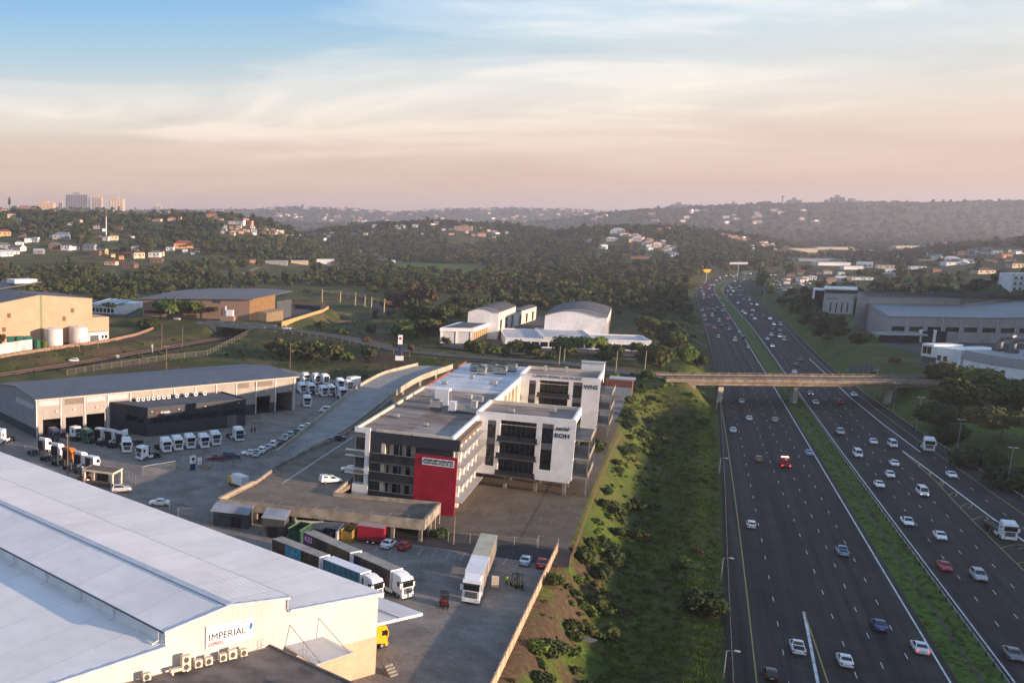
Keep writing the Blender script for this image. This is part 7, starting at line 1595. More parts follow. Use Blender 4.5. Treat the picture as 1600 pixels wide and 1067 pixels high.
# ================================================================ TREES, BUSHES AND HILLSIDE HOUSES
LEAF = dict(dark=leafmat('dark_leaves', (.0141, .0261, .0087), (.0546, .0746, .0206)), olive=leafmat('olive_leaves', (.0240, .0333, .0083), (.0970, .1057, .0283), (.0924, .0784, .0283)), mid=leafmat('green_leaves', (.0232, .0431, .0087), (.1045, .1458, .0297)), rust=leafmat('russet_leaves', (.0290, .0205, .0105), (.0968, .0637, .0348)), fresh=leafmat('fresh_leaves', (.0475, .0840, .0114), (.1650, .2215, .0396)))
BARK = mat('bark', (.075, .055, .04), .95, .25, 3)
def leaf_mesh(name, lobes, n, size, rng, m, core=True, flat=.35):
    "many leaf-sized faces spread through the lobes of a crown, over inner cores added to block light through it"
    tot = sum(l[3] ** 2 for l in lobes); V = []; Fc = []
    for (x, y, z, r, sq) in lobes:
        k = int(n * r * r / tot)
        d = rng.normal(size=(k, 3)); d /= np.linalg.norm(d, axis=1)[:, None]; rad = r * (rng.random(k) ** .35) * (.82 + .3 * rng.random(k))
        c = d * rad[:, None]; c[:, 2] *= sq; c += (x, y, z)
        nrm_ = d + rng.normal(size=(k, 3)) * .6; nrm_[:, 2] += flat; nrm_ /= np.linalg.norm(nrm_, axis=1)[:, None]
        t1 = np.cross(nrm_, rng.normal(size=(k, 3))); t1 /= np.linalg.norm(t1, axis=1)[:, None] + 1e-9; t2 = np.cross(nrm_, t1)
        s = size * (.55 + .9 * rng.random(k))[:, None]
        q = np.stack([c - t1 * s - t2 * s * .5, c + t1 * s * .3 - t2 * s * .8, c + t1 * s + t2 * s * .2, c - t1 * s * .1 + t2 * s * .9], 1)
        i0 = len(V) * 4 if False else sum(len(v_) for v_ in V); V.append(q.reshape(-1, 3)); Fc.append(np.arange(k * 4).reshape(-1, 4) + i0)
    if core:  # inner blobs added to stop light passing through the crown
        for (x, y, z, r, sq) in lobes:
            i0 = sum(len(v_) for v_ in V); P_ = []
            for a in range(4):
                th = math.pi * (a + .5) / 4
                for b in range(7): ph = 2 * math.pi * b / 7 + a; rr = r * .68 * (.85 + .3 * rng.random()); P_.append((x + rr * math.sin(th) * math.cos(ph), y + rr * math.sin(th) * math.sin(ph), z + rr * sq * math.cos(th)))
            V.append(np.array(P_)); Fc.append(np.array([[i0 + a * 7 + b, i0 + a * 7 + (b + 1) % 7, i0 + (a + 1) * 7 + (b + 1) % 7, i0 + (a + 1) * 7 + b] for a in range(3) for b in range(7)]))
    V = np.concatenate(V); Fc = np.concatenate(Fc).astype(np.int32)
    me = bpy.data.meshes.new(name); me.vertices.add(len(V)); me.vertices.foreach_set('co', V.ravel()); me.loops.add(Fc.size); me.loops.foreach_set('vertex_index', Fc.ravel()); me.polygons.add(len(Fc))
    me.polygons.foreach_set('loop_start', (np.arange(len(Fc)) * 4).astype(np.int32)); me.polygons.foreach_set('loop_total', np.full(len(Fc), 4, np.int32)); me.materials.append(m); me.update(); me.validate()
    return me
def lobes_for(kind, H, W, rng):
    L = []
    if kind == 'round':
        for k in range(9): a = rng.random() * 6.28; q = rng.random() ** .6; L.append((W * .32 * q * math.cos(a), W * .32 * q * math.sin(a), H * (.45 + .36 * rng.random()), W * (.20 + .10 * rng.random()), .8))
    elif kind == 'flat':
        for k in range(11): a = rng.random() * 6.28; q = rng.random() ** .5; L.append((W * .40 * q * math.cos(a), W * .40 * q * math.sin(a), H * (.72 + .16 * rng.random() - .10 * q), W * (.14 + .07 * rng.random()), .5))
    elif kind == 'tall':
        for k in range(9): a = rng.random() * 6.28; f = k / 8; L.append((W * .2 * math.cos(a), W * .2 * math.sin(a), H * (.28 + .62 * f), W * (.30 - .13 * f) * (.8 + .4 * rng.random()), 1.0))
    elif kind == 'bush':
        for k in range(7): a = rng.random() * 6.28; q = rng.random() ** .6; L.append((W * .34 * q * math.cos(a), W * .34 * q * math.sin(a), H * (.30 + .28 * rng.random()), W * (.2 + .1 * rng.random()), .75))
    return L
def trunk_mesh(H, W, kind, rng, lobes):
    mb = MB(); h0 = H * (.45 if kind != 'flat' else .6)
    r = max(.12, H * .022); mb.tube((0, 0, -.5), (r * .6, 0, h0), r, 7, r * .65)
    for (x, y, z, rr, sq) in lobes[:6]: mb.tube((r * .5, 0, h0 * (.7 + .25 * rng.random())), (x * .85, y * .85, z), r * .45, 5, r * .15)
    return mb.mesh('trunk', BARK)
rng = np.random.default_rng(11)
def grow(name, label, loc, H, W, kind='round', leaf='mid', n=1400, size=None, group=None, cat='tree'):
    L = lobes_for(kind, H, W, rng); t = thing(name, label, cat, loc, rng.random() * 6.28, group)
    obj('crown' if cat == 'tree' else 'foliage', leaf_mesh('crown', L, n, size or max(.14, W * .035), rng, LEAF[leaf]), t); obj('trunk' if cat == 'tree' else 'stem', trunk_mesh(H, W, kind, rng, L), t)
    return t
def on_ground(u, v, z=5.0, it=4):
    p = P(u, v, z)
    for _ in range(it): p = P(u, v, tz(p.x, p.y))
    p.z = tz(p.x, p.y) - .05
    return p
# individual trees that stand out
TREES = [ # label, u, v base, height m, width m, kind, leaf, n
 ('dark bushy tree hanging over the left guard rail', 1096, 958, 5.2, 8.0, 'bush', 'dark', 2600), ('small dark bush on the bank left of the guard rail', 1062, 889, 2.6, 3.8, 'bush', 'dark', 1000),
 ('spreading flat-topped tree on the right bank beside the lamps', 1562, 690, 10.2, 19, 'flat', 'olive', 4200), ('broad olive tree at the top of the right bank', 1500, 640, 8.2, 17, 'round', 'olive', 3600), ('dark tree on the right bank behind the lamp posts', 1462, 650, 6.8, 13, 'round', 'dark', 2600), ('dense tree at the right picture edge above the bank', 1592, 640, 8.4, 17, 'round', 'mid', 3000), ('pale thin-leaved tree before the white works', 1562, 582, 5.9, 15, 'flat', 'fresh', 1800), ('bushy olive tree beside the bridge end', 1475, 610, 5.6, 14, 'round', 'olive', 2400), ('low tree row end beside the bridge abutment', 1530, 615, 5.2, 15, 'round', 'mid', 2200), ('dark undergrowth tree below the flat-topped tree', 1540, 712, 5, 14, 'bush', 'dark', 2200), ('dark undergrowth tree behind the second lamp', 1480, 680, 5, 13, 'bush', 'dark', 2000), ('big dark tree at the right edge below the bank', 1595, 735, 6, 14, 'bush', 'dark', 2000),
 ('large flat-canopied tree left of the pair before the curved-roof factory', 262, 496, 10, 30, 'flat', 'mid', 2600), ('large flat-canopied tree right of the pair before the curved-roof factory', 305, 497, 10, 24, 'flat', 'mid', 2300), ('thin small tree beside the transformer', 337, 498, 7.5, 13, 'flat', 'olive', 900),
 ('small round street tree, first from the left along the raised road', 501, 521, 7.5, 8, 'round', 'dark', 900), ('small round street tree, second from the left along the raised road', 535, 528, 5.5, 7, 'round', 'dark', 800), ('small round street tree behind the road bend', 578, 524, 5.0, 7, 'round', 'dark', 800), ('small street tree on the near verge of the raised road', 570, 540, 5.0, 5, 'round', 'rust', 700), ('small street tree right of the sign pylon', 617, 546, 3.5, 4, 'round', 'dark', 500), ('tiny street tree nearest the ramp top', 643, 552, 4, 4.5, 'round', 'rust', 500),
 ('broad rounded tree left of the pale airy tree before the low white office', 876, 554, 7.0, 15, 'round', 'mid', 2200), ('pale airy tree before the low white office', 918, 557, 9.5, 17, 'flat', 'fresh', 1300), ('dark tree right of the pale airy tree', 955, 558, 5.5, 12, 'round', 'dark', 1600), ('dark tree at the left end of the low white office', 806, 551, 5.5, 11, 'round', 'dark', 1500), ('dark tree second from the left before the low white office', 833, 553, 5.5, 10, 'round', 'dark', 1400), ('round hedge-like tree before the white box shed', 756, 549, 4.5, 14, 'bush', 'mid', 1700), ('long low tree right of the white box shed', 779, 552, 4.5, 12, 'bush', 'mid', 1500), ('small palm-like bush at the corner of the white box shed', 697, 541, 4.5, 6, 'round', 'dark', 600), ('small dark tree at the right end of the low white office', 996, 554, 5.5, 8, 'round', 'dark', 1000), ('broad olive tree left of the bridge approach', 1022, 574, 8.5, 17, 'round', 'olive', 2000), ('bright green tree between the verge and the freeway', 1072, 571, 7.5, 10, 'round', 'fresh', 1300), ('dark round tree beside the freeway left edge', 1092, 577, 7.5, 10, 'round', 'dark', 1300), ('dark clipped bush at the bridge approach', 1053, 585, 3.0, 5, 'bush', 'dark', 500),
 ('russet bare-looking tree, left of the pair behind the rail curve', 617, 488, 14, 24, 'round', 'rust', 1900), ('russet bare-looking tree, right of the pair behind the rail curve', 655, 487, 15, 25, 'round', 'rust', 1900), ('dark broad tree left of the white box shed', 640, 527, 9, 22, 'bush', 'mid', 2200), ('rounded green tree behind the peach factory', 195, 482, 13, 18, 'round', 'olive', 1500), ('thin young tree in front of the blue-roofed hall', 169, 502, 9, 10, 'flat', 'dark', 700), ('dark shrubbery at the end of the brick wall', 232, 513, 5, 15, 'bush', 'dark', 1400),
 ('round dark tree below the far white wing', 925, 705, 4, 8, 'bush', 'dark', 1500), ('green garden tree beside the far white wing', 957, 608, 6, 7, 'round', 'mid', 1200),
 ('dark bush at the corner of the dark court drive', 690, 838, 1.6, 5, 'bush', 'dark', 800)]
for lab, u, v, H, W, kd, lf, n in TREES: grow('tree' if kd != 'bush' else 'shrub', lab, on_ground(u, v), H, W, kd, lf, n, cat='tree' if kd != 'bush' else 'shrub')

# ---- masses of trees and undergrowth, scattered by geometry nodes over points on the land
PROTO = bpy.data.collections.new('plant_kinds')       # kept out of the scene, only read by the scatter
def proto(kind, H, W, leaf, n, size):
    L = lobes_for(kind, H, W, rng); me = leaf_mesh('plant', L, n, size, rng, LEAF[leaf]); o = bpy.data.objects.new('plant_kind', me); PROTO.objects.link(o); return o
WOODK = [proto('round', 9, 9, 'dark', 420, .62), proto('round', 8, 10, 'olive', 420, .62), proto('tall', 12, 8, 'dark', 420, .6), proto('round', 7, 8, 'mid', 380, .55), proto('flat', 9, 12, 'olive', 420, .6), proto('round', 7, 8, 'rust', 360, .5)]
BUSHK = [proto('bush', 2.2, 3.0, 'dark', 420, .17), proto('bush', 1.3, 2.2, 'mid', 300, .14), proto('bush', 1.0, 2.4, 'fresh', 300, .13), proto('bush', 2.0, 2.8, 'olive', 400, .16), proto('bush', 1.0, 1.8, 'rust', 240, .12)]
def tuft(m, n, h, w, seed):
    r_ = np.random.default_rng(seed); mb = MB()
    for k in range(n):
        a = r_.random() * 6.28; x, y = r_.normal(0, w, 2); dx, dy = math.cos(a) * .06, math.sin(a) * .06; lx, ly = r_.normal(0, .12, 2); hh = h * (.5 + r_.random()); mb.poly([(x - dx, y - dy, 0), (x + dx, y + dy, 0), (x + lx, y + ly, hh)])
    o = bpy.data.objects.new('plant_kind', mb.mesh('tuft', m)); PROTO.objects.link(o); return o
TUFTK = [tuft(LEAF['fresh'], 26, .34, .28, 1), tuft(LEAF['mid'], 26, .42, .30, 2), tuft(LEAF['olive'], 22, .45, .28, 3)]
def scatter(name, label, cat, pts, scl, kinds, weights):
    n = len(pts); me = bpy.data.meshes.new(name); me.vertices.add(n); me.vertices.foreach_set('co', np.asarray(pts, np.float32).ravel())
    r_ = np.random.default_rng(n)
    for an, tp, dat in (('scl', 'FLOAT', np.asarray(scl, np.float32)), ('rot', 'FLOAT', (r_.random(n) * 6.283).astype(np.float32)), ('kd', 'INT', r_.choice(len(kinds), n, p=np.array(weights) / sum(weights)).astype(np.int32))):
        at = me.attributes.new(an, tp, 'POINT'); at.data.foreach_set('value', dat)
    o = bpy.data.objects.new(name, me); C.objects.link(o); tag(o, label, cat, kind='stuff')
    ng = bpy.data.node_groups.new(name, 'GeometryNodeTree'); ng.interface.new_socket('Geometry', in_out='INPUT', socket_type='NodeSocketGeometry'); ng.interface.new_socket('Geometry', in_out='OUTPUT', socket_type='NodeSocketGeometry')
    gi, go = ng.nodes.new('NodeGroupInput'), ng.nodes.new('NodeGroupOutput'); jn = ng.nodes.new('GeometryNodeJoinGeometry')
    def attr(nm, tp): q = ng.nodes.new('GeometryNodeInputNamedAttribute'); q.data_type = tp; q.inputs[0].default_value = nm; return q.outputs[0]
    a_s, a_r, a_k = attr('scl', 'FLOAT'), attr('rot', 'FLOAT'), attr('kd', 'INT')
    cx = ng.nodes.new('ShaderNodeCombineXYZ'); ng.links.new(a_r, cx.inputs[2])
    for k, ko in enumerate(kinds):
        oi = ng.nodes.new('GeometryNodeObjectInfo'); oi.inputs[0].default_value = ko; oi.inputs['As Instance'].default_value = True
        cmp_ = ng.nodes.new('FunctionNodeCompare'); cmp_.data_type = 'INT'; cmp_.operation = 'EQUAL'; ng.links.new(a_k, cmp_.inputs[2]); cmp_.inputs[3].default_value = k
        ip = ng.nodes.new('GeometryNodeInstanceOnPoints'); ng.links.new(gi.outputs[0], ip.inputs['Points']); ng.links.new(cmp_.outputs[0], ip.inputs['Selection']); ng.links.new(oi.outputs['Geometry'], ip.inputs['Instance']); ng.links.new(cx.outputs[0], ip.inputs['Rotation']); ng.links.new(a_s, ip.inputs['Scale']); ng.links.new(ip.outputs[0], jn.inputs[0])
    ng.links.new(jn.outputs[0], go.inputs[0]); o.modifiers.new('scatter', 'NODES').node_group = ng
    return o
def pxpoly(px, z): return [tuple(P(u, v, z))[:2] for u, v in px]
# places kept clear of the wood
CLEAR = [YARD, HWPOLY, RLOT,
 pxpoly([(-150,540),(180,540),(250,520),(250,492),(180,478),(-150,470)], 5), pxpoly([(195,505),(300,520),(440,520),(520,485),(470,448),(340,446),(205,462)], 9), pxpoly([(660,545),(1030,565),(1040,540),(970,505),(840,482),(700,500)], 6),
 pxpoly([(420,530),(700,572),(720,545),(650,520),(640,490),(520,486)], 8), pxpoly([(-150,620),(180,590),(400,560),(420,515),(250,520),(-150,560)], 5), pxpoly([(1186,434),(1262,433),(1285,462),(1215,462)], 5),
 pxpoly([(590,424),(770,430),(760,414),(620,411)], 5), pxpoly([(480,478),(620,500),(640,470),(480,452)], 4)]
def clear_mask(X, Y, grow_=0.0):
    m = np.zeros(X.shape, bool)
    for c in CLEAR: m |= inside(X, Y, c)
    d, _ = seg_dist(X, Y, ROAD, False); m |= d < 14
    d, _ = seg_dist(X, Y, RAIL, False); m |= d < 9
    m |= (X > np.array(roadx('LL', Y)) - 9) & (X < np.array(roadx('RR', Y)) + 7) & (Y < 1235)
    return m
HOUSES = []     # filled below: (x, y, radius)
def hit(u, v, y0=300.0, y1=9000.0):
    "where the line of sight meets the land"
    Y = np.geomspace(y0, y1, 500); d = ray(u, v); t = Y / d[1]; X = d[0] * t; Z = CAMZ + d[2] * t
    g = terrain(X, Y); k = np.argmax(Z <= g)
    if Z[k] > g[k]: k = len(Y) - 1
    Yf = np.linspace(Y[max(k - 1, 0)], Y[k], 40); t = Yf / d[1]; g = terrain(d[0] * t, Yf); j = np.argmax(CAMZ + d[2] * t <= g)
    return Vector((float(d[0] * t[j]), float(Yf[j]), float(g[j])))
HW_ = dict(white=WHITEP, cream=mat('house_cream', (.58, .48, .33), .85, .08, .5), yellow=mat('house_yellow', (.55, .40, .16), .85, .08, .5), pink=mat('house_pink', (.48, .30, .24), .85, .08, .5), grey=mat('house_grey', (.30, .30, .31), .85, .1, .5), brown=mat('house_brown', (.20, .12, .08), .85, .12, .5), orange=mat('house_orange', (.55, .29, .15), .85, .08, .5))
HR_ = dict(red=mat('tile_red', (.24, .075, .045), .85, .15, 1), brown=mat('tile_brown', (.12, .075, .055), .85, .15, 1), grey=mat('sheet_grey', (.16, .165, .175), .7, .15, 1), blue=mat('sheet_blue', (.14, .20, .26), .6, .12, 1), pale=mat('sheet_pale', (.45, .45, .46), .6, .1, 1), rust=mat('sheet_rust', (.19, .10, .065), .8, .2, 1))
HMESH = {}
def hmesh(w, d, h, rt, wc, rc, wins):
    key = (w, d, h, rt, wc, rc, wins)
    if key in HMESH: return HMESH[key]
    out = []; out.append(('wall', MB().box(-w / 2, w / 2, -d / 2, d / 2, -3, h).mesh('wall', HW_[wc])))
    o = .35; rh = d * .26
    if rt == 'gable':
        mb = MB(); mb.poly([(-w / 2 - o, -d / 2 - o, h - .05), (w / 2 + o, -d / 2 - o, h - .05), (w / 2 + o, 0, h + rh), (-w / 2 - o, 0, h + rh)]); mb.poly([(w / 2 + o, d / 2 + o, h - .05), (-w / 2 - o, d / 2 + o, h - .05), (-w / 2 - o, 0, h + rh), (w / 2 + o, 0, h + rh)]); g = MB()
        for x in (-w / 2, w / 2): g.poly([(x, -d / 2, h), (x, d / 2, h), (x, 0, h + rh - .1)])
        out.append(('roof', mb.mesh('roof', HR_[rc]))); out.append(('gable', g.mesh('gable', HW_[wc])))
    elif rt == 'hip':
        mb = MB(); a, b = (-w / 2 - o, -d / 2 - o), (w / 2 + o, d / 2 + o); r0, r1 = -w / 2 + d * .45, w / 2 - d * .45
        if r0 > r1: r0 = r1 = 0
        z = h - .05; t_ = h + rh
        mb.poly([(a[0], a[1], z), (b[0], a[1], z), (r1, 0, t_), (r0, 0, t_)]); mb.poly([(b[0], b[1], z), (a[0], b[1], z), (r0, 0, t_), (r1, 0, t_)]); mb.poly([(b[0], a[1], z), (b[0], b[1], z), (r1, 0, t_)]); mb.poly([(a[0], b[1], z), (a[0], a[1], z), (r0, 0, t_)]); out.append(('roof', mb.mesh('roof', HR_[rc])))
    else:
        out.append(('roof', MB().hexa([(-w / 2 - .3, -d / 2 - .3, h), (w / 2 + .3, -d / 2 - .3, h), (w / 2 + .3, d / 2 + .3, h + .3), (-w / 2 - .3, d / 2 + .3, h + .3)], [(-w / 2 - .3, -d / 2 - .3, h + .2), (w / 2 + .3, -d / 2 - .3, h + .2), (w / 2 + .3, d / 2 + .3, h + .5), (-w / 2 - .3, d / 2 + .3, h + .5)]).mesh('roof', HR_[rc])))
    for k in range(wins):
        x = -w / 2 + w * (k + .5) / wins; out.append(('window', MB().box(x - .7, x + .7, -d / 2 - .06, -d / 2 + .01, h * .42, h * .78).mesh('window', GLASS)))
    if wins: out.append(('window', MB().box(w / 2 - .01, w / 2 + .06, -.8, .8, h * .42, h * .78).mesh('window', GLASS))); out.append(('door', MB().box(-.5 + w * .1, .5 + w * .1, -d / 2 - .08, -d / 2 + .01, 0, h * .7).mesh('door', HW_['brown'])))
    HMESH[key] = out
    return out
def house(label, p, rz, w, d, h, rt, wc, rc, wins, group, name='house', cat='house'):
    t = thing(name, label, cat, p, rz, group)
    for n_, m_ in hmesh(round(w, 1), round(d, 1), round(h, 1), rt, wc, rc, wins): obj(n_, m_, t)
    HOUSES.append((p.x, p.y, max(w, d) * .8 + 3))
    return t
rh_ = random.Random(5)
def cluster(desc, group, items):
    "items: u, v, width px, height px, wall, roof, type; labelled left to right"
    items = sorted(items, key=lambda q: q[0]); cnts = {}
    tots = {}
    for it in items: tots[(it[4], it[5])] = tots.get((it[4], it[5]), 0) + 1
    for (u, v, wpx, hpx, wc, rc, rt) in items:
        p = hit(u, v); k = p.y / F_; key = (wc, rc); n = cnts.get(key, 0); cnts[key] = n + 1
        w = min(max(wpx * k, 5), 60); h = min(max(hpx * k * .66, 2.8), 14); d = min(max(w * .62, 5), 18)
        roofw = {'pale': 'pale', 'rust': 'rusty'}.get(rc, rc)
        lab = ('only' if tots[key] == 1 else ordn(n) + ' from left') + ' ' + ('%s-walled house with %s roof' % (wc, roofw)) + ' ' + desc
        house(lab, p, R(rh_.uniform(-35, 20)), w, d, h, rt, wc, rc, (3 if wpx > 14 else (2 if wpx >= 8 else 0)), group)
cluster('on the near left hillside', 'houses on the left hillside', [
 (18,341,12,9,'cream','brown','gable'),(6,333,9,8,'pink','red','hip'),(7,369,20,10,'yellow','red','hip'),(30,384,13,8,'white','grey','hip'),(45,378,14,7,'white','blue','gable'),(57,378,9,10,'white','pale','flat'),(96,374,26,10,'grey','blue','hip'),(101,368,12,6,'pink','red','gable'),(6,389,22,9,'grey','grey','hip'),(27,392,24,8,'white','rust','gable'),(10,400,20,9,'white','pale','gable'),(24,397,12,7,'white','grey','gable'),(61,396,16,7,'grey','pale','gable'),(86,388,18,9,'brown','grey','hip'),(104,391,15,10,'white','grey','hip'),(118,390,12,7,'white','brown','gable'),(141,391,20,10,'grey','grey','gable'),(161,398,14,11,'yellow','grey','gable'),(150,399,16,8,'brown','brown','gable'),(176,402,7,7,'yellow','rust','gable'),(189,405,8,7,'orange','red','gable'),(198,401,12,7,'brown','red','gable'),(216,403,18,12,'cream','brown','hip'),(211,391,12,7,'cream','grey','gable'),(242,402,18,11,'white','grey','hip'),(252,400,8,9,'cream','red','gable'),(245,410,19,7,'brown','rust','gable'),(174,414,19,8,'cream','red','hip'),(201,418,26,8,'brown','brown','hip'),(166,376,10,8,'white','grey','gable'),(178,375,13,9,'cream','red','gable'),(197,370,13,6,'pink','red','hip'),(154,373,8,6,'pink','red','gable'),(151,358,10,7,'grey','rust','gable'),(187,359,8,6,'brown','red','gable'),(110,352,8,5,'white','rust','gable'),(127,347,5,5,'cream','brown','gable'),(246,346,14,5,'cream','red','hip'),(148,357,5,5,'white','grey','flat'),(162,361,5,5,'white','grey','flat'),(207,372,6,4,'cream','brown','gable'),(82,372,8,5,'white','pale','gable'),(34,370,14,6,'brown','rust','hip'),(29,345,8,4,'white','blue','gable'),
 (286,388,30,11,'orange','red','hip'),(266,392,12,8,'white','grey','gable'),(289,395,7,8,'white','grey','gable'),(296,394,8,7,'yellow','red','gable'),(308,394,8,8,'cream','red','gable'),(301,397,6,5,'white','grey','gable'),(268,345,12,6,'pink','red','hip'),(281,344,6,6,'orange','red','gable'),(332,339,16,7,'orange','red','hip'),(342,343,14,4,'cream','pale','flat'),(375,351,14,8,'white','brown','gable'),(389,352,12,8,'orange','red','gable'),(383,346,10,6,'orange','red','hip'),(361,350,10,5,'grey','grey','gable'),(245,396,9,5,'brown','rust','gable'),(232,344,6,4,'white','grey','gable')])
it = []
for k in range(46):
    u = rh_.uniform(345, 520); v = 357 + (u - 345) * .055 + rh_.uniform(-3, 10); it.append((u, v, rh_.uniform(4, 8), rh_.uniform(4, 6), rh_.choice(['pink', 'pink', 'brown', 'cream', 'white', 'grey', 'orange']), rh_.choice(['red', 'rust', 'brown', 'grey', 'pale']), rh_.choice(['gable', 'hip', 'flat'])))
cluster('on the shaded middle slope left of centre', 'houses on the middle slope', it)
it = []
for k in range(38):
    u = rh_.uniform(535, 800); v = 348 + rh_.uniform(0, 20) + abs(u - 660) * .03; it.append((u, v, rh_.uniform(4, 8), rh_.uniform(3, 5), rh_.choice(['grey', 'grey', 'white', 'cream', 'brown', 'pink']), rh_.choice(['grey', 'pale', 'rust', 'brown', 'blue']), rh_.choice(['gable', 'flat'])))
it += [(652, 348, 12, 6, 'cream', 'red', 'gable'), (724, 360, 26, 10, 'pink', 'brown', 'flat'), (752, 369, 12, 6, 'pink', 'rust', 'gable'), (777, 400, 22, 4, 'pink', 'rust', 'flat')]
cluster('on the crowded central hill', 'houses on the central hill', it)
it = []
for k in range(50):
    f = rh_.random(); u = 988 + f * 70 + rh_.uniform(-6, 6); v = 373 + f * 22 + rh_.uniform(-7, 8); it.append((u, v, rh_.uniform(5, 9), rh_.uniform(4, 6), rh_.choice(['white', 'white', 'cream', 'orange', 'cream']), rh_.choice(['red', 'rust', 'brown', 'pale', 'pale']), 'gable'))
it += [(965, 365, 20, 8, 'white', 'pale', 'hip'), (955, 377, 16, 6, 'grey', 'pale', 'hip'), (942, 389, 11, 8, 'white', 'pale', 'gable'), (994, 377, 14, 8, 'grey', 'pale', 'hip'), (975, 368, 12, 5, 'white', 'red', 'gable'), (935, 400, 6, 4, 'brown', 'rust', 'gable'), (920, 378, 6, 4, 'white', 'pale', 'gable'), (1029, 360, 8, 4, 'orange', 'red', 'gable'), (1045, 359, 6, 4, 'orange', 'red', 'gable'), (1086, 406, 6, 4, 'orange', 'red', 'gable')]
cluster('on the sunlit terrace hill behind the freeway', 'houses on the terrace hill', it)
it = []
for k in range(28):
    f = rh_.random(); it.append((1128 + f * 44, 368 + f * 7 + rh_.uniform(-3, 3), rh_.uniform(4, 7), rh_.uniform(3, 5), rh_.choice(['orange', 'orange', 'pink', 'cream', 'white']), rh_.choice(['red', 'red', 'rust']), 'gable'))
for k in range(14):
    it.append((rh_.uniform(1172, 1215), rh_.uniform(380, 395), rh_.uniform(4, 9), rh_.uniform(3, 4), rh_.choice(['white', 'pink', 'grey', 'cream']), rh_.choice(['red', 'pale', 'grey']), 'gable'))
cluster('strung along the spur above the far freeway', 'houses on the spur', it)
it = [(1485,409,20,8,'grey','pale','hip'),(1490,414,28,6,'white','pale','flat'),(1535,428,26,9,'cream','brown','hip'),(1586,418,18,9,'cream','brown','hip'),(1557,398,12,8,'white','grey','gable'),(1568,403,18,7,'orange','rust','gable'),(1350,419,20,10,'white','pale','gable'),(1382,419,22,7,'cream','grey','flat'),(1312,439,16,8,'white','pale','gable'),(1269,437,9,8,'white','pale','flat'),(1343,437,30,5,'white','grey','flat'),(1445,412,22,9,'brown','grey','flat'),(1433,420,20,5,'white','pale','flat'),(1407,406,12,8,'white','pale','gable'),(1453,398,16,5,'grey','pale','hip'),(1413,393,9,6,'cream','red','gable'),(1389,428,14,9,'white','pale','gable'),(1502,399,14,6,'brown','rust','hip'),(1520,393,12,5,'grey','grey','hip'),(1545,412,16,6,'brown','brown','gable'),(1590,397,14,6,'white','grey','gable'),(1578,408,12,5,'pink','brown','hip'),(1463,404,12,5,'white','blue','gable'),(1510,411,16,5,'white','pale','gable'),(1460,425,14,6,'brown','brown','hip'),(1290,428,14,6,'grey','rust','gable'),(1253,441,12,5,'white','rust','gable'),(1295,440,14,4,'brown','rust','gable'),(1278,433,10,5,'brown','grey','gable')]
for k in range(14): it.append((rh_.uniform(1440, 1600), rh_.uniform(384, 402), rh_.uniform(6, 12), rh_.uniform(4, 6), rh_.choice(['white', 'cream', 'brown', 'grey']), rh_.choice(['grey', 'pale', 'brown', 'red']), 'hip'))
for k in range(12): it.append((rh_.uniform(1215, 1340), rh_.uniform(426, 446), rh_.uniform(6, 10), rh_.uniform(3, 5), rh_.choice(['white', 'grey', 'brown', 'cream']), rh_.choice(['grey', 'pale', 'rust', 'red']), 'gable'))
cluster('in the suburb right of the freeway', 'houses in the right suburb', it)
# long works and warehouses in the valley
for k, (u, v, wpx, hpx, wc, rc, lab) in enumerate(((1298, 415, 44, 7, 'white', 'pale', 'long white works roof in the right valley'), (1330, 421, 26, 7, 'white', 'pale', 'white works with a stepped end right of the long white roof'), (1275, 408, 60, 5, 'grey', 'blue', 'long blue-roofed warehouse in the right valley'), (1250, 392, 40, 5, 'cream', 'pale', 'pale warehouse at the foot of the far plateau, left'), (1300, 390, 50, 5, 'cream', 'pale', 'pale warehouse at the foot of the far plateau, middle'), (1345, 394, 26, 5, 'grey', 'pale', 'small grey warehouse below the far plateau'), (1420, 388, 44, 5, 'cream', 'pale', 'pale warehouse at the foot of the far plateau, right'), (1475, 384, 34, 7, 'pink', 'rust', 'pinkish works below the far plateau at the right'),
    (432, 413, 34, 7, 'grey', 'pale', 'grey works shed among the trees left of centre'), (468, 412, 26, 7, 'cream', 'blue', 'cream works with a blue roof left of centre'), (508, 413, 26, 11, 'white', 'pale', 'white works with a tall end left of centre'), (524, 417, 14, 10, 'orange', 'rust', 'small orange works building beside the white works'), (598, 410, 14, 6, 'grey', 'grey', 'grey shed beside the green field'), (614, 411, 7, 6, 'white', 'grey', 'tiny white shed beside the green field'), (570, 408, 20, 4, 'brown', 'rust', 'rusty shed beyond the green field'), (395, 411, 9, 7, 'pink', 'red', 'small pink lodge beside the dirt road'), (1000, 404, 30, 4, 'brown', 'brown', 'brown shed below the terrace hill'))):
    p = hit(u, v); kk = p.y / F_; house(lab, p, R(-12), wpx * kk, min(wpx * kk * .5, 30), max(hpx * kk * .7, 3), 'gable' if wpx < 20 else 'flat', wc, rc, 0, 'works in the valley', 'works_shed', 'works')
# apartment block at the right edge
p = hit(1592, 458, 400); kk = p.y / F_; t = thing('apartment_block', 'white apartment block with small dark windows at the right picture edge', 'apartment block', p, R(-14)); w, h = 34 * kk, 30 * kk
MB().box(-w * .35, w * .65, 0, 16, -4, h).build('wall', WHITEP, t)
for q in range(4):
    for r in range(3): x = -w * .25 + w * .22 * q; z = h * (.15 + .28 * r); wn = MB().box(x, x + w * .08, -.12, -.01, z, z + h * .12).build('window', GLASS, t); MB().box(x - .2, x + w * .08 + .2, -.3, -.0, z - .3, z).build('sill', LGREY, wn)
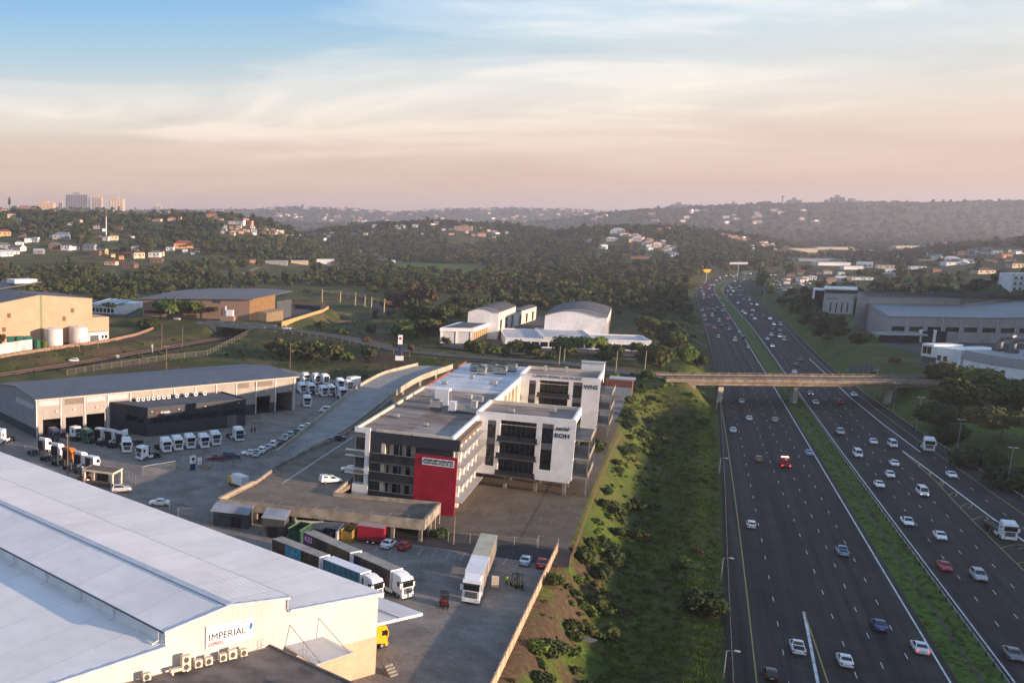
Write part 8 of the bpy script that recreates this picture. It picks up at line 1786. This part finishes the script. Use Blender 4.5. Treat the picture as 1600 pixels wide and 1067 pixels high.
# tower blocks on the skyline
def tower(label, u0, u1, vt, vb, Y, wallm, stripm, rz, group='tower blocks on the left skyline', n=6):
    p = Q((u0 + u1) / 2, vb, Y); p.z -= 6; k = Y / F_; w = (u1 - u0) * k; h = (vb - vt) * k + 6; t = thing('tower_block', label, 'tower block', p, R(rz), group)
    MB().box(-w / 2, w / 2, 0, w * .5, -20, h).build('wall', wallm, t); MB().box(-w * .2, w * .12, w * .1, w * .3, h, h + 3.5 * k).build('lift_house', wallm, t)
    for q in range(n): x = -w / 2 + w * (q + .22) / n; MB().box(x, x + w / n * .56, -.8, -.01, 2, h - 3).build('window_bay', stripm, t)
    return t
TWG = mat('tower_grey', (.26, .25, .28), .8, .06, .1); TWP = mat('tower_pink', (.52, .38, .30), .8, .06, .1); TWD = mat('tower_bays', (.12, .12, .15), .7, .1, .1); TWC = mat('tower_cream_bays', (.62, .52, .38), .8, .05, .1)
tower('widest dark grey tower block on the left skyline', 103, 137, 305, 330, 3700, TWG, TWD, -8, n=9); tower('slim pink tower block right of the wide grey one', 144, 159, 309, 330, 3700, TWP, TWG, -10, n=4); tower('cream and pink striped tower block right of the slim pink one', 171, 193, 312, 331, 3700, TWP, TWC, -12, n=5); tower('low orange stepped block left of the wide grey tower', 58, 84, 318, 330, 3650, mat('tower_orange', (.58, .36, .22), .8, .05, .1), TWP, -10, n=5); tower('narrow pink block just left of the wide grey tower', 92, 98, 316, 330, 3700, TWP, TWD, -10, n=2); tower('long low brown building at the left end of the skyline', 18, 60, 325, 330, 3500, mat('tower_brown', (.24, .13, .09), .85), TWD, -6, n=8)
SKB = [(240, 252, 322, 332), (262, 272, 325, 333), (509, 514, 322, 330), (526, 540, 325, 331), (575, 583, 327, 333), (680, 694, 325, 331), (808, 816, 325, 331), (826, 831, 326, 332), (875, 884, 327, 333), (893, 897, 328, 333), (929, 937, 329, 334), (420, 428, 323, 330), (445, 449, 324, 330), (470, 482, 326, 332), (498, 503, 326, 332), (552, 560, 328, 334), (610, 615, 329, 335), (640, 652, 328, 334), (702, 706, 324, 331), (722, 734, 327, 332), (760, 766, 325, 331), (845, 857, 328, 333), (903, 914, 330, 335)]
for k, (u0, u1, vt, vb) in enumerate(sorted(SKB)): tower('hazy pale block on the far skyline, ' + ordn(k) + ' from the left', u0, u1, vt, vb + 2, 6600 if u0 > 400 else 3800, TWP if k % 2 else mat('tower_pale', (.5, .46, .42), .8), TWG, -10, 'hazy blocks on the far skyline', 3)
PLB = [(1050, 1072, 320, 325, 'long flat building at the left end of the plateau'), (1142, 1150, 318, 322, 'small tree-topped block on the plateau'), (1185, 1215, 318, 323, 'dark low block on the plateau left of the water tower'), (1232, 1250, 313, 322, 'gabled block on the plateau right of the water tower'), (1284, 1300, 316, 322, 'low wing of the plateau hospital'), (1299, 1317, 309, 322, 'tall grey-green block of the plateau hospital'), (1319, 1345, 314, 322, 'wide grey-green block of the plateau hospital')]
for u0, u1, vt, vb, lab in PLB: tower(lab, u0, u1, vt, vb, 4500, mat('plateau_grey', (.22, .23, .22), .85), mat('plateau_bays', (.14, .145, .14), .85), -25, 'buildings on the plateau', 5)
p = Q(1222, 322, 4450); kk = 4450 / F_; t = thing('water_tower', 'slender water tower with a flared top on the plateau', 'water tower', p); MB().cyl(0, 0, -20, 13 * kk, .9 * kk, 12).build('shaft', TWG, t); MB().cyl(0, 0, 12 * kk, 15 * kk, 1.0 * kk, 12, 2.4 * kk).build('tank', TWG, t)
p = hit(166, 374); kk = p.y / F_; t = thing('radio_mast', 'tall thin white radio mast with a red top on the left hillside', 'mast', p); Hh = 45 * kk; MB().cyl(0, 0, 0, Hh * .75, .75, 8, .6).build('shaft', WHITEP, t); MB().cyl(0, 0, Hh * .75, Hh, .6, 8, .4).build('top_section', mat('mast_red', (.35, .10, .07), .7), t)
p = Q(15, 330, 2600); kk = 2600 / F_; t = thing('tree_mast', 'dark mast with a bushy top at the left end of the skyline', 'mast', p); MB().cyl(0, 0, -30, 10 * kk, .35 * kk, 8).build('shaft', BARK, t); obj('crown', leaf_mesh('crown', [(0, 0, 12 * kk, 2.6 * kk, 1.0), (0, 0, 16 * kk, 2.2 * kk, 1.2), (0, 0, 19 * kk, 1.4 * kk, 1.3)], 300, 1.0, rng, LEAF['dark']), t)
p = Q(772, 329, 6800); kk = 6800 / F_; t = thing('lattice_tower', 'thin dark tower on the central skyline', 'mast', p); MB().cyl(0, 0, -20, 15 * kk, .55 * kk, 6, .3 * kk).build('shaft', TWG, t)
fh = MB()
for k in range(80):
    u = rh_.uniform(395, 950) if k < 55 else rh_.uniform(960, 1330); p = hit(u, (334 + rh_.uniform(0, 13)) if k < 55 else 328 + rh_.uniform(0, 22), 2800); w = rh_.uniform(7, 13); a_ = R(rh_.uniform(-40, 20)); m_ = rh_.randrange(4)
    fh.cbox(p - Vector((0, 0, 2)), (2 * w, 12, 9), a_, m_); c, s = math.cos(a_), math.sin(a_); T = lambda x, y, z: (p.x + x * c - y * s, p.y + x * s + y * c, p.z + z); HOUSES.append((p.x, p.y, 18))
    for q in (-1, 1): fh.poly([T(-w - .5, q * 6.6, 6.9), T(w + .5, q * 6.6, 6.9), T(w + .5, 0, 10), T(-w - .5, 0, 10)][::-q], 4 + m_ % 2)
tag(fh.build('distant_houses', [HW_['white'], HW_['cream'], HW_['orange'], HW_['pink'], HR_['red'], HR_['pale']]), 'scattered pale specks of houses on the far hazy ridge and plateau', 'houses', kind='stuff')
# dirt road and the straight street on the right
struct(ribbon('dirt_road', [hit(u, v) + Vector((0, 0, .4)) for u, v in ((362, 436), (380, 429), (395, 422), (405, 418))], 3.5, None, None)[0].build('dirt_road', mat('pale_dirt', (.24, .19, .13), .95, .15, .2)))
struct(ribbon('street', [hit(u, v) + Vector((0, 0, .5)) for u, v in ((1398, 452), (1397, 440), (1400, 425), (1403, 415))], 5.0, None, None)[0].build('street', ASPH2))
sheet('green_field', [hit(u, v) + Vector((0, 0, 0)) for u, v in ((600, 424), (760, 429), (750, 415), (620, 411))], 6.0, LUSH)
# ---- scatter the wood
hx = np.array([h[0] for h in HOUSES]); hy = np.array([h[1] for h in HOUSES]); hr = np.array([h[2] for h in HOUSES])
def wood_pts(n, y0, y1, u0=-60, u1=1680, seed=1, dens=None):
    r_ = np.random.default_rng(seed); Y = np.sqrt(r_.random(n) * (y1 ** 2 - y0 ** 2) + y0 ** 2); u = u0 + r_.random(n) * (u1 - u0); X = (u - CX) / F_ * Y
    keep = ~clear_mask(X, Y)
    if dens is not None: keep &= r_.random(n) < dens(X, Y, u)
    X, Y = X[keep], Y[keep]
    if len(hx):
        k2 = np.ones(len(X), bool)
        for a in range(0, len(X), 2000):
            dx = X[a:a + 2000, None] - hx; dy = Y[a:a + 2000, None] - hy
            block = (np.hypot(dx, dy) < hr) | ((np.abs(dx + dy * -(hx / hy)) < hr * .8) & (dy < 0) & (dy > -hr * 6 - 45))
            k2[a:a + 2000] = ~block.any(1)
        X, Y = X[k2], Y[k2]
    return X, Y
def patchy(X, Y, u):
    q = .5 + .5 * np.sin(X * .021 + 2 * np.sin(Y * .013)) * np.cos(Y * .017 + np.sin(X * .011)); return np.clip(-.08 + 1.2 * q, 0, 1)
def suburb(X, Y, u):
    d = patchy(X, Y, u); d = np.where((u > 1200) & (Y > 700) & (Y < 1600), d * .5, d); return d
X, Y = wood_pts(15000, 400, 1250, seed=1, dens=suburb)
scatter('near_wood', 'dense green and brown woodland filling the valley beyond the raised road', 'woodland', np.stack([X, Y, terrain(X, Y) - .4], 1), .5 + .8 * np.random.default_rng(5).random(len(X)) ** 1.5, WOODK, [3, 4.5, 1.4, 3.5, 2.4, 1.8])
X, Y = wood_pts(30000, 1250, 2900, seed=2, dens=lambda X, Y, u: np.clip(suburb(X, Y, u) + .45 * (u < 1200), 0, 1))
scatter('hillside_wood', 'dark trees covering the hills between the houses', 'woodland', np.stack([X, Y, terrain(X, Y) - .6], 1), .8 + .8 * np.random.default_rng(6).random(len(X)) ** 1.5, WOODK, [4, 3, 1.2, 2, 1.5, 1.0])
X, Y = wood_pts(17000, 2900, 7600, seed=3, dens=lambda X, Y, u: np.where(u > 900, 1.0, patchy(X, Y, u)))
scatter('far_wood', 'hazy tree cover on the far ridges and the plateau', 'woodland', np.stack([X, Y, terrain(X, Y) - 1.5], 1), 1.3 + 1.1 * np.random.default_rng(7).random(len(X)), WOODK, [4, 3, .6, 2, 1.5, .4])
# ---- undergrowth on the banks
def region(n, x0, x1, y0, y1, f, seed):
    r_ = np.random.default_rng(seed); X = x0 + r_.random(n) * (x1 - x0); Y = y0 + r_.random(n) * (y1 - y0); k = f(X, Y, r_); return X[k], Y[k]
def bank_f(X, Y, r_):
    e = (np.array(roadx('LL', Y)) - X) * .866
    k = (e > 3.0) & (e < 44) & ~inside(X, Y, YARD)
    d, _ = seg_dist(X, Y, YARD, True); k &= d > 1.2
    lr = (X - FO.x) * .866 - (Y - FO.y) * .5; la = (X - FO.x) * .5 + (Y - FO.y) * .866; k &= ~((lr < 45.8) & (la > -24) & (la < 126))
    cl = .5 + .5 * np.sin(X * .33 + 1.7 * np.sin(Y * .21)) * np.cos(Y * .27 + 1.3 * np.sin(X * .19))
    w = np.clip((e - 10) / 9, .07, 1) * np.where((Y < 150) & (d < 9), .35, 1.0)
    return k & (r_.random(len(X)) < w * np.clip(1.6 * cl - .2, .10, 1))
X, Y = region(34000, 20, 240, 60, 345, bank_f, 21)
scatter('bank_scrub', 'dense green scrub on the bank between the yards and the freeway', 'scrub', np.stack([X, Y, terrain(X, Y) - .15], 1), .28 + 1.5 * np.random.default_rng(8).random(len(X)) ** 3.2, BUSHK, [3, 5, 4, 3, .6])
def rbank_f(X, Y, r_):
    e = (X - np.array(roadx('RR', Y))) * .866; u = CX + F_ * X / Y; k = (e > 3) & (e < 95) & (u < 1680) & (u > 1220) & ~inside(X, Y, RLOT)
    d, _ = seg_dist(X, Y, ROAD, False); k &= d > 7
    cl = .5 + .5 * np.sin(X * .12 + 1.7 * np.sin(Y * .09)) * np.cos(Y * .11 + 1.3 * np.sin(X * .08)); return k & (r_.random(len(X)) < np.clip((e - 20) / 22, .02, 1) * (.25 + .8 * cl))
X, Y = region(30000, 150, 640, 200, 640, rbank_f, 22)
scatter('right_bank_scrub', 'dark scrub covering the right bank of the freeway', 'scrub', np.stack([X, Y, terrain(X, Y) - .2], 1), .5 + 1.7 * np.random.default_rng(9).random(len(X)) ** 1.6, BUSHK, [5, 3, 1, 3, .6])
def emb_f(X, Y, r_):
    u = CX + F_ * X / Y; d, _ = seg_dist(X, Y, ROAD, False); d2, _ = seg_dist(X, Y, RAIL, False); k = ~inside(X, Y, YARD) & (d > 6.5) & (d2 > 5.5) & (u > -40) & (u < 1130)
    d3, _ = seg_dist(X, Y, YARD, True); k &= d3 > 1.0
    for c in CLEAR[3:6]: k &= ~inside(X, Y, c)
    k &= X < np.array(roadx('LL', Y)) - 4
    k &= ~((X > 20) & (X < 140) & (Y < 330) & inside(X, Y, [tuple(UL(r, a))[:2] for r, a in ((-4, -2), (46, -2), (46, 122), (-4, 122))]))
    cl = .5 + .5 * np.sin(X * .16 + 1.7 * np.sin(Y * .11)) * np.cos(Y * .13 + 1.3 * np.sin(X * .10)); return k & (r_.random(len(X)) < .12 + .6 * cl)
X, Y = region(20000, -70, 260, 280, 620, emb_f, 23)
scatter('embankment_scrub', 'rough grass and low scrub on the embankments of the raised road and rail line', 'scrub', np.stack([X, Y, terrain(X, Y) - .12], 1), .18 + .55 * np.random.default_rng(10).random(len(X)) ** 3, BUSHK, [2, 4, 4, 3, 1.2])
# ---- grass tufts
def med_f(X, Y, r_):
    a, b = np.array(roadx('LR', Y)) + 1.5, np.array(roadx('RL', Y)) - 1.6; f = (X - a) / (b - a); return (f > 0) & (f < 1) & (np.abs(f - .5) > .07) & (r_.random(len(X)) < .35 + .65 * (np.sin(X * .9 + 2 * np.sin(Y * .5)) * np.cos(Y * .7) > -.25))
X, Y = region(70000, 70, 330, 90, 400, med_f, 24)
scatter('median_grass', 'short bright grass on the freeway median', 'grass', np.stack([X, Y, np.full(len(X), .03)], 1), .5 + .6 * np.random.default_rng(11).random(len(X)), TUFTK, [4, 3, 2])
def verge_f(X, Y, r_):
    e = (np.array(roadx('LL', Y)) - X) * .866; return (e > 1.2) & (e < 17) & (r_.random(len(X)) < .55)
X, Y = region(70000, 50, 240, 80, 330, verge_f, 25)
scatter('verge_grass', 'long grass on the left verge below the guard rail', 'grass', np.stack([X, Y, terrain(X, Y) - .03], 1), .7 + .9 * np.random.default_rng(12).random(len(X)), TUFTK, [6, 3, 1])
# ================================================================ THE EVENING AIR
hz = MB().box(-8000, 15500, -1800, 14000, -12, 320).build('haze', [])
tag(hz, 'pale evening haze filling the valley air', 'haze', kind='stuff')
hm = bpy.data.materials.new('haze_air'); hm.use_nodes = True; t = hm.node_tree; t.nodes.remove(t.nodes['Principled BSDF'])
pv = N(t, 'ShaderNodeVolumePrincipled'); pv.inputs['Color'].default_value = (.77, .79, .92, 1); pv.inputs['Density'].default_value = .000105; pv.inputs['Anisotropy'].default_value = .25
LK(t, pv.outputs[0], t.nodes['Material Output'].inputs['Volume']); hz.data.materials.append(hm)
